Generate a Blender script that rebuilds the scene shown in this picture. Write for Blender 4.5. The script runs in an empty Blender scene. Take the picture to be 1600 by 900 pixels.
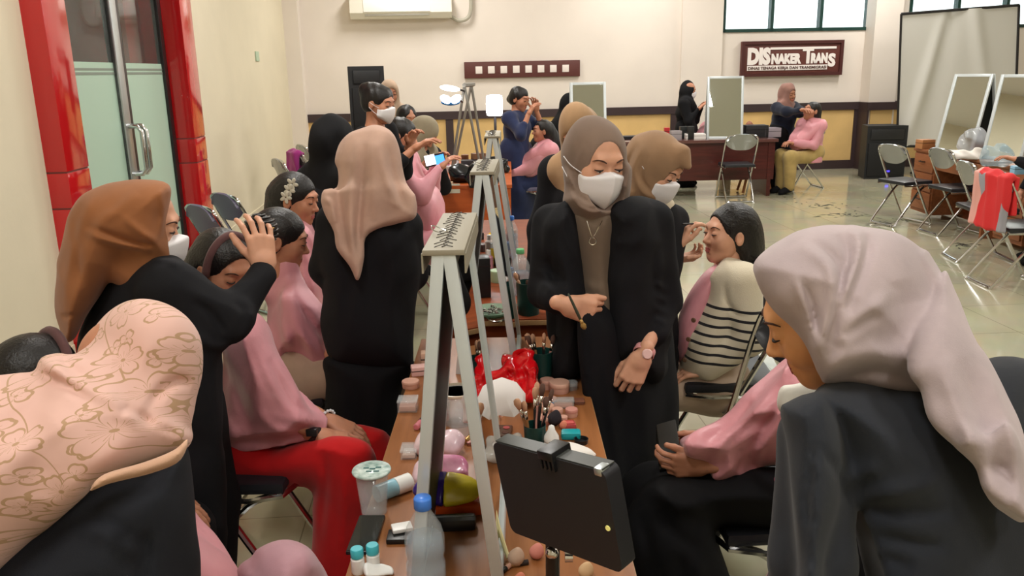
import bpy, bmesh, math, random
import numpy as np
from mathutils import Vector, Matrix
random.seed(7)
SC = bpy.context.scene
COL = SC.collection
PI = math.pi
# ------------------------------------------------------------------ camera
FPX = 1300.0
PITCH = math.atan(340/1300.0)
ROLL = math.radians(1.15)
CAM = np.array([0.0, 0.0, 1.68])
_F = np.array([0, math.cos(PITCH), -math.sin(PITCH)])
_U0 = np.array([0, math.sin(PITCH), math.cos(PITCH)])
_R0 = np.array([1.0, 0, 0])
_R = math.cos(ROLL)*_R0 - math.sin(ROLL)*_U0
_U = math.cos(ROLL)*_U0 + math.sin(ROLL)*_R0
def proj(P):
    v = P - CAM.astype(P.dtype)
    d = np.maximum(v @ _F.astype(P.dtype), 0.05)
    return 800+FPX*(v @ _R.astype(P.dtype))/d, 450-FPX*(v @ _U.astype(P.dtype))/d, d
def _ray(px, py): return _F + (px-800)/FPX*_R + (450-py)/FPX*_U
def at(px, py, Y):
    r = _ray(px, py); return CAM + r*(Y/r[1])
def atz(px, py, z):
    r = _ray(px, py); return CAM + r*((z-CAM[2])/r[2])
def atx(px, py, X):
    r = _ray(px, py); return CAM + r*(X/r[0])
cam_d = bpy.data.cameras.new('camera'); cam_o = bpy.data.objects.new('camera', cam_d); COL.objects.link(cam_o)
cam_d.sensor_width = 36; cam_d.lens = 36*FPX/1600; cam_d.clip_start = .05; cam_d.clip_end = 200
M = Matrix((( _R[0], _U[0], -_F[0], CAM[0]), (_R[1], _U[1], -_F[1], CAM[1]), (_R[2], _U[2], -_F[2], CAM[2]), (0,0,0,1)))
cam_o.matrix_world = M
SC.camera = cam_o
SC.view_settings.view_transform = 'Standard'; SC.view_settings.look = 'None'
SC.view_settings.gamma = 1; SC.view_settings.use_curve_mapping = False
# ------------------------------------------------------------------ materials
def lin(c):
    return tuple(((v/255)/12.92 if v/255 <= .04045 else ((v/255+.055)/1.055)**2.4) for v in c[:3]) + (1,)
_mats = {}
def mat(name, col, rough=.6, metal=0, bump=0, bscale=60, var=0, vscale=4, emit=0, trans=0, alpha=1, sheen=0, spec=.5, coat=0, col2=None, bdist=.01, sss=0, ior=1.45):
    if name in _mats: return _mats[name]
    m = bpy.data.materials.new(name); m.use_nodes = True; nt = m.node_tree; N = nt.nodes; L = nt.links
    b = N['Principled BSDF']
    b.inputs['Base Color'].default_value = lin(col); b.inputs['Roughness'].default_value = rough
    b.inputs['Metallic'].default_value = metal; b.inputs['Specular IOR Level'].default_value = spec
    b.inputs['IOR'].default_value = ior
    if emit: b.inputs['Emission Color'].default_value = lin(col); b.inputs['Emission Strength'].default_value = emit
    if trans: b.inputs['Transmission Weight'].default_value = trans
    if alpha < 1: b.inputs['Alpha'].default_value = alpha
    if sheen: b.inputs['Sheen Weight'].default_value = sheen; b.inputs['Sheen Roughness'].default_value = .5
    if coat: b.inputs['Coat Weight'].default_value = coat; b.inputs['Coat Roughness'].default_value = .08
    if sss:
        b.inputs['Subsurface Weight'].default_value = sss; b.inputs['Subsurface Scale'].default_value = .01
        b.inputs['Subsurface Radius'].default_value = (1, .35, .2)
    if bump or var:
        tc = N.new('ShaderNodeTexCoord')
    if bump:
        n = N.new('ShaderNodeTexNoise'); n.inputs['Scale'].default_value = bscale; n.inputs['Detail'].default_value = 4
        L.new(tc.outputs['Object'], n.inputs['Vector'])
        bp = N.new('ShaderNodeBump'); bp.inputs['Strength'].default_value = bump; bp.inputs['Distance'].default_value = bdist
        L.new(n.outputs['Fac'], bp.inputs['Height']); L.new(bp.outputs['Normal'], b.inputs['Normal'])
    if var:
        n = N.new('ShaderNodeTexNoise'); n.inputs['Scale'].default_value = vscale; n.inputs['Detail'].default_value = 5
        L.new(tc.outputs['Object'], n.inputs['Vector'])
        r = N.new('ShaderNodeValToRGB'); L.new(n.outputs['Fac'], r.inputs['Fac'])
        c1 = lin([max(0, v*(1-var)) for v in col]); c2 = lin(col2 if col2 else [min(255, v*(1+var)) for v in col])
        r.color_ramp.elements[0].color = c1; r.color_ramp.elements[1].color = c2
        r.color_ramp.elements[0].position = .3; r.color_ramp.elements[1].position = .7
        L.new(r.outputs['Color'], b.inputs['Base Color'])
    _mats[name] = m
    return m
def cloth(name, col, rough=.85, weave=900, bump=.25, var=.06, sheen=.15):
    return mat(name, col, rough=rough, bump=bump, bscale=weave, bdist=.0015, var=var, vscale=9, sheen=sheen, spec=.25)
# ------------------------------------------------------------------ objects
def _new_obj(name, V, Q, m, smooth=True, parent=None):
    """V (n,3) world coordinates, Q list/array of faces"""
    V = np.asarray(V, dtype=float)
    if parent is not None: V = V - np.array(parent['_o'])
    me = bpy.data.meshes.new(name); me.from_pydata(V.tolist(), [], Q.tolist() if isinstance(Q, np.ndarray) else Q)
    me.update()
    if smooth: me.polygons.foreach_set('use_smooth', [True]*len(me.polygons))
    ms = m if isinstance(m, (list, tuple)) else [m]
    for x in ms: me.materials.append(x)
    o = bpy.data.objects.new(name, me); COL.objects.link(o)
    if parent is not None: o.parent = parent['_e']
    return o
class T(dict):
    pass
def thing(name, label, cat, loc, group=None, kind=None):
    e = bpy.data.objects.new(name, None); COL.objects.link(e); e.empty_display_size = .1
    e.location = tuple(float(v) for v in loc)
    if label: e['label'] = label
    if cat: e['category'] = cat
    if group: e['group'] = group
    if kind: e['kind'] = kind
    t = T(); t['_e'] = e; t['_o'] = tuple(float(v) for v in loc); return t
def sub(o, t):   # a mesh part becomes a parent for sub-parts
    s = T(); s['_e'] = o; s['_o'] = t['_o']; return s
def tag(o, label, cat, group=None, kind=None):
    if label: o['label'] = label
    if cat: o['category'] = cat
    if group: o['group'] = group
    if kind: o['kind'] = kind
    return o
class MB:
    """collects primitive pieces of ONE mesh"""
    def __init__(s): s.V = []; s.Q = []; s.n = 0; s.mi = []
    def add(s, V, Q, mi=0):
        V = np.asarray(V, float); s.V.append(V)
        for q in Q: s.Q.append([int(i)+s.n for i in q]); s.mi.append(mi)
        s.n += len(V); return s
    def box(s, lo, hi, bev=0, R=None, c=None, mi=0):
        lo = np.array(lo, float); hi = np.array(hi, float)
        bm = bmesh.new(); bmesh.ops.create_cube(bm, size=1)
        cc = (lo+hi)/2; d = hi-lo
        for v in bm.verts: v.co = Vector((v.co.x*d[0], v.co.y*d[1], v.co.z*d[2]))
        if bev: bmesh.ops.bevel(bm, geom=bm.edges[:], offset=bev, segments=2, profile=.6, affect='EDGES')
        bm.verts.index_update()
        V = np.array([v.co[:] for v in bm.verts]); Q = [[v.index for v in f.verts] for f in bm.faces]; bm.free()
        if R is not None: V = V @ np.array(R).T
        return s.add(V+cc, Q, mi)
    def obox(s, a, x, y, z, bev=0, mi=0):
        """box from corner a with edge vectors x,y,z"""
        a = np.array(a, float); x = np.array(x, float); y = np.array(y, float); z = np.array(z, float)
        lx, ly, lz = [np.linalg.norm(v) for v in (x, y, z)]
        if np.dot(np.cross(x, y), z) < 0: a = a+x; x = -x
        R = np.stack([x/lx, y/ly, z/lz], 1)
        c = a+(x+y+z)/2
        return s.box(c-np.array([lx, ly, lz])/2, c+np.array([lx, ly, lz])/2, bev, R, mi=mi)
    def tube(s, pts, r, n=8, closed=False, sm=0, caps=True, mi=0, flat=1):
        P = np.array(pts, float)
        if sm: P = crom(P, sm, closed)
        m = len(P); r = np.full(m, r) if np.isscalar(r) else np.interp(np.linspace(0, 1, m), np.linspace(0, 1, len(r)), r)
        if closed: Tn = np.roll(P, -1, 0)-np.roll(P, 1, 0)
        else:
            Tn = np.gradient(P, axis=0)
        Tn /= np.linalg.norm(Tn, axis=1)[:, None]+1e-12
        u = np.array([0, 0, 1.0]) if abs(Tn[0][2]) < .9 else np.array([1.0, 0, 0])
        V = []
        for i in range(m):
            u = u-Tn[i]*np.dot(u, Tn[i]); u /= np.linalg.norm(u)+1e-12
            w = np.cross(Tn[i], u)
            for k in range(n):
                a = 2*PI*k/n; V.append(P[i]+r[i]*(math.cos(a)*u*flat+math.sin(a)*w))
        Q = []
        for i in range(m if closed else m-1):
            j = (i+1) % m
            for k in range(n): Q.append([i*n+k, i*n+(k+1) % n, j*n+(k+1) % n, j*n+k])
        if caps and not closed: Q.append(list(range(n))[::-1]); Q.append([(m-1)*n+k for k in range(n)])
        return s.add(V, Q, mi)
    def lathe(s, c, prof, n=24, ax=(0, 0, 1), mi=0, sx=1):
        """prof [(r,z)...] turned about axis ax through c"""
        ax = np.array(ax, float); ax /= np.linalg.norm(ax)
        u = np.cross(ax, [0, 1, 0]) if abs(ax[1]) < .9 else np.cross(ax, [1, 0, 0]); u /= np.linalg.norm(u); w = np.cross(ax, u)
        V = []; c = np.array(c, float)
        for (r, z) in prof:
            for k in range(n):
                a = 2*PI*k/n; V.append(c+ax*z+r*(sx*math.cos(a)*u+math.sin(a)*w))
        Q = []
        for i in range(len(prof)-1):
            for k in range(n): Q.append([i*n+k, i*n+(k+1) % n, (i+1)*n+(k+1) % n, (i+1)*n+k])
        if prof[0][0] > 1e-4: Q.append(list(range(n))[::-1])
        if prof[-1][0] > 1e-4: Q.append([(len(prof)-1)*n+k for k in range(n)])
        return s.add(V, Q, mi)
    def ball(s, c, r, n=12, R=None, mi=0):
        r = np.array([r]*3 if np.isscalar(r) else r, float); V = []; Q = []
        for i in range(n+1):
            th = PI*i/n
            for k in range(2*n):
                a = PI*k/n; V.append([math.sin(th)*math.cos(a), math.sin(th)*math.sin(a), math.cos(th)])
        for i in range(n):
            for k in range(2*n): Q.append([i*2*n+k, (i+1)*2*n+k, (i+1)*2*n+(k+1) % (2*n), i*2*n+(k+1) % (2*n)])
        V = np.array(V)*r
        if R is not None: V = V @ np.array(R).T
        return s.add(V+np.array(c), Q, mi)
    def grid(s, f, nu, nv, mi=0, thick=0):
        V = np.array([[f(u/(nu-1), v/(nv-1)) for v in range(nv)] for u in range(nu)]).reshape(-1, 3)
        Q = [[u*nv+v, (u+1)*nv+v, (u+1)*nv+v+1, u*nv+v+1] for u in range(nu-1) for v in range(nv-1)]
        if thick:
            N = np.zeros_like(V)
            for q in Q:
                nn = np.cross(V[q[1]]-V[q[0]], V[q[3]]-V[q[0]]); N[q] += nn
            N /= np.linalg.norm(N, axis=1)[:, None]+1e-12
            n0 = len(V); V = np.vstack([V+N*thick/2, V-N*thick/2])
            Q2 = [[i+n0 for i in q[::-1]] for q in Q]
            B = [(u*nv) for u in range(nu)]
            loop = [v for v in range(nv)]+[u*nv+nv-1 for u in range(1, nu)]+[(nu-1)*nv+v for v in range(nv-2, -1, -1)]+[u*nv for u in range(nu-2, 0, -1)]
            S = [[loop[i], loop[(i+1) % len(loop)], loop[(i+1) % len(loop)]+n0, loop[i]+n0] for i in range(len(loop))]
            Q = Q+Q2+S
        return s.add(V, Q, mi)
    def prism(s, pts2, a, x, y, z, mi=0, hole=None):
        """extrude polygon pts2 in plane (a; x,y unit vectors) by vector z"""
        a = np.array(a, float); x = np.array(x, float); y = np.array(y, float); z = np.array(z, float)
        n = len(pts2); B = [a+x*p[0]+y*p[1] for p in pts2]; V = B+[b+z for b in B]
        Q = [list(range(n))[::-1], list(range(n, 2*n))]+[[i, (i+1) % n, n+(i+1) % n, n+i] for i in range(n)]
        return s.add(V, Q, mi)
    def xf(s, M4):
        M4 = np.array(M4); s.V = [v @ M4[:3, :3].T+M4[:3, 3] for v in s.V]; return s
    def build(s, name, m, t=None, smooth=False, auto=True, label=None):
        o = _new_obj(name, np.vstack(s.V), s.Q, m, smooth=smooth or auto, parent=t)
        if isinstance(m, (list, tuple)) and len(m) > 1: o.data.polygons.foreach_set('material_index', s.mi)
        if auto and not smooth: o.data.set_sharp_from_angle(angle=math.radians(38))
        if label: o['label'] = label
        return o
def crom(P, k, closed=False):
    P = np.array(P, float); n = len(P); out = []
    for i in range(n if closed else n-1):
        p0 = P[(i-1) % n] if closed or i > 0 else 2*P[0]-P[1]; p1 = P[i]; p2 = P[(i+1) % n]
        p3 = P[(i+2) % n] if closed or i < n-2 else 2*P[n-1]-P[n-2]
        for j in range(k):
            t = j/k
            out.append(.5*((2*p1)+(-p0+p2)*t+(2*p0-5*p1+4*p2-p3)*t*t+(-p0+3*p1-3*p2+p3)*t**3))
    if not closed: out.append(P[-1])
    return np.array(out)
def copy_tree(t, loc, rz=0, label=None, group=None, scale=1):
    e0 = t['_e'] if isinstance(t, dict) else t
    e = e0.copy(); COL.objects.link(e); e.location = tuple(float(v) for v in loc); e.rotation_euler = (0, 0, rz); e.scale = (scale,)*3
    if label: e['label'] = label
    if group: e['group'] = group
    def rec(src, dst):
        for ch in list(src.children):
            c = ch.copy(); COL.objects.link(c); c.parent = dst; rec(ch, c)
    rec(e0, e)
    return e
def local_thing(name, label, cat, group=None): return thing(name, label, cat, (0, 0, 0), group)
def place(t, loc, rz=0): t['_e'].location = tuple(float(v) for v in loc); t['_e'].rotation_euler = (0, 0, rz)
# ------------------------------------------------------------------ signed distance modelling
class S:
    def __init__(s, f, lo, hi): s.f = f; s.lo = np.array(lo, float); s.hi = np.array(hi, float)
def nrm(v): v = np.array(v, float); return v/(np.linalg.norm(v)+1e-12)
def cone(a, b, ra, rb=None):
    a = np.array(a, float); b = np.array(b, float); rb = ra if rb is None else rb
    ba = (b-a).astype(np.float32); L2 = max(float(ba@ba), 1e-9); a32 = a.astype(np.float32)
    def f(P):
        pa = P-a32; h = np.clip((pa@ba)/L2, 0, 1)
        return np.linalg.norm(pa-h[:, None]*ba, axis=1)-(ra+(rb-ra)*h)
    r = max(ra, rb)
    return S(f, np.minimum(a-r, b-r), np.maximum(a+r, b+r))
def chain(pts, rs):
    return [cone(pts[i], pts[i+1], rs[i], rs[i+1]) for i in range(len(pts)-1)]
def ell(c, r, R=None):
    c = np.array(c, float); r = np.array([r]*3 if np.isscalar(r) else r, float)
    Rm = np.eye(3) if R is None else np.array(R, float)   # columns = axes
    c32 = c.astype(np.float32); R32 = Rm.astype(np.float32); r32 = r.astype(np.float32)
    def f(P):
        q = (P-c32)@R32
        k1 = np.linalg.norm(q/r32, axis=1); k2 = np.linalg.norm(q/(r32*r32), axis=1)+1e-9
        return k1*(k1-1)/k2
    e = np.abs(Rm)@r
    return S(f, c-e, c+e)
def rbox(c, h, r, R=None):
    c = np.array(c, float); h = np.array(h, float); Rm = np.eye(3) if R is None else np.array(R, float)
    def f(P):
        q = np.abs((P-c.astype(np.float32))@Rm.astype(np.float32))-(h-r).astype(np.float32)
        return np.linalg.norm(np.maximum(q, 0), axis=1)+np.minimum(q.max(1), 0)-r
    e = np.abs(Rm)@h
    return S(f, c-e, c+e)
def _smin(a, b, k):
    if k <= 0: return np.minimum(a, b)
    h = np.maximum(k-np.abs(a-b), 0)/k
    return np.minimum(a, b)-h*h*k*.25
def U(items, k=.02):
    items = [i for i in items if i is not None]
    def f(P):
        d = items[0].f(P)
        for i in items[1:]: d = _smin(d, i.f(P), k)
        return d
    return S(f, np.min([i.lo for i in items], 0)-k*.5, np.max([i.hi for i in items], 0)+k*.5)
def SUB(a, b, k=.005):
    return S(lambda P: -_smin(-a.f(P), b.f(P), k), a.lo, a.hi)
def INT(a, b, k=.004):
    return S(lambda P: -_smin(-a.f(P), -b.f(P), k), np.maximum(a.lo, b.lo), np.minimum(a.hi, b.hi))
def half(p, n):   # keeps the side where (P-p).n < 0
    p = np.array(p, np.float32); n = nrm(n).astype(np.float32)
    return S(lambda P: (P-p)@n, [-99]*3, [99]*3)
def OFF(a, r): return S(lambda P: a.f(P)-r, a.lo-r, a.hi+r)
def DISP(a, g, m=.02): return S(lambda P: a.f(P)+g(P), a.lo-m, a.hi+m)
def SHELL(a, th): return S(lambda P: np.abs(a.f(P))-th, a.lo-th, a.hi+th)
def _sd_poly(X, Yc, poly):
    poly = np.array(poly, float); n = len(poly)
    d = np.full(X.shape, 1e9); ins = np.zeros(X.shape, bool)
    for i in range(n):
        x1, y1 = poly[i]; x2, y2 = poly[(i+1) % n]
        ex, ey = x2-x1, y2-y1; wx = X-x1; wy = Yc-y1
        t = np.clip((wx*ex+wy*ey)/max(ex*ex+ey*ey, 1e-9), 0, 1)
        d = np.minimum(d, (wx-ex*t)**2+(wy-ey*t)**2)
        c = ((y1 > Yc) != (y2 > Yc))
        with np.errstate(divide='ignore', invalid='ignore'):
            xi = ex*(Yc-y1)/(y2-y1 if y2 != y1 else 1e-9)+x1
        ins ^= (c & (X < xi))
    d = np.sqrt(d)
    return np.where(ins, d, -d)
def _img(fn, x0, y0, x1, y1, st):
    xs = np.arange(x0, x1+st, st); ys = np.arange(y0, y1+st, st)
    X, Yc = np.meshgrid(xs, ys); I = fn(X, Yc).astype(np.float32)
    def samp(px, py):
        u = np.clip((px-x0)/st, 0, len(xs)-1.001); v = np.clip((py-y0)/st, 0, len(ys)-1.001)
        i = u.astype(int); j = v.astype(int); a = u-i; b = v-j
        return (I[j, i]*(1-a)+I[j, i+1]*a)*(1-b)+(I[j+1, i]*(1-a)+I[j+1, i+1]*a)*b
    return samp
def depthfn(Y):
    if np.isscalar(Y): return lambda px, py: px*0+Y
    C = np.array(Y, float)
    if len(C) >= 3: A = np.c_[C[:, :2], np.ones(len(C))]; co = np.linalg.lstsq(A, C[:, 2], rcond=None)[0]
    else:
        d = C[1, :2]-C[0, :2]; L = d@d; s = (C[1, 2]-C[0, 2])/L
        co = np.array([d[0]*s, d[1]*s, C[0, 2]-(C[0, :2]@d)*s])
    res = C[:, 2]-(C[:, :2]@co[:2]+co[2])
    def g(px, py):
        base = px*co[0]+py*co[1]+co[2]
        if len(C) > 3:
            w = [1/((px-c[0])**2+(py-c[1])**2+900.) for c in C]; W = sum(w)
            base = base+sum(wi*r for wi, r in zip(w, res))/W
        return base
    return g
def poly(pts, Y, t, R=None, sm=4, front=None, back=None):
    """a rounded volume whose outline seen from the room's entrance is pts (pixels), lying about distance Y, half depth t, edge rounding R (metres)"""
    R = t if R is None else R
    pl = crom(pts, sm, True) if sm > 1 else np.array(pts, float)
    g = depthfn(Y)
    Ym = g(pl[:, 0], pl[:, 1])
    mpx = R*FPX/max(min(Ym), .3)+20
    x0, y0 = pl.min(0)-mpx; x1, y1 = pl.max(0)+mpx
    st = max(1.0, (x1-x0)/420)
    smp = _img(lambda X, Yc: _sd_poly(X, Yc, pl), x0, y0, x1, y1, st)
    def f(P):
        px, py, d = proj(P)
        dm = smp(px, py)*d/FPX
        dd = P[:, 1]-g(px, py)
        tt = np.where(dd < 0, front or t, back or t)
        q = np.sqrt((np.maximum(R-dm, 0)/R)**2+(dd/tt)**2)-1
        return (q*min(R, t)).astype(np.float32)
    pts3 = np.array([at(p[0], p[1], y+s) for p, y in zip(pl, Ym) for s in (-(front or t), (back or t))])
    gy = g(*np.meshgrid(np.linspace(x0+mpx, x1-mpx, 8), np.linspace(y0+mpx, y1-mpx, 8)))
    lo = pts3.min(0); hi = pts3.max(0)
    lo[1] = min(lo[1], gy.min()-(front or t)); hi[1] = max(hi[1], gy.max()+(back or t))
    return S(f, lo, hi)
def folds(lines, Yref=None):
    """lines: (pixel polyline, width m, amplitude m) -> displacement; positive amplitude raises a ridge"""
    L = []
    for (pl, w, a) in lines:
        p = crom(pl, 5) if len(pl) > 2 else np.array(pl, float)
        m = 70; x0, y0 = p.min(0)-m; x1, y1 = p.max(0)+m
        n = len(p); cache = {}
        def both(X, Yc, p=p, n=n):
            d = np.full(X.shape, 1e9); tb = np.zeros(X.shape)
            for i in range(n-1):
                ex, ey = p[i+1]-p[i]; wx = X-p[i][0]; wy = Yc-p[i][1]
                t = np.clip((wx*ex+wy*ey)/max(ex*ex+ey*ey, 1e-9), 0, 1)
                dd = np.sqrt((wx-ex*t)**2+(wy-ey*t)**2); k = dd < d
                d = np.where(k, dd, d); tb = np.where(k, (i+t)/(n-1), tb)
            return d, np.clip(np.minimum(tb, 1-tb)*3.5, 0, 1)**.7
        dist = lambda X, Yc: cache.setdefault('v', both(X, Yc))[0]
        tap = lambda X, Yc: cache.setdefault('v', both(X, Yc))[1]
        L.append((_img(dist, x0, y0, x1, y1, 1.5), _img(tap, x0, y0, x1, y1, 1.5), (x0, y0, x1, y1), w, a))
    def g(P):
        px, py, d = proj(P); out = np.zeros(len(P), np.float32)
        for smp, tp, (x0, y0, x1, y1), w, a in L:
            k = (px > x0) & (px < x1) & (py > y0) & (py < y1)
            if k.any():
                dm = smp(px[k], py[k])*d[k]/FPX
                out[k] -= a*np.exp(-(dm/w)**2)*tp(px[k], py[k])
        return out
    return g
def wr(amp, fr, seed=0, dirv=None, aniso=.3):
    """cloth wrinkles"""
    rs = np.random.RandomState(seed); terms = []
    dv = None if dirv is None else nrm(dirv)
    for i in range(6):
        k = rs.normal(size=3); k /= np.linalg.norm(k)
        if dv is not None: k = k-dv*(k@dv)*(1-aniso); k /= np.linalg.norm(k)
        terms.append(((k*fr*rs.uniform(.6, 1.6)).astype(np.float32), rs.uniform(0, 6), rs.normal(size=3).astype(np.float32)*fr*.35, rs.uniform(0, 6)))
    def g(P):
        o = np.zeros(len(P), np.float32)
        for k, ph, k2, ph2 in terms: o += np.sin(P@k+ph+1.6*np.sin(P@k2+ph2))
        return o*(amp/2.4)
    return g
def crease(amp, fr, seed=0, dirv=None, aniso=.35):
    """sharp-edged crumple of thin stiff cloth"""
    rs = np.random.RandomState(seed+50); terms = []
    dv = None if dirv is None else nrm(dirv)
    for i in range(4):
        k = rs.normal(size=3); k /= np.linalg.norm(k)
        if dv is not None: k = k-dv*(k@dv)*(1-aniso); k /= np.linalg.norm(k)
        terms.append(((k*fr*rs.uniform(.6, 1.5)).astype(np.float32), rs.uniform(0, 6), rs.normal(size=3).astype(np.float32)*fr*.3, rs.uniform(0, 6), rs.normal(size=3).astype(np.float32)*fr*.22, rs.uniform(0, 6)))
    def g(P):
        o = np.zeros(len(P), np.float32)
        for k, ph, k2, ph2, k3, ph3 in terms: o += (np.abs(np.sin(P@k+ph+1.5*np.sin(P@k2+ph2)))-.6)*(.5+.5*np.sin(P@k3+ph3))
        return o*(amp/1.3)
    return g
def plus(*gs): return lambda P: sum(g(P) for g in gs)
def surf(s, h):
    lo = s.lo-1.6*h; n = np.ceil((s.hi+1.6*h-lo)/h).astype(int)+1
    nx, ny, nz = n
    xs = (lo[0]+h*np.arange(nx)).astype(np.float32); ys = (lo[1]+h*np.arange(ny)).astype(np.float32); zs = (lo[2]+h*np.arange(nz)).astype(np.float32)
    V = np.empty((nx, ny, nz), np.float32)
    # coarse pass skips blocks far from the surface
    ch = max(1, int(400000/(ny*nz)))
    for i in range(0, nx, ch):
        X, Y, Z = np.meshgrid(xs[i:i+ch], ys, zs, indexing='ij')
        P = np.stack([X.ravel(), Y.ravel(), Z.ravel()], 1)
        V[i:i+ch] = s.f(P).reshape(X.shape)
    V[0] = V[-1] = 1; V[:, 0] = V[:, -1] = 1; V[:, :, 0] = V[:, :, -1] = 1
    ins = V < 0
    c = [(a, b, d) for a in (0, 1) for b in (0, 1) for d in (0, 1)]
    def sl(A, o): return A[o[0]:o[0]+nx-1, o[1]:o[1]+ny-1, o[2]:o[2]+nz-1]
    cnt = sum(sl(ins, o).astype(np.int8) for o in c)
    act = (cnt > 0) & (cnt < 8)
    I, J, K = np.nonzero(act); m = len(I)
    if m == 0: raise RuntimeError('empty surface')
    cv = {o: V[I+o[0], J+o[1], K+o[2]] for o in c}
    acc = np.zeros((m, 3)); num = np.zeros(m)
    for o in c:
        for ax in range(3):
            if o[ax] == 0:
                o2 = list(o); o2[ax] = 1; o2 = tuple(o2)
                a, b = cv[o], cv[o2]; x = (a < 0) != (b < 0)
                t = np.where(x, a/np.where(x, a-b, 1), 0)
                p = np.tile(np.array(o, float), (m, 1)); p[:, ax] = t
                acc[x] += p[x]; num += x
    acc /= num[:, None]
    Vt = lo+h*(np.stack([I, J, K], 1)+acc)
    idx = np.full((nx-1, ny-1, nz-1), -1, np.int32); idx[I, J, K] = np.arange(m)
    Q = []
    for ax in range(3):
        a = [slice(None)]*3; b = [slice(None)]*3; a[ax] = slice(0, -1); b[ax] = slice(1, None)
        A = ins[tuple(a)]; B = ins[tuple(b)]; ch_ = A != B
        i, j, k = np.nonzero(ch_); flip = A[i, j, k]
        u = (ax+1) % 3; v = (ax+2) % 3
        p = np.stack([i, j, k], 1)
        ok = (p[:, u] > 0) & (p[:, v] > 0); p = p[ok]; flip = flip[ok]
        def off(du, dv): q = p.copy(); q[:, u] -= du; q[:, v] -= dv; return idx[q[:, 0], q[:, 1], q[:, 2]]
        q = np.stack([off(1, 1), off(0, 1), off(0, 0), off(1, 0)], 1)
        q[~flip] = q[~flip][:, ::-1]
        Q.append(q)
    return Vt, np.vstack(Q)
def mesh_sdf(name, parts, m, t=None, label=None):
    """parts: list of (S, h) meshed apart and joined in one object"""
    Vs = []; Qs = []; n = 0
    for s, h in parts:
        V, Q = surf(s, h); Vs.append(V); Qs.append(Q+n); n += len(V)
    o = _new_obj(name, np.vstack(Vs), np.vstack(Qs), m, True, t)
    if label: o['label'] = label
    return o
# ================================================================== ROOM
# the hall stands turned a few degrees from the row of tables
ALPHA = math.radians(4.29)
_room_first = len(COL.objects)
def _rm(v): c, s = math.cos(ALPHA), math.sin(ALPHA); return np.array([v[0]*c+v[1]*s, -v[0]*s+v[1]*c, v[2]])
_at, _atx, _atz = at, atx, atz
def at(px, py, Y): q = _rm(_ray(px, py)); return CAM+q*(Y/q[1])
def atx(px, py, X): q = _rm(_ray(px, py)); return CAM+q*(X/q[0])
XL, XR, YB, YF, ZC = -2.34, 10.6, 13.4, -2.4, 4.0
m_wall_dim = mat('wall_paint_dim', (218, 208, 184), .75, bump=.15, bscale=14, var=.02, vscale=1.2)  # same paint as the back wall, dimmer light put into the colour
m_wall_lit = mat('wall_paint_lit', (226, 216, 206), .75, bump=.1, bscale=14, var=.015, vscale=1.5)  # same paint as the left wall, its brighter light put into the colour
m_ceil = mat('ceiling_paint', (232, 230, 224), .8)
m_rail = mat('rail_dark', (58, 44, 46), .5)
m_wains = mat('wainscot_tan', (214, 178, 118), .55, var=.05, vscale=2)
m_red = mat('red_panel', (190, 22, 28), .12, coat=.5, spec=.6)
m_joint = mat('panel_joint', (120, 60, 60), .5)
m_blackfr = mat('black_frame', (34, 32, 34), .35)
m_green_fr = mat('green_window_frame', (24, 58, 52), .4)
m_chrome = mat('chrome', (205, 205, 205), .16, metal=1)
m_alu = mat('brushed_aluminium', (196, 204, 208), .32, metal=.85, bump=.1, bscale=40)
m_glass = mat('clear_glass', (240, 248, 246), .02, trans=1, ior=1.1, spec=.5)
m_frost = mat('frosted_glass', (176, 204, 186), .35, spec=.6)
def floor_mat():
    m = bpy.data.materials.new('glossy_floor_tile'); m.use_nodes = True; N = m.node_tree.nodes; L = m.node_tree.links; b = N['Principled BSDF']
    tc = N.new('ShaderNodeTexCoord'); br = N.new('ShaderNodeTexBrick')
    br.offset = 0; br.inputs['Scale'].default_value = 1; br.inputs['Brick Width'].default_value = .6; br.inputs['Row Height'].default_value = .6
    br.inputs['Mortar Size'].default_value = .003; br.inputs['Mortar Smooth'].default_value = .3
    br.inputs['Color1'].default_value = lin((186, 182, 156)); br.inputs['Color2'].default_value = lin((180, 176, 150)); br.inputs['Mortar'].default_value = lin((140, 134, 112))
    L.new(tc.outputs['Object'], br.inputs['Vector'])
    n = N.new('ShaderNodeTexNoise'); n.inputs['Scale'].default_value = 3; n.inputs['Detail'].default_value = 6; L.new(tc.outputs['Object'], n.inputs['Vector'])
    mx = N.new('ShaderNodeMixRGB'); mx.blend_type = 'MULTIPLY'; mx.inputs['Fac'].default_value = .25
    L.new(br.outputs['Color'], mx.inputs['Color1']); L.new(n.outputs['Color'], mx.inputs['Color2']); L.new(mx.outputs['Color'], b.inputs['Base Color'])
    r = N.new('ShaderNodeMapRange'); r.inputs['To Min'].default_value = .06; r.inputs['To Max'].default_value = .2; L.new(n.outputs['Fac'], r.inputs['Value']); L.new(r.outputs['Result'], b.inputs['Roughness'])
    b.inputs['Coat Weight'].default_value = .3; b.inputs['Coat Roughness'].default_value = .05
    return m
def struct(name, mb, m, t=None):
    o = mb.build(name, m, t)
    if t is None: o['kind'] = 'structure'
    return o
struct('floor', MB().box((XL-1.5, YF, -.12), (XR, YB, 0)), floor_mat())
struct('ceiling', MB().box((XL-.2, YF, ZC), (XR+.2, YB+.2, ZC+.1)), m_ceil)
struct('wall_right', MB().box((XR, YF, 0), (XR+.2, YB, ZC)), m_wall_dim)
struct('wall_front', MB().box((XL-.2, YF-.2, 0), (XR+.2, YF, ZC)), m_wall_dim)
YA = atx(53, 150, XL)[1]; XF = at(87, 150, YA)[0]; YA2 = atx(123, 150, XF)[1]; YC = atx(297, 150, XF)[1]; XG = at(262, 150, YC)[0]; YC2 = atx(314, 150, XF)[1]
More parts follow.
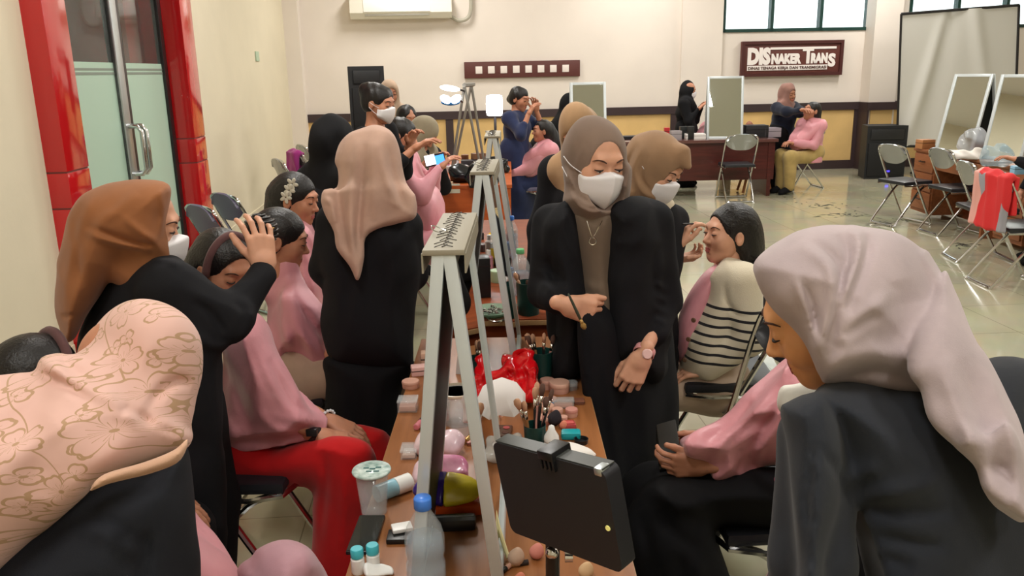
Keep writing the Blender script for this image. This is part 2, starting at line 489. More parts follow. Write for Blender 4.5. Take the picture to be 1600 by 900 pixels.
D0, D1 = YA2, YC
struct('wall_left', MB().box((XL-.2, YF, 0), (XL, YA, ZC)).box((XL-.2, YC2-.05, 0), (XL, YB, ZC)).box((XL-.2, YA, 3.2), (XL, YC2-.05, ZC)), m_wall_dim)
# back wall with clerestory openings
W1 = (at(1128, 48, YB)[0], at(1357, 48, YB)[0]); W2 = (at(1420, 20, YB)[0], 9.9); ZW = at(1240, 49, YB)[2]
b = MB(); z1 = ZC-.25
b.box((XL-.2, YB, 0), (XR+.2, YB+.2, ZW)).box((XL-.2, YB, z1), (XR+.2, YB+.2, ZC))
ZW2 = ZW
b.box((XL-.2, YB, ZW), (W1[0], YB+.2, z1)).box((W1[1], YB, ZW), (W2[0], YB+.2, z1)).box((W2[1], YB, ZW), (XR+.2, YB+.2, z1))
struct('wall_back', b, m_wall_lit)
def clerestory(n, x0, x1, k):
    t = thing('window_%d' % n, None, None, ((x0+x1)/2, YB+.1, ZW), kind='structure')
    f = MB(); w = .05
    f.box((x0, YB-.02, ZW), (x1, YB+.1, ZW+w)).box((x0, YB-.02, z1-w), (x1, YB+.1, z1))
    for i in range(k+1):
        x = x0+(x1-x0)*i/k; f.box((max(x0, x-w/2 if 0 < i < k else (x if i == 0 else x-w)), YB-.02, ZW), (min(x1, x+w/2 if 0 < i < k else (x+w if i == 0 else x)), YB+.1, z1))
    fo = f.build('window_frame', m_green_fr, t)
    for i in range(k):
        xa = x0+(x1-x0)*i/k+w/2; xb = x0+(x1-x0)*(i+1)/k-w/2
        MB().box((xa, YB+.05, ZW+w), (xb, YB+.055, z1-w)).build('window_pane', m_glass, t)
clerestory(1, W1[0], W1[1], 3); clerestory(2, W2[0], W2[1], 3)
# shallow wall pilasters, corner column
def bx(x0, x1, y0, z0=0, z1_=ZC): return MB().box((x0, y0, z0), (x1, YB, z1_))
x = at(1063, 80, YB)[0]
struct('trim_1', MB().box((XL, YB-.22, 0), (XL+.22, YB, ZC)), m_wall_lit)
struct('trim_2', bx(x, at(1127, 100, YB)[0]-.02, YB-.07), m_wall_lit)
x4, x5 = at(1362, 100, YB-.3)[0], at(1404, 100, YB-.3)[0]
struct('trim_3', MB().box((x4, YB-.3, 0), (x5, YB, ZC)), m_wall_lit)
# chair rail, wainscot and baseboard on the back wall
zr1 = at(1250, 161, YB)[2]; zr0 = at(1250, 173, YB)[2]; zb = .14
b = MB().box((XL+.22, YB-.05, zr0), (x4, YB, zr1)).box((x4-.03, YB-.35, zr0), (x5+.03, YB-.3, zr1)).box((x5, YB-.05, zr0), (XR, YB, zr1))
b.box((XL+.22, YB-.045, 0), (x4, YB, zb)).box((x4-.03, YB-.345, 0), (x5+.03, YB-.3, zb)).box((x5, YB-.045, 0), (XR, YB, zb))
for px in (703, 1052, 1336):
    xx = at(px, 210, YB)[0]; b.box((xx-.06, YB-.04, zb), (xx+.06, YB, zr0))
b.box((x4-.03, YB-.345, 0), (x4, YB, zr1))
struct('trim_4', b, m_rail)
b = MB().box((XL+.22, YB-.02, zb), (x4, YB, zr0)).box((x4+.04, YB-.32, zb), (x5-.04, YB-.3, zr0)).box((x5, YB-.02, zb), (XR, YB, zr0))
struct('trim_5', b, m_wains)
struct('baseboard_left', MB().box((XL, YF, 0), (XL+.015, YA-.02, .1)).box((XL, YC2+.02, 0), (XL+.015, YB-.22, .1)), m_wall_dim)
# ---- red clad door surround and frosted glass door
t = thing('door_1', None, None, (XL, (D0+D1)/2, 0), kind='structure')
zj = at(283, 217, YC)[2]
def clad(nm, ya, yb, xback):
    b = MB()
    for z0, z2 in ((0, .93), (.94, zj-.005), (zj+.005, 3.2)):
        b.box((xback, ya, z0), (XF, yb, z2), .004)
    b.build('red_panel_column', m_red, t)
    MB().box((xback+.01, ya+.005, 0), (XF-.006, yb-.005, 3.19)).build('panel_joint', m_joint, t)
clad('l', YA, YA2, XL-.23); clad('r', YC, YC2, XL-.23)
MB().box((XL-.23, YA2, 2.85), (XF, YC, 3.2), .004).build('red_lintel', m_red, t)
fr = MB(); w = .06
ym = atx(190, 150, XG)[1]
for (y0, y2) in ((YA2, YA2+.05), (ym-.10, ym-.012), (ym+.012, ym+.09), (YC-.09, YC)):
    fr.box((XG-.03, y0, 0), (XG+.03, y2, 2.85), .004)
for (y0, y2) in ((YA2, ym-.012), (ym+.012, YC)):
    fr.box((XG-.03, y0, 0), (XG+.03, y2, .1)).box((XG-.03, y0, 2.78), (XG+.03, y2, 2.85))
MB().box((XG-.035, ym-.10, 0), (XG+.038, ym+.02, 2.85), .006).build('aluminium_stile', m_alu, t)
fr.build('door_frame', m_blackfr, t)
zf = atx(180, 98, XG)[2]
for (y0, y2) in ((YA2+.05, ym-.10), (ym+.09, YC-.09)):
    MB().box((XG-.006, y0, .1), (XG+.006, y2, zf)).build('frosted_pane', m_frost, t)
    MB().box((XG-.006, y0, zf), (XG+.006, y2, 2.78)).build('clear_pane', mat('door_clear_glass', (215, 225, 220), .03, trans=.95, ior=1.15), t)
    MB().box((XG+.006, y0, zf-.085), (XG+.009, y2, zf-.068)).box((XG+.006, y0, zf-.055), (XG+.009, y2, zf-.040)).build('frost_line', mat('frost_grey', (130, 140, 130), .5), t)
for yy in (ym-.05, ym+.05):
    zt = atx(205, 200, XG+.13)[2]; zb2 = atx(212, 278, XG+.13)[2]
    MB().tube([(XG+.03, yy, zt), (XG+.10, yy, zt), (XG+.13, yy, zt-.04), (XG+.13, yy, zb2+.04), (XG+.10, yy, zb2), (XG+.03, yy, zb2)], .017, 10).build('pull_handle', m_chrome, t)
# what stands beyond the door: a pale corridor
m_corr = mat('corridor_paint', (198, 194, 186), .8)
struct('wall_corridor', MB().box((XL-1.6, YA-.6, 0), (XL-1.5, YC2+.8, 3.2)).box((XL-1.6, YC2+.7, 0), (XL-.2, YC2+.8, 3.2)).box((XL-1.6, YA-.7, 0), (XL-.2, YA-.6, 3.2)).box((XL-1.6, YA-.7, 3.2), (XL-.2, YC2+.8, 3.25)), m_corr)
struct('trim_6', MB().box((XL-.85, YC-.3, 0), (XL-.25, YC+.25, 3.1), .01), m_red)
# light switch plate on left wall, dots
pp = atx(401, 88, XL)
s_ = MB().box((XL, pp[1]-.09, pp[2]-.06), (XL+.015, pp[1]+.09, pp[2]+.06), .004).build('light_switch', mat('switch_plate', (176, 196, 170), .5)); tag(s_, 'small pale green switch plate high on the left wall', 'switch')
# ---- ceiling lamps (above the view; the frontmost is added to brighten the foreground)
m_lamp = mat('lamp_tube', (255, 252, 246), .5, emit=3.0)
lampT = local_thing('ceiling_lamp', 'long white fluorescent batten lamp on the ceiling', 'ceiling lamp', 'fluorescent battens on the ceiling')
MB().box((-.08, -.62, -.05), (.08, .62, 0), .01).build('housing', m_ceil, lampT)
MB().tube([(-.03, -.6, -.065), (-.03, .6, -.065)], .014).tube([(.03, -.6, -.065), (.03, .6, -.065)], .014).build('lamp_tube', m_lamp, lampT)
def area(loc, sx, sy, e, col=(1, .97, .92), rot=(0, 0, 0), nm='lamp_light'):
    d = bpy.data.lights.new(nm, 'AREA'); d.shape = 'RECTANGLE'; d.size = sx; d.size_y = sy; d.energy = e; d.color = col
    o = bpy.data.objects.new(nm, d); COL.objects.link(o); o.location = loc; o.rotation_euler = rot; return o
LAMPS = [(.7, -1.5), (-.6, .4), (2.4, .4), (-.5, 4.2), (2.8, 4.2), (6.4, 4.2), (-.4, 8.2), (2.9, 8.2), (6.4, 8.2), (-.3, 11.9), (3.0, 11.9), (6.6, 11.9)]  # first one, behind the camera, is an added fill for the front
for i, (x, y) in enumerate(LAMPS):
    if i == 0: place(lampT, (x, y, ZC))
    else: copy_tree(lampT, (x, y, ZC))
    e = (30 if y < 0 else 42) if y < 3 else (66 if y < 7 else (68 if y < 11 else 68))
    area((x, y, ZC-.12), .4, 1.25, e)
# daylight from outside
W = bpy.data.worlds.new('daylight'); SC.world = W; W.use_nodes = True
W.node_tree.nodes['Background'].inputs[0].default_value = (.93, .97, 1, 1); W.node_tree.nodes['Background'].inputs[1].default_value = 2.2
SC.view_settings.exposure = 0.0
# ---- air conditioner
a0 = at(546, 0, YB-.2); a1 = at(706, 22, YB-.2)
zc_ = a1[2]-.05
t = thing('air_conditioner', 'long white split air conditioner high on the back wall', 'air conditioner', ((a0[0]+a1[0])/2, YB, zc_))
m_ac = mat('ac_white', (232, 228, 214), .4)
pr = [(0, 0), (-.2, 0), (-.27, .08), (-.27, .32), (-.2, .36), (0, .36)]
MB().prism(pr, (a0[0], YB-.001, zc_), (0, 1, 0), (0, 0, 1), (a1[0]-a0[0], 0, 0)).build('body', m_ac, t)
MB().box((a0[0]+.2, YB-.285, zc_+.09), (a1[0]-.32, YB-.268, zc_+.3), .008).build('front_panel', mat('ac_panel', (250, 248, 244), .3), t)
MB().box((a0[0]+.22, YB-.262, zc_+.035), (a1[0]-.34, YB-.235, zc_+.06), .003).build('air_flap', mat('ac_flap', (150, 146, 134), .4), t)
MB().tube([(a1[0]-.05, YB-.1, zc_+.04), (a1[0]+.12, YB-.08, zc_-.04), (a1[0]+.28, YB-.08, zc_+.06), (a1[0]+.3, YB-.08, zc_+.5)], .03, 8, sm=5).build('hose', mat('hose_grey', (170, 165, 150), .6), t)
# ---- plaque with white squares
a0 = at(725, 97, YB-.03); a1 = at(906, 119, YB-.03)
t = thing('wall_plaque', 'long dark brown plaque with a row of white squares', 'plaque', ((a0[0]+a1[0])/2, YB, a1[2]))
m_plq = mat('plaque_brown', (92, 50, 46), .45)
za, zb3 = a0[2], a1[2]
MB().box((a0[0], YB-.05, zb3), (a1[0], YB, za), .008).build('board', m_plq, t)
n = 8
for i in range(n):
    xx = a0[0]+(a1[0]-a0[0])*(.125+.107*i); zz = (za+zb3)/2
    MB().box((xx-.052, YB-.056, zz-.055), (xx+.052, YB-.05, zz+.055), .004).build('white_square', mat('plaque_white', (232, 222, 216), .5), t)
# ---- sign
a0 = at(1159, 68, YB-.05); a1 = at(1314, 117, YB-.05)
t = thing('wall_sign', 'dark brown framed name sign with raised white lettering', 'sign', ((a0[0]+a1[0])/2, YB, a1[2]))
x0, x1, z0, z2 = a0[0], a1[0], a1[2], a0[2]+.03
MB().box((x0, YB-.06, z0), (x1, YB, z2), .01).build('board', mat('sign_board', (96, 50, 44), .5), t)
MB().box((x0, YB-.085, z2-.05), (x1, YB-.06, z2)).box((x0, YB-.085, z0), (x1, YB-.06, z0+.05)).box((x0, YB-.085, z0+.05), (x0+.05, YB-.06, z2-.05)).box((x1-.05, YB-.085, z0+.05), (x1, YB-.06, z2-.05)).build('frame', mat('sign_frame', (74, 34, 32), .45), t)
m_let = mat('letter_white', (240, 232, 228), .5)
def text(txt, x, z, size, y, xs=1, w=None, bold=0, ext=.006, mt=None, parent=None, rot=(PI/2, 0, 0), name='lettering', loc=None):
    c = bpy.data.curves.new(name, 'FONT'); c.body = txt; c.size = size; c.extrude = ext; c.offset = bold; c.resolution_u = 3
    o = bpy.data.objects.new('tmp', c); COL.objects.link(o)
    dg = bpy.context.evaluated_depsgraph_get(); me = bpy.data.meshes.new_from_object(o.evaluated_get(dg)); bpy.data.objects.remove(o)
    V = np.array([v.co[:] for v in me.vertices]); 
    if w: V[:, 0] = (V[:, 0]-V[:, 0].min())*w/(np.ptp(V[:, 0]))
    else: V[:, 0] *= xs
    Rm = np.array(Matrix.Rotation(rot[2], 3, 'Z') @ Matrix.Rotation(rot[1], 3, 'Y') @ Matrix.Rotation(rot[0], 3, 'X'))
    p = np.array((x, y, z) if loc is None else loc, float)
    V = V @ Rm.T + p
    Q = [list(pl.vertices) for pl in me.polygons]; bpy.data.meshes.remove(me)
    return _new_obj(name, V, Q, mt or m_let, False, parent)
wd = x1-x0; hh = z2-z0
yt = YB-.062
lb = z0+hh*.37
text('DIS', x0+wd*.06, lb, hh*.60, yt, w=wd*.225, bold=.022, parent=t, ext=.006)
text('NAKER', x0+wd*.295, lb, hh*.36, yt, w=wd*.295, bold=.014, parent=t, ext=.006)
text('T', x0+wd*.60, lb, hh*.60, yt, w=wd*.11, bold=.014, parent=t, ext=.006)
text('RAN', x0+wd*.685, lb, hh*.36, yt, w=wd*.165, bold=.014, parent=t, ext=.006)
text('S', x0+wd*.855, lb-hh*.10, hh*.48, yt, w=wd*.075, bold=.014, parent=t, ext=.006)
MB().box((x0+wd*.28, YB-.07, lb+hh*.385), (x0+wd*.93, YB-.06, lb+hh*.45)).build('lettering_bar', m_let, t)
MB().box((x0+wd*.06, YB-.07, z0+hh*.17), (x0+wd*.85, YB-.06, z0+hh*.31)).build('lettering_bar', m_let, t)
text('DINAS TENAGA KERJA DAN TRANSMIGRASI', x0+wd*.07, z0+hh*.20, hh*.11, YB-.074, w=wd*.77, bold=.001, parent=t, ext=.002, mt=mat('sign_frame', (74, 34, 32)))

bpy.context.view_layer.update()
_RZ = Matrix.Rotation(ALPHA, 4, 'Z')
for _o in list(COL.objects):
    if _o.parent is None and _o.type != 'CAMERA': _o.matrix_world = _RZ @ _o.matrix_world
at, atx, atz = _at, _atx, _atz
# ================================================================== FURNITURE
def wood(name, c1, c2, rough=.3, sc=3.0, axis='Y'):
    m = bpy.data.materials.new(name); m.use_nodes = True; N = m.node_tree.nodes; L = m.node_tree.links; b = N['Principled BSDF']
    tc = N.new('ShaderNodeTexCoord'); mp = N.new('ShaderNodeMapping'); s = {'Y': (9, .9, 9), 'X': (.9, 9, 9), 'Z': (9, 9, .9)}[axis]
    mp.inputs['Scale'].default_value = s; L.new(tc.outputs['Object'], mp.inputs['Vector'])
    n = N.new('ShaderNodeTexNoise'); n.inputs['Scale'].default_value = sc; n.inputs['Detail'].default_value = 8; n.inputs['Distortion'].default_value = .6; L.new(mp.outputs['Vector'], n.inputs['Vector'])
    r = N.new('ShaderNodeValToRGB'); r.color_ramp.elements[0].color = lin(c1); r.color_ramp.elements[1].color = lin(c2); r.color_ramp.elements[0].position = .32; r.color_ramp.elements[1].position = .68
    L.new(n.outputs['Fac'], r.inputs['Fac']); L.new(r.outputs['Color'], b.inputs['Base Color']); b.inputs['Roughness'].default_value = rough
    return m
m_top = wood('worn_table_top', (128, 78, 42), (158, 102, 60), .32)
m_edge = mat('table_edge', (176, 138, 96), .5)
m_tleg = mat('table_side', (96, 46, 26), .4)
m_red_wood = wood('reddish_wood', (112, 50, 24), (142, 68, 34), .35, axis='X')
m_orange = wood('orange_wood', (168, 78, 30), (190, 94, 40), .35, axis='X')
m_mahog = wood('mahogany', (62, 22, 20), (82, 32, 28), .3, axis='X')
m_desk = wood('desk_wood', (126, 74, 44), (150, 92, 56), .4)
m_knob = mat('dark_knob', (40, 30, 26), .3)
def table(label, x0, x1, y0, y1, mt, ms, group=None, th=.03, dep=.4, h=.75, over=.02, end_drop=True):
    t = thing('table', label, 'table', ((x0+x1)/2, (y0+y1)/2, 0), group)
    top = MB().box((x0, y0, h-th), (x1, y1, h), .004).build('table_top', mt, t)
    MB().box((x0-.002, y0-.003, h-th+.004), (x1+.002, y1+.003, h-.006), .002).build('edge_band', m_edge, sub(top, t))
    for s_, yy in (('n', y0+over), ('f', y1-over-.025)):
        MB().box((x0+over, yy, 0), (x1-over, yy+.025, h-th)).build('end_panel', ms, t)
    MB().box(((x0+x1)/2-.012, y0+over+.025, h-th-dep), ((x0+x1)/2+.012, y1-over-.025, h-th)).build('modesty_panel', ms, t)
    return t
TX0, TX1 = -.33, .225
TY1 = 2.86
xl = atz(530, 900, .75); xr_ = atz(975, 900, .75)
table('long brown worktable in the foreground covered in make-up', TX0, TX1, .62, TY1, m_top, m_tleg)
TY2, TY2e = 3.08, 5.3
table('second reddish worktable further back behind the foreground one', TX0, TX1+.0, TY2, TY2e, m_red_wood, m_red_wood)
# orange desk further away
oy = 7.0; xa = at(672, 292, oy)[0]; xb_ = at(800, 292, oy)[0]
t = thing('desk', 'orange wooden desk further down the row behind the pink cape', 'desk', ((xa+xb_)/2, oy+.3, 0))
MB().box((xa, oy, .72), (xb_, oy+2.0, .75), .004).build('desk_top', m_orange, t)
MB().box((xa+.01, oy+.01, .02), (xb_-.01, oy+.04, .72)).build('end_panel', m_orange, t); MB().box((xa+.01, oy+1.9, .02), (xb_-.01, oy+1.93, .72)).build('end_panel', m_orange, t)
p = at(700, 294, oy)
MB().box((p[0]-.10, oy+.002, p[2]-.045), (p[0]+.10, oy+.009, p[2]+.035), .002).build('inventory_sticker', mat('sticker_white', (214, 208, 190), .5), t)
# back mahogany table
by = 11.0
bx0 = at(925, 215, by)[0]; bx1 = at(1216, 208, by)[0]
t = thing('table', 'long dark mahogany table with front panel near the back wall', 'table', ((bx0+bx1)/2, by+.35, 0))
MB().box((bx0, by-.04, .71), (bx1, by+.72, .75), .005).build('table_top', mat('mahogany_top', (96, 62, 58), .18, coat=.5), t)
MB().box((bx0+.12, by, .22), (bx1-.03, by+.03, .71)).build('front_panel', m_mahog, t)
for xx in (bx0+.10, bx1-.12):
    MB().box((xx, by-.01, 0), (xx+.05, by+.68, .71)).build('end_panel', m_mahog, t)
# left neighbour of it, seen behind the centre woman
x2 = at(782, 262, 9.6)[0]
t = thing('table', 'dark brown table in the background behind the light brown headscarf', 'table', (.45, 9.9, 0))
MB().box((x2, 9.6, .71), (bx0-.03+.3, 10.3, .75), .005).build('table_top', mat('brown_top', (92, 60, 50), .3), t)
MB().box((x2+.1, 9.63, .25), (bx0+.2, 9.66, .71)).build('front_panel', wood('dull_brown', (92, 62, 48), (106, 74, 58), .4, axis='X'), t)
for xx in (x2+.1, bx0+.2): MB().box((xx, 9.63, 0), (xx+.04, 10.26, .71)).build('end_panel', m_mahog, t)
# ---- desks on the right
dx = 4.58
def drawer_desk(label, y0, y1, group):
    t = thing('desk', label, 'desk', (dx+.3, (y0+y1)/2, 0))
    MB().box((dx-.02, y0, .72), (dx+.62, y1, .75), .004).build('desk_top', m_desk, t)
    MB().box((dx+.36, y0+.03, .02), (dx+.38, y1-.03, .72)).build('modesty_panel', m_red_wood, t)
    MB().box((dx, y0+.01, 0), (dx+.58, y0+.04, .72)).build('end_panel', m_desk, t)
    ya = y1-.48
    MB().box((dx, ya, .06), (dx+.56, y1-.02, .72)).build('drawer_pedestal', m_desk, t)
    for k in range(3):
        z = .10+.205*k
        dr = MB().box((dx-.018, ya+.02, z), (dx+.002, y1-.04, z+.19), .006).build('drawer', m_desk, t)
        MB().tube([(dx-.02, (ya+y1)/2-.05, z+.11), (dx-.045, (ya+y1)/2-.04, z+.11), (dx-.045, (ya+y1)/2+.04, z+.11), (dx-.02, (ya+y1)/2+.05, z+.11)], .006, 6).build('drawer_handle', m_knob, sub(dr, t))
    MB().box((dx-.014, y0+.05, .56), (dx+.002, ya-.02, .71), .005).build('apron', m_desk, t)
    return t
drawer_desk('brown drawer desk on the right, further from the camera', 7.95, 9.45, None)
drawer_desk('brown drawer desk on the right, nearer, cut by the picture edge', 6.3, 7.78, None)
# ---- A-frame double mirrors
m_mirror = mat('mirror_glass', (226, 232, 230), .015, metal=1)
m_mback = mat('mirror_back_board', (30, 40, 38), .5)
m_tape = mat('beige_hinge_board', (150, 143, 126), .55)
m_stitch = mat('wire_stitch', (60, 54, 48), .4)
m_frame = mat('silver_painted_frame', (206, 214, 218), .35, metal=.25)
def aframe(label, c, w, h, spread, rz, z0=.75, tape=True, group=None, name='standing_mirror', thick=.022, fw=.022, face_mat=None, stitches=13):
    """two framed mirrors hinged at the top; w along local y, leaning apart along local x"""
    t = thing(name, label, 'mirror', (c[0], c[1], z0), group)
    t['_e'].rotation_euler = (0, 0, rz)
    o = (0, 0, 0); tt = T(); tt['_e'] = t['_e']; tt['_o'] = o
    L = math.hypot(h, spread/2-.02)
    for s_ in (1, -1):
        top = np.array([s_*.020, 0, h]); bot = np.array([s_*spread/2, 0, 0])
        up = nrm(top-bot); out = nrm(np.cross([0, 1, 0], up)*1.0)
        if out[0]*s_ < 0: out = -out
        y = np.array([0, 1., 0])
        def P(u, v, k): return bot+y*u+up*v+out*k   # k outwards
        fr = MB()
        fr.obox(P(-w/2, 0, -thick), y*fw, up*L, out*thick, .002).obox(P(w/2-fw, 0, -thick), y*fw, up*L, out*thick, .002)
        fr.obox(P(-w/2+fw, 0, -thick), y*(w-2*fw), up*fw, out*thick, .002).obox(P(-w/2+fw, L-fw, -thick), y*(w-2*fw), up*fw, out*thick, .002)
        fo = fr.build('mirror_frame', m_frame, tt)
        MB().obox(P(-w/2+fw*.8, fw*.8, -thick*.65), y*(w-1.6*fw), up*(L-1.6*fw), out*thick*.35).build('mirror_pane', face_mat or m_mirror, tt)
        MB().obox(P(-w/2+fw*.8, fw*.8, -thick*.95), y*(w-1.6*fw), up*(L-1.6*fw), out*thick*.28).build('back_board', m_mback, tt)
    if tape:
        hb = MB().obox((-.036, -w/2-.002, h-.004), (.072, 0, 0), (0, w+.004, 0), (0, 0, .010), .002)
        hb.obox((-.038, -w/2, h-.035), (.003, 0, 0), (0, w, 0), (0, 0, .034)).obox((.035, -w/2, h-.035), (.003, 0, 0), (0, w, 0), (0, 0, .034))
        ho = hb.build('hinge_board', m_tape, tt)
        if stitches:
            st = MB(); rs = np.random.RandomState(3)
            for k in range(stitches):
                yy = -w/2+.02+(w-.04)*k/(stitches-1)
                st.tube([(-.018+rs.uniform(-.006, .006), yy, h+.0065), (-.004, yy+.006, h+.010), (.012+rs.uniform(-.006, .006), yy+.003, h+.0065)], .0008, 5)
                st.tube([(-.004, yy, h+.007), (.003, yy+w/stitches*.8, h+.007)], .0010, 5)
            st.build('wire_stitch', m_stitch, sub(ho, tt))
            st = MB(); yy = -w/2+.14
            st.tube([(-.012, yy, h+.007), (-.030, yy-.01, h+.015), (-.034, yy+.012, h+.02), (-.012, yy+.01, h+.012), (-.004, yy+.004, h+.008)], .0012, 5, sm=4)
            st.build('loose_wire', m_chrome, sub(ho, tt))
    return t
mx = at(686, 402, 1.38)[0]
aframe('nearest hinged aluminium-framed mirror standing on the foreground table', (mx+.012, 1.56), .375, .634, .175, -.02)
p = at(750, 270, 2.5)
aframe('hinged aluminium-framed mirror at the far end of the foreground table', (p[0]+.012, 2.665), .36, .634, .205, -.03)
p = at(769, 216, 3.85)
aframe('hinged aluminium-framed mirror on the second table, partly hidden behind a similar one', (p[0], 4.05), .375, .634, .22, 0)
# on the orange desk: bare metal A-frame seen end on
p = at(722, 133, 7.6)
t = thing('folding_stand', 'tall thin metal trestle stand on the orange desk with clip lights', 'stand', (p[0], 7.8, .75))
hh = p[2]-.75
b = MB()
for (px, py) in ((703, 228), (752, 240)):
    for yo in (0, .3):
        q = at(px, py, 7.6); b.tube([(q[0]+(.08 if px > 730 else 0)*yo, 7.6+yo, .76), (p[0]+.02+(.05 if yo else 0), 7.6+yo*.9, .75+hh)], .012, 6)
b.tube([(p[0]+.02, 7.58, .75+hh), (p[0]+.09, 7.9, .75+hh)], .02, 6)
b.build('frame', mat('dull_steel', (150, 148, 142), .4, metal=.6), t)
m_ledw = mat('led_white', (255, 255, 255), .5, emit=6)
q = at(703, 138, 7.5); q2 = at(704, 157, 7.5)
t2 = thing('clip_light', 'lit white oval clip light at the top of the metal trestle', 'light', q)
MB().ball(q, (.09, .03, .025), 10, R=np.array(Matrix.Rotation(.15, 3, 'Y'))).build('led_head', m_ledw, t2)
MB().tube([q+np.array([.08, 0, -.01]), (p[0]+.02, 7.58, q[2]-.03)], .008, 6).build('clamp', m_blackfr, t2)
t2 = thing('clip_light', 'lit white and blue winged clip light below the oval one on the trestle', 'light', q2)
MB().ball(q2+np.array([-.04, 0, .01]), (.055, .02, .035), 10, R=np.array(Matrix.Rotation(.5, 3, 'Y'))).ball(q2+np.array([.045, 0, .01]), (.055, .02, .035), 10, R=np.array(Matrix.Rotation(-.5, 3, 'Y'))).build('led_head', m_ledw, t2)
MB().ball(q2+np.array([0, .01, -.015]), (.085, .02, .03), 10).build('blue_shell', mat('blue_shell', (40, 130, 215), .4), t2)
MB().tube([q2+np.array([.08, 0, 0]), (p[0]+.0, 7.58, q2[2]-.02)], .008, 6).build('clamp', m_blackfr, t2)
# square led light on a thin stand
q = at(773, 164, 5.6)
t2 = thing('led_panel_light', 'glowing square white light panel on a thin black stand', 'light', (q[0], 5.6, 0))
MB().box((q[0]-.055, 5.59, q[2]-.07), (q[0]+.05, 5.61, q[2]+.065), .02).build('light_panel', m_ledw, t2)
MB().box((q[0]-.05, 5.611, q[2]-.065), (q[0]+.045, 5.63, q[2]+.06), .008).build('back_shell', m_blackfr, t2)
b = MB().tube([(q[0], 5.62, q[2]-.05), (q[0], 5.62, .6)], .009, 8).tube([(q[0], 5.62, .62), (q[0], 5.62, .12)], .012, 8)
b.build('pole', m_blackfr, t2)
for a in (0, 2.1, 4.2): MB().tube([(q[0], 5.62, .35), (q[0]+.3*math.cos(a), 5.62+.3*math.sin(a), .01)], .008, 6).build('leg', m_blackfr, t2)
area((q[0], 5.55, q[2]), .1, .12, 3, (1, 1, 1), (PI/2, 0, 0), 'panel_glow')
# mirrors on the back table, facing the camera
m_dull = mat('mirror_dull', (206, 196, 160), .05, metal=1)
p = at(1127, 205, by+.1)
aframe('tall silver-framed mirror standing on the long mahogany table', (at(1131, 205, by+.3)[0], by+.33), .47, .80, .36, -PI/2-.12, group=None, tape=False, fw=.03)
aframe('silver-framed mirror on the background table behind the light brown headscarf', (at(918, 190, 10.0)[0], 10.0), .42, .78, .34, -PI/2+.04, tape=False, fw=.03)
# on the right desks
aframe('white-faced hinged mirror on the far drawer desk in front of the screen', (dx+.30, 8.95), .42, .80, .46, .50, tape=False, fw=.03)
aframe('hinged mirror at the near end of the far drawer desk, by the right picture edge', (dx+.33, 8.16), .40, .80, .38, .50, tape=False, fw=.03)
# ---- folding chairs
m_vinyl = mat('black_vinyl', (34, 35, 40), .35, bump=.15, bscale=200, bdist=.002)
m_greyback = mat('grey_backrest', (150, 152, 150), .22, metal=.55)
m_purp = mat('purple_grey_vinyl', (104, 100, 124), .4)
m_rub = mat('rubber_foot', (30, 30, 30), .7)
def chair_proto(back, seat, metal, nm='folding_chair'):
    t = local_thing(nm, 'x', 'chair')
    r = .0115
    # long inverted U: floor front -> top back
    w = .20
    MB().tube([(-w, .22, .012), (-w, .20, .06), (-w, -.02, .46), (-w, -.17, .76), (-w+.04, -.195, .83), (0, -.20, .845), (w-.04, -.195, .83), (w, -.17, .76), (w, -.02, .46), (w, .20, .06), (w, .22, .012)], r, 8, sm=5).build('front_frame', metal, t)
    MB().tube([(-w, .215, .02), (-w+.03, .222, .013), (w-.03, .222, .013), (w, .215, .02)], r, 8, sm=4).build('front_foot_bar', metal, t)
    w2 = .172
    MB().tube([(-w2, .17, .43), (-w2, .05, .36), (-w2, -.22, .03), (-w2+.04, -.235, .013), (w2-.04, -.235, .013), (w2, -.22, .03), (w2, .05, .36), (w2, .17, .43)], r, 8, sm=5).build('rear_frame', metal, t)
    s_ = MB().box((-.195, -.17, .435), (.195, .205, .475), .017); s_.build('seat', seat, t)
    MB().tube([(-.19, -.16, .43), (-.19, .195, .43), (.19, .195, .43), (.19, -.16, .43)], .009, 6, sm=3).build('seat_rim', metal, t)
    def f(u, v):
        x = (u-.5)*2; zz = (v-.5)
        wz = .088*(1-abs(x)**3.2)+.012
        return (x*.192, -.192-.018*(1-x*x)-zz*.05+.02, .755+zz*2*wz)
    bk = MB().grid(f, 15, 9, thick=.022); bk.build('backrest', back, t)
    MB().tube([(-w, -.02, .30+.155), (-.17, .02, .44)], .008, 6).tube([(w, -.02, .455), (.17, .02, .44)], .008, 6).build('hinge_link', metal, t)
    return t
ch_grey = chair_proto(m_greyback, m_vinyl, m_chrome)
_used = {}
def chair(proto, loc, rz, label, group=None, scale=1):
    k = id(proto)
    if k not in _used:
        _used[k] = 1; place(proto, loc, rz); proto['_e']['label'] = label; proto['_e'].scale = (scale,)*3
        if group: proto['_e']['group'] = group
        return proto['_e']
    return copy_tree(proto, loc, rz, label, group, scale)
ch_black = chair_proto(m_vinyl, m_vinyl, m_chrome)
ch_purp = chair_proto(m_purp, m_purp, m_chrome)
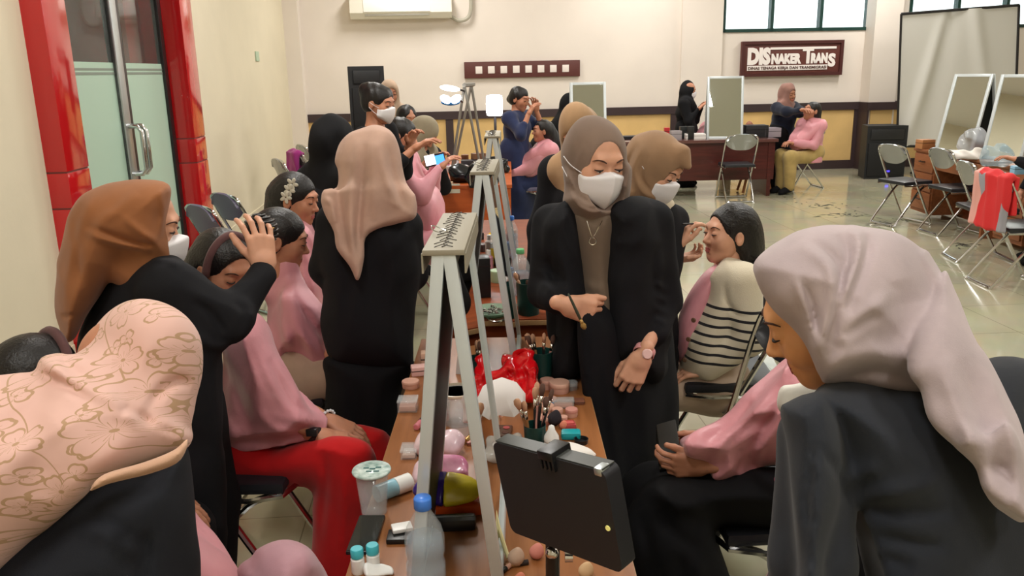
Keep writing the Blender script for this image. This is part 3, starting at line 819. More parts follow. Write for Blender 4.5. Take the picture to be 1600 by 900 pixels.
# right hand row, facing the drawer desks (+x)
G1 = 'folding chairs along the drawer desks'
def fl(px, py): return atz(px, py, 0)
CH4 = None
for (x1, y1, x2, y2, lb) in ((1358, 347, 1398, 356, 'silver folding chair with grey seat, furthest of those facing the drawer desks'),
                         (1433, 359, 1468, 370, 'silver folding chair facing the drawer desks, in front of the far desk drawers'),
                         (1469, 395, 1501, 413, 'silver folding chair behind the one carrying the red jacket'),
                         (1504, 432, 1556, 456, 'silver folding chair with a red and grey jacket over its back')):
    qa, qb = fl(x1, y1), fl(x2, y2); wv = nrm(qb-qa); fwd_ = np.array([-wv[1], wv[0], 0]); rz = math.atan2(-fwd_[0], fwd_[1]); o_ = (qa+qb)/2+fwd_*.235
    chair(ch_grey, (o_[0], o_[1], 0), rz, lb, None); CH4 = (o_, fwd_, wv)
q = fl(1148, 312); chair(ch_grey, (q[0], q[1]-.02, 0), .0, 'silver folding chair standing before the long mahogany table')
q = fl(1265, 292); chair(ch_grey, (q[0]-.12, q[1], 0), PI/2+.15, 'silver folding chair under the client in pink cape by the mahogany table')
# left wall group
G2 = 'folding chairs pushed against the left wall'
q = at(316, 322, 5.6); chair(ch_purp, (q[0]+.14, 5.66, 0), -.75, 'purple-backed folding chair by the red door column, nearer one', None)
q = at(347, 308, 6.1); chair(ch_purp, (q[0]+.16, 6.2, 0), -.75, 'purple-backed folding chair by the red door column, further one', None)
q = at(437, 255, 8.6); chair(ch_grey, (q[0]+.15, 8.68, 0), -1.0, 'silver-backed folding chair at the left wall behind the flower hair clip', None)
q = at(468, 245, 9.3); chair(ch_grey, (q[0]+.15, 9.38, 0), -1.0, 'silver-backed folding chair at the left wall carrying a magenta cloth', None)
q = at(478, 218, 10.3); chair(ch_grey, (q[0]+.1, 10.4, 0), -1.0, 'silver-backed folding chair at the left wall beside the black headscarf', None)
# ---- loudspeakers
m_spk = mat('speaker_black', (30, 31, 34), .6, bump=.2, bscale=300, bdist=.002)
def speaker(label, c, w, h, d, rz, z0, stand=False):
    t = thing('loudspeaker', label, 'speaker', (c[0], c[1], z0)); t['_e'].rotation_euler = (0, 0, rz); tt = T(); tt['_e'] = t['_e']; tt['_o'] = (0, 0, 0)
    pr = [(-w/2, -d/2), (w/2, -d/2), (w*.36, d/2), (-w*.36, d/2)]
    b = MB().prism(pr, (0, 0, 0), (1, 0, 0), (0, 1, 0), (0, 0, h)); b.build('cabinet', m_spk, tt)
    MB().box((-w/2+.03, -d/2-.02, .04), (w/2-.03, -d/2, h*.68), .012).build('grille', mat('speaker_grille', (22, 22, 24), .7, bump=.6, bscale=500, bdist=.002), tt)
    MB().box((-w/2+.05, -d/2-.014, h*.74), (w/2-.05, -d/2, h*.94), .012).build('horn', mat('speaker_horn', (36, 37, 40), .4), tt)
    return t, tt
q = fl(1380, 279)
t, tt = speaker('black loudspeaker standing on the floor beside the projection screen', (q[0], q[1]+.2), .60, .78, .42, .0, 0)
MB().box((.02, -.235, .10), (.07, -.228, .125), .002).build('blue_indicator', mat('blue_led', (60, 50, 255), .5, emit=3), tt)
q = at(568, 200, 9.5)
t, tt = speaker('black loudspeaker raised on a pole at the back left', (q[0], 9.7), .40, .72, .36, .35, at(568, 200, 9.5)[2]-.05)
MB().tube([(0, 0, 0), (0, 0, -.9)], .02, 8).build('pole', m_blackfr, tt)
for a in (0.3, 2.4, 4.5): MB().tube([(0, 0, -.5), (.4*math.cos(a), .4*math.sin(a), -t['_o'][2]+.01)], .014, 6).build('leg', m_blackfr, tt)
# ---- projection screen on a tripod
ys = 12.6
A = at(1408, 22, ys); B = at(1592, 8, ys); C_ = at(1584, 232, ys); D = at(1401, 228, ys)
t = thing('projection_screen', 'large creased white projection screen on a stand at the right', 'screen', ((A[0]+B[0])/2, ys, 0))
def f(u, v):
    p = (A*(1-u)+B*u)*(1-v)+(D*(1-u)+C_*u)*v
    w = .05*math.exp(-((u-.30+.32*v-.08)/.05)**2)*(1-abs(v-.5))+.04*math.exp(-((u-.62-.18*v)/.06)**2)-.03*math.exp(-((u-.42+.2*v)/.08)**2)
    return p+np.array([0, -w*1.3, 0])
MB().grid(f, 50, 30, thick=.004).build('screen_fabric', mat('screen_white', (208, 206, 200), .6), t)
b = MB()
e = np.array([0, -.012, 0])
for (p, q_) in ((A, B), (B, C_), (C_, D), (D, A)): b.tube([p+e*.5, q_+e*.5], .02 if p is not D else .018, 6)
b.build('border', m_blackfr, t)
mb = MB(); xm = (C_[0]+D[0])/2
mb.tube([(xm, ys+.06, .1), (xm, ys+.06, A[2])], .02, 8); mb.build('pole', m_blackfr, t)
for a in (.5, 2.6, 4.6): MB().tube([(xm, ys+.06, .5), (xm+.55*math.cos(a), ys+.06+.55*math.sin(a), .01)], .015, 6).build('leg', m_blackfr, t)
# ================================================================== PEOPLE LIBRARY
m_skin = mat('skin_light', (214, 160, 132), .5, var=.05, vscale=14, sss=.08, bump=.06, bscale=260, bdist=.001)
m_skin_t = mat('skin_tan', (186, 128, 100), .5, var=.05, vscale=14, sss=.08, bump=.06, bscale=260, bdist=.001)
m_skin_o = mat('skin_warm', (232, 168, 118), .45, var=.05, vscale=14, sss=.1, bump=.05, bscale=260, bdist=.001)
m_lip = mat('lip_rose', (176, 92, 86), .4)
m_brow = mat('brow_hair', (74, 48, 38), .8)
m_lash = mat('lash_dark', (38, 26, 24), .7)
m_eyew = mat('eye_white', (226, 216, 210), .25)
m_iris = mat('iris_brown', (48, 28, 20), .15)
m_hair = mat('black_hair', (22, 18, 18), .42, bump=.5, bscale=160, bdist=.004, spec=.5)
m_black = cloth('black_suiting', (25, 25, 29), rough=.9, sheen=0)
m_black2 = cloth('black_twill', (17, 17, 20), rough=.9, sheen=0)
m_mask = mat('face_mask_white', (236, 234, 238), .7, bump=.2, bscale=300, bdist=.001)
m_pink = mat('pink_cape_nylon', (216, 146, 156), .42, bump=.35, bscale=34, bdist=.006, sheen=.2, var=.04, vscale=5)
m_pinkd = mat('pink_cape_dull', (206, 140, 150), .5, bump=.3, bscale=18, bdist=.006, sheen=.2, var=.04, vscale=5)
def XF(s, c, R, k=1.0):
    c = np.array(c, float); R = np.array(R, float); c32 = c.astype(np.float32); R32 = R.astype(np.float32)
    cs = np.array([[x, y, z] for x in (s.lo[0], s.hi[0]) for y in (s.lo[1], s.hi[1]) for z in (s.lo[2], s.hi[2])])@R.T*k+c
    return S(lambda P: s.f(((P-c32)@R32)/k)*k, cs.min(0), cs.max(0))
def frame(fwd, up=(0, 0, 1)):
    y = nrm(fwd); x = nrm(np.cross(y, up)); z = np.cross(x, y); return np.stack([x, y, z], 1)
def head_sdf(mouth_open=0, neck=True, eyes=True, ears_on=True):
    a = U([ell((0, -.012, .030), (.073, .093, .083)), ell((0, .022, -.035), (.058, .066, .078)), cone((0, .062, -.092), (0, .058, -.09), .019)], .035)
    a = U([a, ell((.036, .056, -.022), (.026, .026, .03)), ell((-.036, .056, -.022), (.026, .026, .03)), cone((-.030, .077, .030), (.030, .077, .030), .010)], .022)
    a = SUB(a, U([ell((.031, .100, .008), (.020, .017, .013)), ell((-.031, .100, .008), (.020, .017, .013))], .001), .016)
    nose = U([cone((0, .080, .012), (0, .102, -.026), .006, .0105), ell((.010, .092, -.030), (.007, .008, .006)), ell((-.010, .092, -.030), (.007, .008, .006))], .008)
    a = U([a, nose], .010)
    lid = U([ell((.031, .074, .008), .0155), ell((-.031, .074, .008), .0155)], .001)
    a = U([a, lid], .006)
    lips = U([cone((-.016, .080, -.058), (.016, .080, -.058), .0065), cone((-.012, .080, -.068), (.012, .080, -.068), .0075)], .004)
    a = U([a, lips], .008)
    ears = []
    for s_ in (1, -1):
        e = ell((s_*.076, -.008, -.004), (.010, .019, .031)); ears.append(SUB(e, ell((s_*.086, -.002, .0), (.006, .010, .018)), .004))
    if ears_on: a = U([a]+ears, .006)
    return a
_HEAD = head_sdf(); _HEADN = head_sdf(ears_on=False)
def lip_sdf(): return INT(OFF(_HEAD, .0012), U([ell((0, .092, -.0575), (.022, .014, .0062)), ell((0, .092, -.0665), (.019, .014, .0068))], .002), .001)
def face_parts(t, c, R, k=1, lips=True, eyes='down', brows=True, look=-.35, hh=.0016):
    """brows, lashes and eyes as child meshes of the body"""
    tr = lambda p: np.array(c)+np.array(R)@np.array(p)*k
    if brows:
        for s_ in (1, -1):
            pts = [(s_*.016, .0905, .028), (s_*.028, .0885, .0335), (s_*.040, .081, .0335), (s_*.050, .070, .027)]
            MB().tube([tr(p) for p in pts], np.array([.0028, .0042, .0034, .0014])*k, 6, sm=5, flat=.6).build('eyebrow', m_brow, t, smooth=True)
    for s_ in (1, -1):
        ec = np.array([s_*.031, .0750, .0078])
        if eyes == 'closed' or eyes == 'down':
            z = -.0035 if eyes == 'closed' else -.002
            pts = [(ec[0]+dx, ec[1]+math.sqrt(max(.0161**2-dx*dx-(z-abs(dx)*.12)**2, 0)), ec[2]+z+abs(dx)*.02-(.0 if eyes == 'down' else .002*(1-(dx/.014)**2))) for dx in np.linspace(-.0142, .0142, 9)]
            MB().tube([tr(p) for p in pts], np.array([.0009, .0022, .0027, .0023, .0012])*k, 6).build('eyelashes', m_lash, t, smooth=True)
        if eyes in ('down', 'open'):
            zz = -.0065 if eyes == 'down' else -.001
            MB().ball(tr(ec+np.array([0, .0013, zz+.0])), np.array([.0105, .0148, .0040 if eyes == 'down' else .006])*k, 8, R=R).build('eye', m_eyew, t, smooth=True)
            MB().ball(tr(ec+np.array([0, .0100, zz])), np.array([.0048, .0066, .0036])*k, 8, R=R).build('iris', m_iris, t, smooth=True)
    if lips: mesh_sdf('lips', [(XF(lip_sdf(), c, R, k), hh*1.2)], m_lip, t)
def hand_sdf(W, d, n, thumb_side, curl=(20, 25, 15), scale=1.0, spread=6, thumb=(.55, .75, .25), tcurl=25, curls=None, squeeze=1):
    """W wrist point, d finger direction, n direction the palm faces, thumb_side +1/-1 picks the side = sign*(d x n)"""
    d = nrm(d); n = nrm(np.array(n, float)-d*np.dot(n, d)); s = np.cross(d, n)*thumb_side; k = scale; W = np.array(W, float)
    L = [(.040, .024, .019), (.044, .028, .021), (.041, .026, .020), (.032, .020, .018)]
    base = [.031, .0105, -.0100, -.0290]; fwd = [.084, .088, .084, .076]
    items = []; F = []
    for i in range(4):
        b = W+d*fwd[i]*k+s*base[i]*k*squeeze
        a = math.radians(spread*(1.5-i)/1.5); dd = nrm(d*math.cos(a)+s*math.sin(a)); p = b; ang = 0
        cu = curls[i] if curls else curl; r0 = (.0092 if i < 3 else .0080)*k
        fs = []
        for j in range(3):
            ang += math.radians(cu[j]); v = dd*math.cos(ang)+n*math.sin(ang); q = p+v*L[i][j]*k
            fs.append(cone(p, q, r0*(1-.08*j), r0*(1-.08*(j+1)))); p = q
        F.append(U(fs, .003*k))
        items.append(cone(W+s*base[i]*.75*k+d*.012*k, b, .0125*k, .0105*k))
    palm = U(items, .016*k)
    palm = U([palm, cone(W-d*.03*k, W+d*.02*k, .023*k, .021*k)], .02*k)
    tb = W+d*.024*k+s*.022*k+n*.006*k
    v = nrm(d*thumb[0]+s*thumb[1]+n*thumb[2]); t1 = tb+v*.040*k
    ax = nrm(np.cross(v, d)) if abs(np.dot(v, d)) < .98 else s
    def rotv(v, a): return v*math.cos(a)+np.cross(ax, v)*math.sin(a)
    v2 = rotv(v, math.radians(tcurl)); t2 = t1+v2*.032*k; v3 = rotv(v2, math.radians(tcurl*.6)); t3 = t2+v3*.024*k
    th = U([cone(tb, t1, .0140*k, .0115*k), cone(t1, t2, .0115*k, .0105*k), cone(t2, t3, .0105*k, .0085*k)], .004*k)
    out = U([palm, th], .012*k)
    for f_ in F: out = U([out, f_], .004*k)
    return out
def limb(pts, rs, k=.02): return U(chain(pts, rs), k)
def body_core(J, k=1.0, legs=True):
    """J joints: head, neck, chest, pelvis, sh_l, sh_r, el_l, el_r, wr_l, wr_r, hip_l, hip_r, kn_l, kn_r, an_l, an_r (toe dirs optional)"""
    g = lambda n: np.array(J[n], float)
    it = [cone(g('neck'), g('chest'), .060*k, .105*k), cone(g('chest'), g('pelvis'), .110*k, .105*k), cone(g('sh_l'), g('sh_r'), .050*k, .050*k)]
    hv = nrm(g('sh_r')-g('sh_l')); it += [cone(g('chest')-hv*.05*k, g('chest')+hv*.05*k, .09*k), cone(g('pelvis')-hv*.05*k, g('pelvis')+hv*.05*k, .095*k)]
    for s_ in 'lr':
        if 'el_'+s_ in J: it += chain([g('sh_'+s_), g('el_'+s_), g('wr_'+s_)], [.046*k, .038*k, .025*k])
        if legs and 'kn_'+s_ in J:
            it += chain([g('hip_'+s_), g('kn_'+s_), g('an_'+s_)], [.078*k, .055*k, .036*k])
            f = g('toe_'+s_) if 'toe_'+s_ in J else g('an_'+s_)+np.array([0, -.14, -.04])
            it.append(cone(g('an_'+s_), f, .036*k, .028*k))
    return U(it, .05*k)
def HD(hj): return _HEADN if hj else _HEAD
def clip_body(core, garments, keep, m=.010):
    return INT(core, U([OFF(g, -m) for g in garments]+keep, .004), .003)
def neck_sdf(c, R, k, neck):
    c = np.array(c, float); a = c+np.array(R)@np.array([0, -.025, -.055])*k
    return cone(a, neck, .050*k, .055*k)
def hood_sdf(c, R, k=1.0, face=True, puff=1.0, open_=(.060, .070, .086), oc=(0, .112, -.012), back=.0):
    h = U([ell((0, -.014, .030), np.array([.088, .106, .100])*puff), ell((0, -.005, -.045), np.array([.084, .092, .105])*puff), ell((0, -.07-back, -.01), (.066, .05+back, .065))], .05)
    h = XF(h, c, R, k)
    return h, (XF(ell(oc, open_), c, R, k) if face else None)
def person_base(label, base, group=None): return thing('person', label, 'person', base, group)
def lerp(a, b, t): return np.array(a)*(1-t)+np.array(b)*t
def mask_sdf(c, R, k=1.0):
    def f(P):
        ax = np.abs(P[:, 0]); y = P[:, 1]; z = P[:, 2]
        fr = (y-(.1225-.55*ax-6.0*np.minimum(z+.040, 0)**2-3.5*np.maximum(z+.030, 0)**2-4*ax*ax))*.82
        tp_ = (z-(.004-.38*ax))*.93; bt = -(z+.108-.62*ax)*.86; sd = ax-.066; bk = .03-y
        m = fr
        for q in (tp_, bt, sd, bk): m = -_smin(-m, -q, .006)
        return m
    return XF(S(f, (-.07, .02, -.115), (.07, .13, .01)), c, R, k)
def mask_parts(t, c, R, k=1.0, h=.0028, straps=True, m=None):
    o = mesh_sdf('face_mask', [(mask_sdf(c, R, k), h)], m or m_mask, t)
    if straps:
        tr = lambda p: np.array(c)+np.array(R)@np.array(p)*k
        for s_ in (1, -1):
            for z, z2 in ((-.018, .01), (-.065, -.02)):
                MB().tube([tr((s_*.058, .052, z)), tr((s_*.084, .02, (z+z2)/2)), tr((s_*.094, -.01, z2))], .0014*k, 5, sm=4).build('mask_strap', m_mask, sub(o, t), smooth=True)
    return o
# ---- generic clothed figure for the people further back
def figure(label, head, fwd, sh, pelvis, arms, legs=None, tilt=(0, 0, 1), k=1.0, skin=None, top=None, top_m=None, bottom_m=None, hijab=None, hair=None, mask=False, cape=None,
           h=.012, hh=.004, skirt=False, drape=.0, face=True, eyes='closed', sleeve=1.0, group=None, seated=False, hands=True, hem=.12, hood_puff=1.0, lips=True, blouse=None, bottom_parts=True, capedirs=None, hcurl=None):
    """head: head centre; fwd: facing; sh: (left, right) shoulder points; pelvis; arms: {'l':(elbow, wrist, handdir, palm), ...}; legs {'l':(hip,knee,ankle,toe)}"""
    skin = skin or m_skin_t
    head = np.array(head, float); R = frame(fwd, tilt); shl, shr = [np.array(s_, float) for s_ in sh]; pelvis = np.array(pelvis, float)
    mid = (shl+shr)/2; neck = mid+np.array([0, 0, .035]); chest = lerp(mid, pelvis, .3)+np.array([0, 0, -.02])
    hv = nrm(shr-shl)
    J = dict(head=head, neck=neck, chest=chest, pelvis=pelvis, sh_l=shl, sh_r=shr)
    for s_ in 'lr':
        if s_ in arms: J['el_'+s_], J['wr_'+s_] = np.array(arms[s_][0], float), np.array(arms[s_][1], float)
        if legs and s_ in legs: J['hip_'+s_], J['kn_'+s_], J['an_'+s_], J['toe_'+s_] = [np.array(q, float) for q in legs[s_]]
    base = (pelvis[0], pelvis[1], 0)
    t = person_base(label, base, group)
    core = U([body_core(J, .92*k), neck_sdf(head, R, k, neck)], .03)
    prts = [(core, max(h, .012)), (XF(_HEADN if hijab is not None else _HEAD, head, R, k), hh if face else hh*1.6)]
    if hands:
        for s_ in 'lr':
            if s_ in arms and len(arms[s_]) > 2 and arms[s_][2] is not None:
                a = arms[s_]; ts = a[4] if len(a) > 4 else (1 if s_ == 'r' else -1)
                prts.append((hand_sdf(a[1], a[2], a[3], ts, curl=hcurl or (22, 28, 15), scale=k), min(.0045, hh) if hh < .006 else .006))
    body = mesh_sdf('body', prts, skin, t)
    tb = sub(body, t)
    if face: face_parts(t, head, R, k, eyes=eyes, lips=lips and not mask, hh=max(.0016, hh*.5))
    wfun = wr(.010*k, 16, int(abs(head[0])*100), dirv=(0, 0, 1))
    if top_m is not None:
        hp = pelvis+np.array([0, 0, -hem]); it = [cone(neck-np.array([0, 0, .03]), chest, .07*k, .130*k), cone(chest, pelvis, .135*k, .13*k), cone(pelvis, hp, .13*k, .145*k), cone(shl, shr, .062*k, .062*k),
              cone(chest-hv*.055*k, chest+hv*.055*k, .11*k), cone(pelvis-hv*.055*k, pelvis+hv*.055*k, .12*k), cone(hp-hv*.06*k, hp+hv*.06*k, .115*k)]
        for s_ in 'lr':
            if 'el_'+s_ in J:
                w_ = lerp(J['el_'+s_], J['wr_'+s_], sleeve*.96); it += chain([J['sh_'+s_], J['el_'+s_], w_], [.064*k, .054*k, .040*k])
        s2 = INT(U(it, .04*k), half(hp, (0, 0, -1)), .01)
        if not seated or True: mesh_sdf(top or 'blazer', [(DISP(s2, wfun), h)], top_m, t)
    if bottom_m is not None and legs:
        it = [cone(pelvis-hv*.05*k, pelvis+hv*.05*k, .125*k)]
        for s_ in 'lr':
            if 'kn_'+s_ in J:
                an = J['an_'+s_]; rs = [.100*k, .078*k, .070*k] if not skirt else [.125*k, .13*k, .13*k]
                it += chain([J['hip_'+s_], J['kn_'+s_], an+np.array([0, 0, .03])], rs)
        if skirt and 'kn_l' in J and 'kn_r' in J: it += chain([(J['kn_l']+J['kn_r'])/2, (J['an_l']+J['an_r'])/2], [.13*k, .14*k])
        mesh_sdf('skirt' if skirt else 'trousers', [(DISP(U(it, .05 if not skirt else .09), wr(.012*k, 14, 5, dirv=(0, 0, 1))), h)], bottom_m, t)
        sh_ = [U(chain([J['an_'+s_]-np.array([0, 0, .005]), J['toe_'+s_]], [.045*k, .036*k]), .01) for s_ in 'lr' if 'an_'+s_ in J]
        for q in sh_: mesh_sdf('shoe', [(q, .008)], m_black2, t)
    if hijab is not None:
        hd, op = hood_sdf(head, R, k, puff=hood_puff)
        dn = [cone(head+R@np.array([0, -.02, -.07])*k, neck-np.array([0, 0, .01]), .083*k, .095*k), cone(lerp(neck, shl, .55), lerp(neck, shr, .55), .075*k)]
        if drape: dn += [cone(neck, lerp(mid, pelvis, drape)+R@np.array([0, .03, 0]), .10*k, .12*k), cone(lerp(neck, shl, .7), lerp(mid, pelvis, drape*.8), .075*k, .10*k), cone(lerp(neck, shr, .7), lerp(mid, pelvis, drape*.8), .075*k, .10*k)]
        s2 = DISP(U([hd]+dn, .05*k), plus(wr(.007*k, 26, 11+int(abs(head[1])*10), dirv=nrm(neck-head))))
        s2 = SUB(s2, op, .010)
        mesh_sdf('headscarf', [(s2, max(hh*1.5, h*.7))], hijab, t)
    if hair is not None:
        cap = SUB(XF(U([ell((0, -.018, .036), (.082, .100, .088)), ell((0, -.045, -.01), (.075, .07, .07))], .03), head, R, k), XF(ell((0, .105, -.035), (.067, .090, .095)), head, R, k), .012)
        it = [cap]
        tr = lambda p: head+R@np.array(p)*k
        for seg in hair.get('tails', []): it.append(U(chain([tr(p) for p in seg[0]], [r*k for r in seg[1]]), .01))
        s2 = DISP(U(it, .03*k), wr(.0035*k, 60, 3, dirv=(0, 0, 1), aniso=.1))
        mesh_sdf('hair', [(s2, max(.005, hh*1.3))], hair.get('m', m_hair), t)
    if mask: mask_parts(t, head, R, k, h=max(.0028, hh*.8), straps=hh < .006)
    if cape is not None:
        pts = cape['pts']  # list of (center, radius)
        it = [cone(neck, mid-np.array([0, 0, .02]), .062*k, .10*k), cone(shl, shr, .075*k)]
        for a, b, ra, rb in cape['cones']: it.append(cone(a, b, ra, rb))
        s2 = U(it, cape.get('k', .10)); s2 = DISP(s2, crease(.02, 14, 4, dirv=(0, 0, 1)))
        if 'cut' in cape: s2 = INT(s2, half(*cape['cut']), .012)
        mesh_sdf('cape', [(DISP(s2, plus(wr(cape.get('amp', .014), cape.get('fr', 15), 9, dirv=cape.get('dir', (0, 0, 1))))), h)], cape.get('m', m_pink), t)
    return t, R, J
# ================================================================== PEOPLE NEAR THE CAMERA
def V3(px, py, Y): return at(px, py, Y)
# ------------------------------------------------ Q: standing woman in black blazer and white mask
def centre_woman():
    Y = 2.45
    hc = V3(930, 250, Y); R = frame((.36, -.88, -.30), (.05, -.05, 1)); k = 1.02
    t = person_base('standing woman in taupe headscarf, black blazer and white mask, holding a make-up brush', (.40, 2.5, 0))
    sl, sr = V3(1018, 345, Y+.02), V3(862, 350, Y+.02)
    neck = V3(935, 335, Y+.02); chest = V3(940, 400, Y+.02); pel = V3(975, 535, 2.55)
    el_r, wr_r = V3(852, 455, 2.43), V3(884, 477, 2.27)
    el_l, wr_l = V3(1040, 468, 2.50), V3(1004, 556, 2.33)
    hipl, hipr = V3(1010, 560, 2.56), V3(955, 560, 2.53)
    J = dict(head=hc, neck=neck, chest=chest, pelvis=pel, sh_l=sl, sh_r=sr, el_l=el_l, el_r=el_r, wr_l=wr_l, wr_r=wr_r,
             hip_l=hipl, hip_r=hipr, kn_l=(.47, 2.55, .42), kn_r=(.33, 2.5, .42), an_l=(.48, 2.58, .07), an_r=(.34, 2.54, .07), toe_l=(.46, 2.42, .03), toe_r=(.32, 2.38, .03))
    core = U([body_core(J, .86), neck_sdf(hc, R, k, neck)], .03)
    h1 = hand_sdf(wr_r, (.95, .12, -.35), (.1, 1, -.05), 1, curls=[(42, 55, 30), (48, 55, 30), (52, 55, 30), (55, 55, 30)], scale=.92, thumb=(.85, .45, .15), tcurl=12)
    h2 = hand_sdf(wr_l, (-.42, -.1, -.90), (.15, 1, -.1), -1, curls=[(25, 42, 25), (28, 45, 28), (30, 48, 28), (32, 50, 28)], scale=.95, thumb=(.8, .5, .4))
    face_parts(t, hc, R, k, lips=False, eyes='down')
    mask_parts(t, hc, R, k*1.04)
    # blouse
    m_bl = cloth('taupe_knit', (112, 96, 82), weave=500)
    bl = poly([(895, 318), (960, 315), (985, 350), (980, 420), (985, 480), (975, 520), (915, 520), (905, 470), (895, 420), (880, 360)], Y+.02, .105, .10)
    bl = DISP(bl, plus(folds([([(912, 440), (930, 452), (945, 448)], .012, .005), ([(912, 458), (930, 468), (945, 465)], .01, .004), ([(915, 472), (930, 480), (945, 478)], .01, .004)]), wr(.003, 30, 2)))
    mesh_sdf('blouse', [(bl, .008)], m_bl, t)
    # skirt
    m_den = cloth('black_denim', (19, 20, 25), weave=700, sheen=0)
    sk = poly([(915, 476), (960, 478), (1035, 490), (1058, 560), (1062, 640), (1058, 720), (1056, 800), (1050, 900), (935, 900), (928, 800), (920, 700), (908, 600), (905, 540)], [(960, 480, 2.47), (980, 600, 2.53), (990, 900, 2.56)], .13, .12)
    sk = DISP(sk, plus(folds([([(934, 520), (940, 620), (962, 760), (980, 880)], .015, -.008), ([(1000, 540), (1010, 680), (1010, 860)], .03, .015), ([(960, 560), (975, 700), (985, 860)], .02, -.010), ([(1040, 560), (1042, 700), (1036, 860)], .02, -.010)]), wr(.006, 14, 6, dirv=(0, 0, 1))))
    sk = INT(sk, half((0, 0, .09), (0, 0, -1)))
    so = mesh_sdf('skirt', [(sk, .011)], m_den, t)
    seam = MB()
    for pl in ([(921, 484), (931, 520), (934, 560), (935, 598)],):
        seam.tube([V3(x, y, 2.53)-np.array([0, .132, 0]) for x, y in pl], .0013, 5, sm=4)
    seam.build('seam_stitching', mat('stitch_grey', (150, 150, 150), .8), sub(so, t))
    for s_ in 'lr': mesh_sdf('shoe', [(U(chain([np.array(J['an_'+s_])-np.array([0, 0, .01]), J['toe_'+s_]], [.048, .036]), .01), .008)], m_black2, t)
    # blazer
    left = poly([(884, 314), (893, 322), (904, 340), (907, 380), (911, 430), (916, 470), (918, 520), (905, 580), (890, 597), (868, 600), (858, 575), (866, 520), (862, 470), (858, 430), (838, 400), (838, 352), (858, 328)], [(880, 330, Y), (880, 600, 2.46), (850, 400, Y+.03)], .135, .09)
    right = poly([(966, 312), (990, 304), (1018, 314), (1040, 345), (1048, 400), (1042, 470), (1040, 520), (1046, 575), (1030, 600), (1000, 596), (975, 580), (964, 576), (950, 560), (943, 500), (944, 430), (945, 370), (950, 330)], [(980, 330, Y), (980, 600, 2.50), (1040, 400, Y+.05)], .140, .09)
    back = poly([(870, 322), (1010, 315), (1040, 380), (1038, 560), (875, 560), (855, 400)], Y+.06, .10, .09)
    slr = U(chain([sr+np.array([0, 0, .005]), el_r, lerp(el_r, wr_r, .55)], [.062, .054, .046]), .02)
    sll = U(chain([sl, el_l, V3(1022, 517, 2.42)], [.064, .053, .048]), .02)
    lap = folds([([(893, 322), (880, 350), (890, 385), (908, 420)], .008, .006), ([(960, 330), (972, 350), (958, 400), (948, 450)], .008, .006),
                 ([(1030, 380), (1020, 420), (1026, 470)], .012, -.010), ([(1020, 440), (1045, 455)], .008, .006), ([(1018, 460), (1045, 472)], .008, .006), ([(1020, 480), (1045, 490)], .008, .006), ([(1020, 497), (1042, 506)], .008, .005), ([(840, 420), (862, 440)], .008, .006), ([(845, 440), (868, 456)], .008, .005), ([(868, 350), (860, 400), (866, 450)], .01, -.008)])
    bz = DISP(U([U([left, back], .02), slr], .02), plus(lap, wr(.004, 24, 4, dirv=(0, 0, 1)), crease(.005, 22, 5)))
    bz2 = DISP(U([U([right, back], .02), sll], .02), plus(lap, wr(.004, 24, 8, dirv=(0, 0, 1)), crease(.005, 22, 9)))
    gap = poly([(894, 324), (960, 318), (950, 336), (945, 370), (944, 430), (943, 500), (947, 560), (960, 640), (915, 640), (916, 560), (917, 510), (915, 468), (910, 430), (906, 380), (903, 340)], Y-.22, .27, .02, sm=1)
    bzz = SUB(U([bz, bz2], .01), S(gap.f, gap.lo, gap.hi), .006)
    # keep the torso hollow where the blouse shows
    bo = mesh_sdf('blazer', [(bzz, .0075)], m_black, t)
    # headscarf
    m_h = cloth('taupe_headscarf', (132, 112, 100), weave=600, bump=.15)
    hd, op = hood_sdf(hc, R, k*.98, puff=.93, open_=(.060, .080, .088), oc=(.004, .115, .012))
    wrap = [poly([(888, 270), (886, 300), (884, 314), (893, 326), (905, 338), (925, 343), (950, 334), (972, 314), (984, 290), (982, 262), (960, 300), (920, 300)], Y-.01, .095, .05), cone(V3(925, 315, Y), V3(940, 312, Y), .075)]
    hs = DISP(U([hd]+wrap, .03), plus(folds([([(890, 300), (905, 322), (930, 332), (965, 318)], .007, .006), ([(888, 285), (905, 306), (925, 318)], .006, -.005), ([(975, 280), (965, 305), (945, 325)], .006, .005), ([(915, 225), (900, 260), (898, 290)], .008, .003)]), wr(.003, 30, 3, dirv=(0, 0, 1))))
    hs = SUB(hs, op, .006); hs = SUB(hs, XF(ell((0, .10, -.06), (.052, .06, .05)), hc, R, k), .005)
    mesh_sdf('headscarf', [(hs, .0045)], m_h, t)
    core = clip_body(core, [bzz, bl, sk], [cone(V3(930, 290, Y), V3(935, 325, Y+.02), .065), limb([lerp(el_r, wr_r, .5), wr_r], [.045, .04]), limb([V3(1022, 510, 2.42), wr_l], [.045, .04]), ell((.4, 2.5, .04), (.2, .3, .08))])
    mesh_sdf('body', [(core, .011), (XF(_HEADN, hc, R, k), .0028), (h1, .0026), (h2, .0026)], m_skin, t)
    # necklace, watch
    m_sil = mat('silver', (220, 215, 205), .2, metal=1)
    b = MB(); Yn = Y-.095
    b.tube([V3(917, 345, Yn+.01), V3(921, 358, Yn), V3(926, 370, Yn-.003), V3(934, 358, Yn), V3(941, 345, Yn+.01)], .0012, 5, sm=4)
    b.tube([V3(926, 377, Yn-.006)+np.array([.0105*math.cos(a), 0, .0105*math.sin(a)]) for a in np.linspace(0, 2*PI, 18)[:-1]], .0014, 5, closed=True)
    b.build('necklace', m_sil, t)
    fd = nrm(wr_l-el_l); wc = lerp(el_l, wr_l, .93)
    u = nrm(np.cross(fd, (0, 1, 0))); v = np.cross(fd, u)
    b = MB()
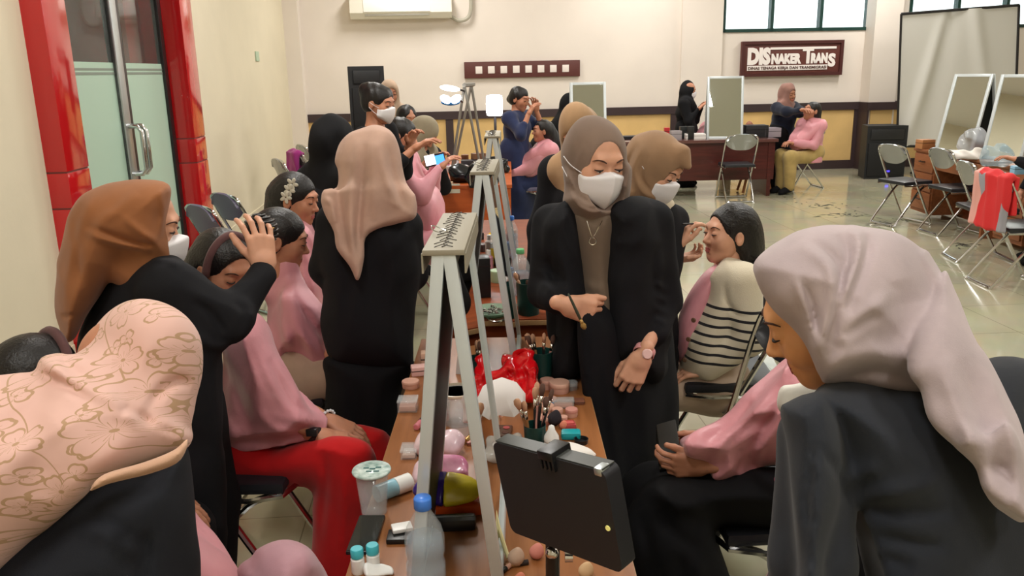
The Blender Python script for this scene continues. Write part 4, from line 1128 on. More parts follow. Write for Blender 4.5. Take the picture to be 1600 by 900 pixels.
    b.lathe(wc-fd*.011, [(.0300, 0), (.0325, .002), (.0325, .020), (.0300, .022), (.0300, 0)], 20, fd)
    wo = b.build('watch_strap', mat('watch_pink', (226, 158, 160), .4), t, smooth=True)
    c0 = wc+nrm((.1, -1, .1))*.033
    MB().lathe(c0-np.array([0, -.004, 0]), [(0, -.0), (.015, 0), (.016, .004), (.013, .008), (0, .008)], 18, (.1, -1, .2)).build('watch_case', mat('watch_face', (238, 200, 196), .3), sub(wo, t))
    # brush
    a = V3(888, 459, 2.20); b_ = V3(912, 510, 2.20); d = b_-a; L = np.linalg.norm(d); d = d/L
    bt = thing('makeup_brush', 'slim make-up brush held in the fingers of the woman in white mask and blazer', 'brush', b_)
    MB().lathe(a, [(.0022, 0), (.0034, .01), (.0044, L*.6), (.0038, L*.8)], 10, d).build('handle', mat('brush_handle', (60, 66, 54), .4), bt, smooth=True)
    MB().lathe(a, [(.0046, L*.78), (.0052, L*.88), (.0052, L*.9)], 10, d).build('ferrule', mat('brush_gold', (176, 140, 84), .3, metal=.6), bt, smooth=True)
    MB().lathe(a, [(.005, L*.9), (.0085, L*.97), (.006, L*1.06), (.0, L*1.1)], 10, d).build('bristles', mat('bristle_ochre', (150, 116, 60), .9), bt, smooth=True)
centre_woman()
# ------------------------------------------------ U: foreground right
def right_front():
    hc = V3(1292, 489, 1.27); R = frame((-.86, .22, -.46), (-.30, 0, 1)); k = 1.0
    t = person_base('woman in pale greyish-lilac headscarf and black blazer bending over at the right front', (.85, 1.3, 0))
    sl, sr = V3(1262, 668, 1.08), V3(1560, 640, 1.25)
    neck = V3(1370, 590, 1.25); chest = V3(1450, 760, 1.22); pel = np.array([.72, 1.25, .82])
    J = dict(head=hc, neck=neck, chest=chest, pelvis=pel, sh_l=sl+np.array([.04, .05, 0]), sh_r=sr, el_l=V3(1275, 880, 1.06), wr_l=V3(1215, 1010, 1.25), el_r=sr+np.array([.1, .1, -.3]), wr_r=sr+np.array([.0, .3, -.42]),
             hip_l=pel+np.array([-.08, 0, -.05]), hip_r=pel+np.array([.09, 0, -.05]), kn_l=(.62, 1.2, .45), kn_r=(.82, 1.25, .45), an_l=(.62, 1.3, .07), an_r=(.84, 1.35, .07), toe_l=(.55, 1.42, .03), toe_r=(.76, 1.48, .03))
    core = U([body_core(J, .80), neck_sdf(hc, R, k, neck)], .03)
    hd1 = hand_sdf(J['wr_l'], (-.4, .8, -.2), (0, 0, -1), -1, scale=.95); hd2 = hand_sdf(J['wr_r'], (-.6, .7, -.2), (0, 0, -1), 1, scale=.95)
    face_parts(t, hc, R, k, eyes='closed')
    m_h = cloth('lilac_grey_headscarf', (178, 162, 165), weave=420, rough=.75, sheen=.2)
    out = poly([(1252, 358), (1300, 351), (1350, 353), (1400, 362), (1440, 385), (1475, 425), (1500, 470), (1508, 520), (1512, 570), (1500, 612), (1452, 634), (1400, 622), (1340, 600), (1290, 599), (1281, 585), (1272, 562), (1255, 530), (1237, 508), (1215, 489), (1198, 468), (1183, 436), (1179, 412), (1198, 388), (1225, 370)],
               [(1200, 430, 1.24), (1330, 360, 1.27), (1330, 590, 1.20), (1490, 500, 1.30)], .150, .155, front=.135, back=.14)
    tail = poly([(1420, 560), (1470, 420), (1498, 455), (1522, 520), (1548, 570), (1572, 620), (1592, 665), (1606, 730), (1612, 815), (1598, 812), (1578, 800), (1552, 784), (1535, 760), (1526, 722), (1482, 690), (1452, 655), (1440, 610)], [(1440, 430, 1.26), (1490, 560, 1.13), (1590, 700, 1.06), (1470, 650, 1.07)], .050, .05)
    tip = poly([(1500, 690), (1560, 660), (1592, 700), (1602, 770), (1600, 812), (1570, 800), (1545, 780), (1530, 735)], 1.01, .035, .03)
    F1 = [([(1250, 378), (1290, 408), (1303, 440), (1298, 487), (1282, 540), (1283, 590)], .011, 0.0135), ([(1262, 376), (1303, 404), (1314, 440), (1307, 487), (1292, 540)], .008, -0.0135),
          ([(1323, 355), (1344, 375), (1338, 415), (1318, 462), (1312, 520)], .008, 0.0135), ([(1310, 365), (1326, 400), (1316, 440), (1308, 470)], .008, -0.0108), ([(1352, 365), (1354, 395), (1335, 450), (1322, 490)], .009, -0.0108),
          ([(1307, 540), (1340, 502), (1372, 478), (1395, 450)], .012, 0.0135), ([(1318, 528), (1352, 500), (1380, 488)], .009, -0.0135), ([(1240, 430), (1262, 490), (1276, 553)], .007, 0.0081), ([(1252, 430), (1270, 485), (1280, 530)], .006, -0.0068),
          ([(1440, 388), (1466, 430), (1488, 490), (1503, 545), (1496, 600)], .010, 0.0162), ([(1452, 396), (1480, 440), (1500, 490), (1512, 545)], .008, -0.0162),
          ([(1290, 572), (1360, 552), (1430, 558)], .014, 0.0095), ([(1300, 590), (1370, 580), (1440, 600)], .010, -0.0081), ([(1400, 440), (1410, 500), (1370, 545)], .022, -0.0135), ([(1440, 470), (1450, 540), (1430, 590)], .02, 0.0108)]
    F2 = [([(1530, 540), (1560, 620), (1585, 690), (1592, 790)], .010, .010), ([(1500, 560), (1530, 640), (1560, 720), (1570, 790)], .014, -.010), ([(1470, 560), (1500, 640), (1520, 700)], .014, .010), ([(1545, 720), (1572, 740), (1584, 780)], .008, -.008)]
    hs = DISP(out, plus(folds(F1), wr(.003, 18, 21), crease(.006, 15, 23)))
    cav = U([XF(ell((0, .125, -.035), (.066, .095, .115)), hc, R, k), XF(_HEAD, hc, R, k*1.02)], .01)
    hs = SUB(hs, XF(ell((0, .135, -.045), (.085, .085, .10)), hc, R, k), .008)
    ho = mesh_sdf('headscarf', [(U([hs, DISP(U([tail, tip], .02), plus(folds(F2), wr(.004, 18, 22)))], .012), .0042)], m_h, t)
    slv = poly([(1214, 640), (1226, 624), (1262, 606), (1300, 612), (1326, 690), (1322, 790), (1296, 880), (1300, 980), (1248, 980), (1240, 880), (1232, 780), (1226, 700)], [(1250, 640, 1.12), (1270, 900, 1.02)], .075, .065)
    tor = poly([(1285, 600), (1340, 594), (1440, 600), (1560, 560), (1640, 590), (1720, 760), (1760, 1010), (1372, 1010), (1348, 880), (1326, 790), (1300, 700), (1270, 630)], [(1300, 620, 1.18), (1600, 600, 1.28), (1500, 1000, 1.12)], .145, .13)
    FB = folds([([(1262, 612), (1274, 680), (1262, 780), (1262, 900)], .005, -.006), ([(1276, 690), (1308, 740), (1328, 792)], .006, -.006), ([(1335, 796), (1420, 800), (1500, 796)], .010, -.008), ([(1365, 836), (1430, 850), (1480, 856)], .009, -.009), ([(1380, 870), (1430, 890)], .009, -.007), ([(1350, 775), (1420, 765), (1480, 745)], .012, .008), ([(1310, 760), (1345, 740), (1380, 730)], .012, .006)])
    arms_ = [U(chain([J['sh_l']+np.array([0, .02, -.05]), J['el_l'], lerp(J['el_l'], J['wr_l'], .9)], [.06, .062, .048]), .02), U(chain([sr, J['el_r'], lerp(J['el_r'], J['wr_r'], .9)], [.075, .065, .045]), .02)]
    wedge = poly([(1326, 792), (1344, 806), (1366, 870), (1384, 960), (1310, 980), (1300, 900), (1318, 850)], 1.06, .16, .03, sm=2)
    BZ = DISP(U([SUB(U([slv, tor], .012), wedge, .008)]+arms_, .02), plus(FB, wr(.005, 16, 31), crease(.005, 16, 33)))
    mesh_sdf('blazer', [(BZ, .007)], cloth('charcoal_blazer', (38, 41, 48), rough=.8, sheen=.1), t)
    core = clip_body(core, [BZ, ell(pel, .13), hs], [limb([lerp(J['el_'+q], J['wr_'+q], .85), J['wr_'+q]], [.04, .04]) for q in 'lr'])
    mesh_sdf('body', [(core, .012), (XF(_HEADN, hc, R, k), .0028), (hd1, .005), (hd2, .005)], m_skin_o, t)
    tr_ = U([cone(pel, pel+np.array([0, 0, -.1]), .14)]+[U(chain([J['hip_'+s_], J['kn_'+s_], np.array(J['an_'+s_])+np.array([0, 0, .04])], [.11, .10, .10]), .02) for s_ in 'lr'], .05)
    mesh_sdf('trousers', [(tr_, .014)], m_black2, t)
    for s_ in 'lr': mesh_sdf('shoe', [(U(chain([np.array(J['an_'+s_])-np.array([0, 0, .01]), J['toe_'+s_]], [.048, .036]), .01), .009)], m_black2, t)
right_front()
# ------------------------------------------------ A: floral headscarf, foreground left
def floral_mat():
    m = bpy.data.materials.new('floral_pink_cotton'); m.use_nodes = True; N = m.node_tree.nodes; L = m.node_tree.links; b = N['Principled BSDF']
    b.inputs['Roughness'].default_value = .8; b.inputs['Sheen Weight'].default_value = .15
    tc = N.new('ShaderNodeTexCoord')
    def math_(op, a, b2=None, c=None):
        n = N.new('ShaderNodeMath'); n.operation = op
        for i, x in enumerate((a, b2, c)):
            if x is None: continue
            if isinstance(x, (int, float)): n.inputs[i].default_value = x
            else: L.new(x, n.inputs[i])
        return n.outputs[0]
    mp0 = N.new('ShaderNodeMapping'); mp0.inputs['Rotation'].default_value = (0, .5, 0); L.new(tc.outputs['Object'], mp0.inputs['Vector'])
    sp = N.new('ShaderNodeSeparateXYZ'); L.new(mp0.outputs['Vector'], sp.inputs[0])
    cb = N.new('ShaderNodeCombineXYZ'); L.new(sp.outputs['X'], cb.inputs['X']); L.new(math_('ADD', sp.outputs['Z'], math_('MULTIPLY', sp.outputs['Y'], .45)), cb.inputs['Y'])
    nz = N.new('ShaderNodeTexNoise'); nz.inputs['Scale'].default_value = 30; L.new(cb.outputs[0], nz.inputs['Vector'])
    masks = []
    def flowers(scale, off, petals, r0, w, rnd):
        mp = N.new('ShaderNodeMapping'); mp.inputs['Location'].default_value = off; mp.inputs['Scale'].default_value = (scale,)*3; L.new(cb.outputs[0], mp.inputs['Vector'])
        vo = N.new('ShaderNodeTexVoronoi'); vo.voronoi_dimensions = '2D'; vo.inputs['Scale'].default_value = 1; vo.inputs['Randomness'].default_value = rnd; L.new(mp.outputs[0], vo.inputs['Vector'])
        sub_ = N.new('ShaderNodeVectorMath'); sub_.operation = 'SUBTRACT'; L.new(mp.outputs[0], sub_.inputs[0]); L.new(vo.outputs['Position'], sub_.inputs[1])
        s2 = N.new('ShaderNodeSeparateXYZ'); L.new(sub_.outputs[0], s2.inputs[0])
        r = math_('SQRT', math_('ADD', math_('MULTIPLY', s2.outputs['X'], s2.outputs['X']), math_('MULTIPLY', s2.outputs['Y'], s2.outputs['Y'])))
        sc = N.new('ShaderNodeSeparateColor'); L.new(vo.outputs['Color'], sc.inputs[0])
        th = math_('ADD', math_('ARCTAN2', s2.outputs['Y'], s2.outputs['X']), math_('MULTIPLY', sc.outputs[0], 6.28))
        cs = math_('ABSOLUTE', math_('COSINE', math_('MULTIPLY', th, petals/2)))
        notch = math_('MULTIPLY', math_('POWER', math_('ABSOLUTE', math_('COSINE', math_('MULTIPLY', th, petals/2))), 24.0), -.10)
        size = math_('ADD', .72, math_('MULTIPLY', sc.outputs[1], .4))
        rp = math_('MULTIPLY', math_('MULTIPLY', math_('ADD', math_('ADD', math_('POWER', cs, .45), notch), .05), r0), size)
        rp = math_('ADD', rp, math_('MULTIPLY', math_('SUBTRACT', nz.outputs['Fac'], .5), .10))
        line = math_('LESS_THAN', math_('ABSOLUTE', math_('SUBTRACT', r, rp)), w)
        # stamens and petal veins
        st = math_('LESS_THAN', math_('ABSOLUTE', math_('SINE', math_('MULTIPLY', th, petals*1.5))), .16)
        st = math_('MULTIPLY', st, math_('MULTIPLY', math_('LESS_THAN', r, math_('MULTIPLY', rp, .52)), math_('GREATER_THAN', r, .03)))
        cen = math_('LESS_THAN', r, .035)
        return math_('MAXIMUM', line, math_('MAXIMUM', st, cen)), r, rp
    f1, r1, rp1 = flowers(13, (.3, .1, 0), 5, .42, .022, .75)
    f2, r2, rp2 = flowers(19, (4.2, 7.7, 0), 3, .28, .03, 1)
    ins = math_('LESS_THAN', r1, rp1)
    f2m = math_('MULTIPLY', f2, math_('SUBTRACT', 1.0, ins))
    # stems
    wv = N.new('ShaderNodeTexWave'); wv.inputs['Scale'].default_value = 1.7; wv.inputs['Distortion'].default_value = 9; wv.inputs['Detail'].default_value = 1; wv.inputs['Detail Scale'].default_value = 1.2
    L.new(cb.outputs[0], wv.inputs['Vector'])
    stm = math_('MULTIPLY', math_('LESS_THAN', math_('ABSOLUTE', math_('SUBTRACT', wv.outputs['Fac'], .5)), .015), math_('SUBTRACT', 1.0, ins))
    allm = math_('MAXIMUM', f1, math_('MAXIMUM', f2m, stm))
    mx = N.new('ShaderNodeMixRGB'); mx.inputs['Color1'].default_value = lin((214, 172, 160)); mx.inputs['Color2'].default_value = lin((166, 132, 92)); L.new(math_('MULTIPLY', allm, .85), mx.inputs['Fac'])
    L.new(mx.outputs[0], b.inputs['Base Color'])
    return m
def left_front():
    hc = V3(206, 590, 1.27); R = frame((.60, .62, -.55), (.35, 0, 1)); k = .95
    t = person_base('woman in pink headscarf with brown flower pattern leaning in at the left front', (-.75, 1.2, 0))
    neck = V3(170, 690, 1.22); chest = V3(110, 860, 1.15); pel = np.array([-.80, 1.10, .80])
    sr = V3(160, 800, 1.02); sl = V3(60, 700, 1.35)
    J = dict(head=hc, neck=neck, chest=chest, pelvis=pel, sh_l=sl, sh_r=sr, el_r=V3(225, 900, 1.05), wr_r=V3(300, 1120, 1.12), el_l=sl+np.array([.0, .12, -.26]), wr_l=sl+np.array([.12, .12, -.48]),
             hip_l=pel+np.array([0, .08, -.05]), hip_r=pel+np.array([0, -.08, -.05]), kn_l=(-.76, 1.2, .45), kn_r=(-.76, 1.02, .45), an_l=(-.84, 1.2, .07), an_r=(-.84, 1.02, .07), toe_l=(-.7, 1.2, .03), toe_r=(-.7, 1.0, .03))
    core = U([body_core(J, .80), neck_sdf(hc, R, k, neck)], .03)
    face_parts(t, hc, R, k, eyes='closed')
    out = poly([(120, 560), (148, 512), (180, 480), (215, 466), (255, 470), (290, 492), (310, 530), (312, 580), (303, 622), (294, 650), (270, 668), (200, 690), (120, 690), (90, 640)], [(230, 480, 1.27), (230, 680, 1.25)], .125, .12)
    shl = poly([(-160, 640), (-40, 592), (0, 588), (30, 584), (55, 581), (66, 562), (90, 553), (125, 556), (180, 560), (260, 600), (285, 668), (293, 686), (270, 706), (160, 747), (128, 774), (82, 820), (40, 862), (0, 900), (-80, 980), (-170, 960)], [(250, 640, 1.20), (0, 600, 1.12), (0, 900, .98), (150, 740, 1.04)], .12, .11)
    FA = [([(60, 562), (90, 580), (130, 608), (180, 625)], .010, .012), ([(66, 582), (100, 600), (150, 625)], .008, -.014), ([(95, 555), (110, 575), (130, 590)], .008, -.008), ([(186, 650), (200, 640), (228, 655), (240, 664)], .007, -.012), ([(160, 600), (190, 640), (222, 652)], .012, .012),
          ([(228, 648), (248, 615), (275, 595), (300, 600)], .008, -.010), ([(240, 655), (270, 665), (292, 684)], .007, .008), ([(60, 850), (130, 760), (200, 690), (230, 660)], .022, .010), ([(20, 640), (60, 700), (60, 780)], .03, -.010), ([(-20, 760), (60, 680), (110, 640)], .02, .008)]
    mesh_sdf('headscarf', [(DISP(U([out, shl], .04), plus(folds(FA), wr(.004, 16, 41), crease(.005, 14, 43))), .0044)], floral_mat(), t)
    lin_ = poly([(140, 768), (160, 742), (225, 722), (272, 703), (293, 685), (291, 703), (276, 724), (232, 741), (170, 756)], [(150, 760, .945), (290, 695, 1.035)], .022, .018)
    mesh_sdf('scarf_lining', [(lin_, .005)], cloth('tan_lining', (196, 156, 130)), t)
    bl = poly([(-60, 900), (60, 800), (128, 764), (230, 728), (285, 690), (298, 750), (300, 840), (296, 900), (290, 1000), (-100, 1000)], [(0, 900, 1.02), (290, 720, 1.16), (250, 950, 1.05)], .12, .11)
    FB = folds([([(120, 806), (170, 815), (210, 848)], .009, -.008), ([(235, 850), (222, 880), (225, 930)], .010, -.010), ([(205, 850), (240, 842)], .009, -.009), ([(130, 820), (180, 838), (215, 870)], .015, .008)])
    arm_ = [U(chain([sr+np.array([0, .03, -.03]), J['el_r'], lerp(J['el_r'], J['wr_r'], .85)], [.07, .062, .045]), .02), U(chain([sl, J['el_l'], lerp(J['el_l'], J['wr_l'], .9)], [.07, .06, .045]), .02)]
    BZ = DISP(U([bl]+arm_, .03), plus(FB, wr(.004, 16, 42)))
    mesh_sdf('blazer', [(BZ, .007)], cloth('black_blazer_blue', (28, 30, 36), rough=.85, sheen=0), t)
    core = clip_body(core, [BZ, shl, out, ell(pel, .13)], [limb([lerp(J['el_'+q], J['wr_'+q], .85), J['wr_'+q]], [.04, .04]) for q in 'lr'])
    mesh_sdf('body', [(core, .013), (XF(_HEADN, hc, R, k*.97), .004), (hand_sdf(J['wr_r'], (.6, .6, -.3), (0, .3, -1), 1), .005), (hand_sdf(J['wr_l'], (.7, .5, .2), (0, 0, -1), -1), .005)], m_skin_t, t)
    tr_ = U([cone(chest+np.array([0, 0, -.1]), pel, .15), cone(pel, pel+np.array([0, 0, -.1]), .14)]+[U(chain([J['hip_'+s_], J['kn_'+s_], np.array(J['an_'+s_])+np.array([0, 0, .04])], [.11, .10, .10]), .02) for s_ in 'lr'], .05)
    mesh_sdf('dress', [(tr_, .014)], m_black2, t)
left_front()
# ------------------------------------------------ B: brown headscarf, arm raised
def brown_scarf():
    Y = 2.15
    hc = V3(219, 350, Y); R = frame((.93, .20, -.30), (.2, 0, 1)); k = .98
    t = person_base('woman in rust brown headscarf and black jacket raising her hand', (-1.02, 2.15, 0))
    sr = V3(262, 452, Y-.10); sl = V3(240, 440, Y+.20); neck = V3(222, 410, Y+.03); chest = V3(235, 520, Y+.02); pel = np.array([-.95, Y+.02, .82])
    el_r = V3(360, 502, Y-.06); wr_r = V3(414, 418, Y+.10)
    J = dict(head=hc, neck=neck, chest=chest, pelvis=pel, sh_l=sl, sh_r=sr, el_r=el_r, wr_r=wr_r, el_l=V3(330, 500, Y+.35), wr_l=V3(322, 452, Y+.47),
             hip_l=pel+np.array([0, .08, -.05]), hip_r=pel+np.array([0, -.08, -.05]), kn_l=(-.92, Y+.1, .45), kn_r=(-.92, Y-.08, .45), an_l=(-.97, Y+.1, .07), an_r=(-.97, Y-.08, .07), toe_l=(-.82, Y+.1, .03), toe_r=(-.82, Y-.08, .03))
    core = U([body_core(J, .84), neck_sdf(hc, R, k, neck)], .03)
    h1 = hand_sdf(wr_r, (-.10, .12, 1), (-.55, .85, .05), 1, curls=[(18, 32, 22), (20, 34, 22), (22, 34, 22), (26, 34, 22)], scale=.98, spread=14, thumb=(.75, .55, .45), tcurl=10)
    h2 = hand_sdf(J['wr_l'], (.4, .1, .5), (.5, -.8, 0), -1, scale=.9)
    face_parts(t, hc, R, k, eyes='down', lips=False)
    mask_parts(t, hc+R@np.array([0, .008, -.006]), R, k)
    ring_at = wr_r+np.array([.012, .05, .098])
    rb = MB().lathe(wr_r+np.array([.012, .05, .098]), [(.0085, 0), (.0102, .001), (.0102, .003), (.0085, .004), (.0085, 0)], 14, (-.1, .35, 1)).build('ring', mat('gold', (212, 170, 96), .25, metal=1), t, smooth=True)
    m_h = cloth('rust_headscarf', (150, 96, 60), weave=700, bump=.15)
    hd = poly([(185, 286), (222, 282), (262, 290), (265, 320), (261, 345), (260, 385), (250, 398), (220, 404), (190, 418), (160, 455), (130, 500), (116, 528), (102, 535), (93, 512), (87, 480), (90, 430), (93, 395), (105, 350), (116, 322), (135, 302)], [(220, 300, Y), (100, 500, Y-.02), (250, 390, Y)], .135, .11)
    hd = U([hd, cone(V3(228, 395, Y), V3(225, 415, Y), .085)], .03)
    F = folds([([(215, 300), (185, 330), (160, 345), (130, 400)], .014, .008), ([(132, 362), (165, 375), (205, 385), (240, 392)], .008, .010), ([(135, 352), (170, 366), (210, 378), (246, 384)], .007, -.008), ([(190, 335), (215, 360), (245, 378)], .010, .007), ([(118, 340), (120, 400), (128, 450)], .012, -.007), ([(150, 300), (128, 350), (108, 420), (100, 500)], .012, .006), ([(95, 490), (104, 496), (112, 490)], .006, -.006), ([(250, 295), (255, 330), (250, 370)], .008, .006)])
    hs = DISP(hd, plus(F, wr(.004, 16, 51, dirv=(0, 0, 1)), crease(.006, 14, 52, dirv=(-.4, 0, 1))))
    hs = SUB(hs, XF(ell((0, .145, -.020), (.075, .080, .105)), hc, R, k), .006)
    mesh_sdf('headscarf', [(hs, .0055)], m_h, t)
    tor = poly([(190, 420), (222, 404), (262, 399), (288, 408), (312, 432), (345, 520), (346, 600), (348, 690), (352, 780), (356, 862), (350, 960), (220, 960), (170, 800), (130, 640), (118, 560), (130, 505), (160, 458)], [(240, 420, Y), (240, 640, Y+.02), (280, 900, Y+.02)], .16, .14)
    arm = U(chain([sr, el_r, lerp(el_r, wr_r, .86)], [.074, .058, .037]), .03)
    arm2 = U(chain([sl, J['el_l'], lerp(J['el_l'], J['wr_l'], .9)], [.07, .06, .045]), .03)
    FB = folds([([(300, 470), (330, 490), (352, 520)], .010, -.008), ([(365, 470), (380, 490), (378, 520)], .008, -.008), ([(376, 462), (392, 480), (394, 505)], .007, .006), ([(290, 520), (330, 540), (360, 545)], .012, .008), ([(235, 404), (262, 408), (285, 416)], .006, .006)])
    BZ = DISP(U([tor, arm, arm2], .03), plus(FB, wr(.005, 18, 52), crease(.006, 22, 53)))
    so = mesh_sdf('jacket', [(BZ, .0075)], m_black, t)
    core = clip_body(core, [BZ, hs, ell(pel, .13)], [limb([lerp(J['el_'+q], J['wr_'+q], .8), J['wr_'+q]], [.04, .04]) for q in 'lr']+[cone(hc, V3(235, 400, Y), .07)])
    mesh_sdf('body', [(core, .012), (XF(_HEADN, hc, R, k), .003), (h1, .0026), (h2, .005)], m_skin, t)
    p = lerp(el_r, wr_r, .80)+np.array([-.012, -.046, .0])
    MB().ball(p, .0065, 8).build('cuff_button', mat('pearl', (220, 220, 225), .2), sub(so, t), smooth=True)
    tr_ = U([cone(pel+np.array([0, 0, -.05]), pel+np.array([0, 0, -.1]), .13)]+[U(chain([J['hip_'+s_], J['kn_'+s_], np.array(J['an_'+s_])+np.array([0, 0, .04])], [.10, .09, .09]), .02) for s_ in 'lr'], .05)
    mesh_sdf('trousers', [(tr_, .014)], m_black2, t)
    for s_ in 'lr': mesh_sdf('shoe', [(U(chain([np.array(J['an_'+s_])-np.array([0, 0, .01]), J['toe_'+s_]], [.048, .036]), .01), .009)], m_black2, t)
    # ribbed black hair bun piece in the hand
    c = V3(407, 360, Y+.20)
    bt = thing('hair_bun_piece', 'black ribbed ball-shaped hair bun piece held up in a hand', 'hair piece', c)
    MB().ball(c, (.048, .045, .046), 16).build('core', m_hair, bt, smooth=True)
    b = MB()
    for i in range(9):
        a = -1.25+2.5*i/8; r = .048*math.cos(a)+.0005
        b.tube([c+np.array([r*math.cos(q), r*math.sin(q)*.95, .047*math.sin(a)]) for q in np.linspace(0, 2*PI, 28)[:-1]], .0034, 6, closed=True)
    b.build('rib', m_hair, bt, smooth=True)
brown_scarf()
# ================================================================== PEOPLE IN THE MIDDLE
def seated(J, base_skin, label, cat='x'): pass
def smooth_body(t, J, R, k, hc, garments, hands, skin, keep=(), core_k=.86, h=.013, hh=.003, legs=True, hij=False):
    core = U([body_core(J, core_k, legs), neck_sdf(hc, R, k, J['neck'])], .03)
    kk = [cone(hc, J['neck'], .055)]+[limb([lerp(J['el_'+q], J['wr_'+q], .55), J['wr_'+q]], [.045, .04]) for q in 'lr' if 'el_'+q in J]+list(keep)
    core = clip_body(core, garments, kk)
    return mesh_sdf('body', [(core, h), (XF(HD(hij), hc, R, k), hh)]+hands, skin, t)
def hair_cap(hc, R, k, face=(.067, .090, .095), oc=(0, .105, -.035), extra=()):
    cap = SUB(XF(U([ell((0, -.018, .036), (.083, .101, .089)), ell((0, -.045, -.01), (.077, .072, .07))], .03), hc, R, k), XF(ell(oc, face), hc, R, k), .010)
    cap = SUB(cap, U([XF(ell((s_*.085, -.004, -.006), (.020, .020, .030)), hc, R, k) for s_ in (1, -1)], .001), .006)
    s2 = U([cap]+list(extra), .025)
    def strands(P):
        q = ((P-hc.astype(np.float32))@R.astype(np.float32))
        a = np.arctan2(q[:, 2]-.03, q[:, 0]*.6+1e-6)
        return .0006*np.sin(a*60+8*q[:, 1]*20)+.0005*np.sin(q[:, 0]*500+q[:, 2]*90)
    return DISP(s2, strands)
# ------------------------------------------------ C: headband client in pink cape and red trousers
def headband_client():
    Y = 2.52
    hc = V3(349, 421, Y); R = frame((.74, -.56, -.34), (.10, 0, 1)); k = 1.0
    t = person_base('seated client with brown headband, pink cape and bright red trousers', (-.85, 2.5, 0))
    neck = V3(352, 486, Y+.01); chest = V3(375, 560, Y); pel = V3(385, 690, Y+.02)
    sr, sl = V3(372, 520, Y-.14), V3(376, 510, Y+.16)
    J = dict(head=hc, neck=neck, chest=chest, pelvis=pel, sh_l=sl, sh_r=sr, el_r=V3(425, 640, Y-.16), wr_r=V3(498, 680, Y-.12), el_l=V3(440, 620, Y+.15), wr_l=V3(515, 657, Y+.02),
             hip_l=pel+np.array([0, .09, 0]), hip_r=pel+np.array([0, -.07, 0]), kn_l=V3(585, 690, Y+.12), kn_r=V3(545, 710, Y-.12), an_l=V3(575, 690, Y+.12)*np.array([1, 1, 0])+np.array([-.02, 0, .08]), an_r=V3(535, 700, Y-.12)*np.array([1, 1, 0])+np.array([-.02, 0, .08]))
    J['toe_l'] = J['an_l']+np.array([.13, 0, -.05]); J['toe_r'] = J['an_r']+np.array([.13, 0, -.05])
    face_parts(t, hc, R, k, eyes='closed')
    cp = poly([(343, 532), (352, 508), (372, 492), (398, 490), (414, 508), (428, 545), (442, 572), (470, 612), (500, 648), (504, 662), (497, 676), (470, 692), (430, 708), (385, 714), (345, 706), (320, 690), (324, 672), (345, 640), (350, 590)], [(370, 510, Y), (370, 690, Y), (490, 660, Y-.02)], .235, .15)
    F = folds([([(372, 500), (395, 560), (430, 620), (480, 665)], .018, .012), ([(380, 520), (410, 590), (440, 640)], .014, -.012), ([(350, 560), (372, 620), (400, 690)], .018, -.010), ([(340, 640), (362, 670), (368, 700)], .016, .010), ([(400, 640), (430, 670), (470, 678)], .014, .010), ([(330, 680), (380, 690), (440, 694)], .012, -.008), ([(420, 560), (450, 620), (478, 650)], .012, -.008)])
    cps = DISP(U([cp, cone(V3(352, 492, Y), V3(360, 505, Y), .075)], .03), plus(F, wr(.006, 20, 61), crease(.030, 15, 61)))
    mesh_sdf('cape', [(cps, .0075)], m_pink, t)
    m_rt = cloth('red_trousers', (196, 22, 26), weave=400, rough=.8)
    tr_ = [poly([(345, 700), (420, 704), (470, 690), (520, 682), (565, 690), (582, 712), (574, 760), (566, 820), (560, 900), (500, 900), (492, 850), (486, 800), (478, 764), (400, 768), (362, 745)], [(400, 720, Y-.08), (560, 720, Y-.13), (540, 880, Y-.13)], .085, .08),
           poly([(420, 690), (500, 668), (548, 660), (590, 668), (606, 682), (602, 730), (590, 800), (585, 900), (540, 900), (545, 760), (500, 730), (430, 730)], [(440, 700, Y+.10), (600, 700, Y+.12)], .085, .08)]
    tr_ += [U(chain([J['kn_'+s_]+np.array([0, 0, -.05]), J['an_'+s_]+np.array([0, 0, .03])], [.075, .10]), .02) for s_ in 'lr']
    tr_.append(cone(pel+np.array([0, -.06, 0]), pel+np.array([0, .08, 0]), .12))
    trs = INT(DISP(U(tr_, .04), plus(folds([([(505, 700), (508, 760), (500, 850)], .014, -.010), ([(535, 720), (538, 800), (530, 880)], .016, .010), ([(480, 700), (520, 706), (550, 716)], .012, .006)]), wr(.006, 16, 62))), half((0, 0, .07), (0, 0, -1)))
    mesh_sdf('trousers', [(trs, .010)], m_rt, t)
    for s_ in 'lr': mesh_sdf('shoe', [(U(chain([J['an_'+s_]-np.array([0, 0, .01]), J['toe_'+s_]], [.045, .034]), .01), .009)], m_black2, t)
    hr = [cone(V3(318, 415, Y), V3(312, 440, Y+.03), .055, .045)]
    mesh_sdf('hair', [(hair_cap(hc, R, k, extra=hr, face=(.074, .098, .102), oc=(0, .110, -.022)), .0045)], m_hair, t)
    tr = lambda p: hc+R@np.array(p)
    MB().tube([tr((.080*math.sin(a)*1.05, .030-.02*abs(math.cos(a)), .008+.116*math.cos(a))) for a in np.linspace(-1.62, 1.62, 22)], .0125, 8, flat=.8).build('headband', cloth('brown_headband', (96, 66, 66)), t, smooth=True)
    h1 = hand_sdf(J['wr_r'], (.93, .14, -.30), (-.1, .15, -1), 1, curls=[(10, 22, 14), (10, 18, 12), (14, 20, 14), (18, 24, 14)], scale=.98, thumb=(.8, .5, .2), tcurl=10)
    h2 = hand_sdf(J['wr_l'], (.92, -.18, -.36), (-.1, .1, -1), -1, curls=[(12, 26, 14)]*4, scale=.95, thumb=(.8, .5, .2), tcurl=10)
    smooth_body(t, J, R, k, hc, [cps, trs], [(h1, .0028), (h2, .0028)], m_skin_t)
    wc = J['wr_r']-np.array([.012, 0, -.004]); fd = nrm(J['wr_r']-J['el_r'])
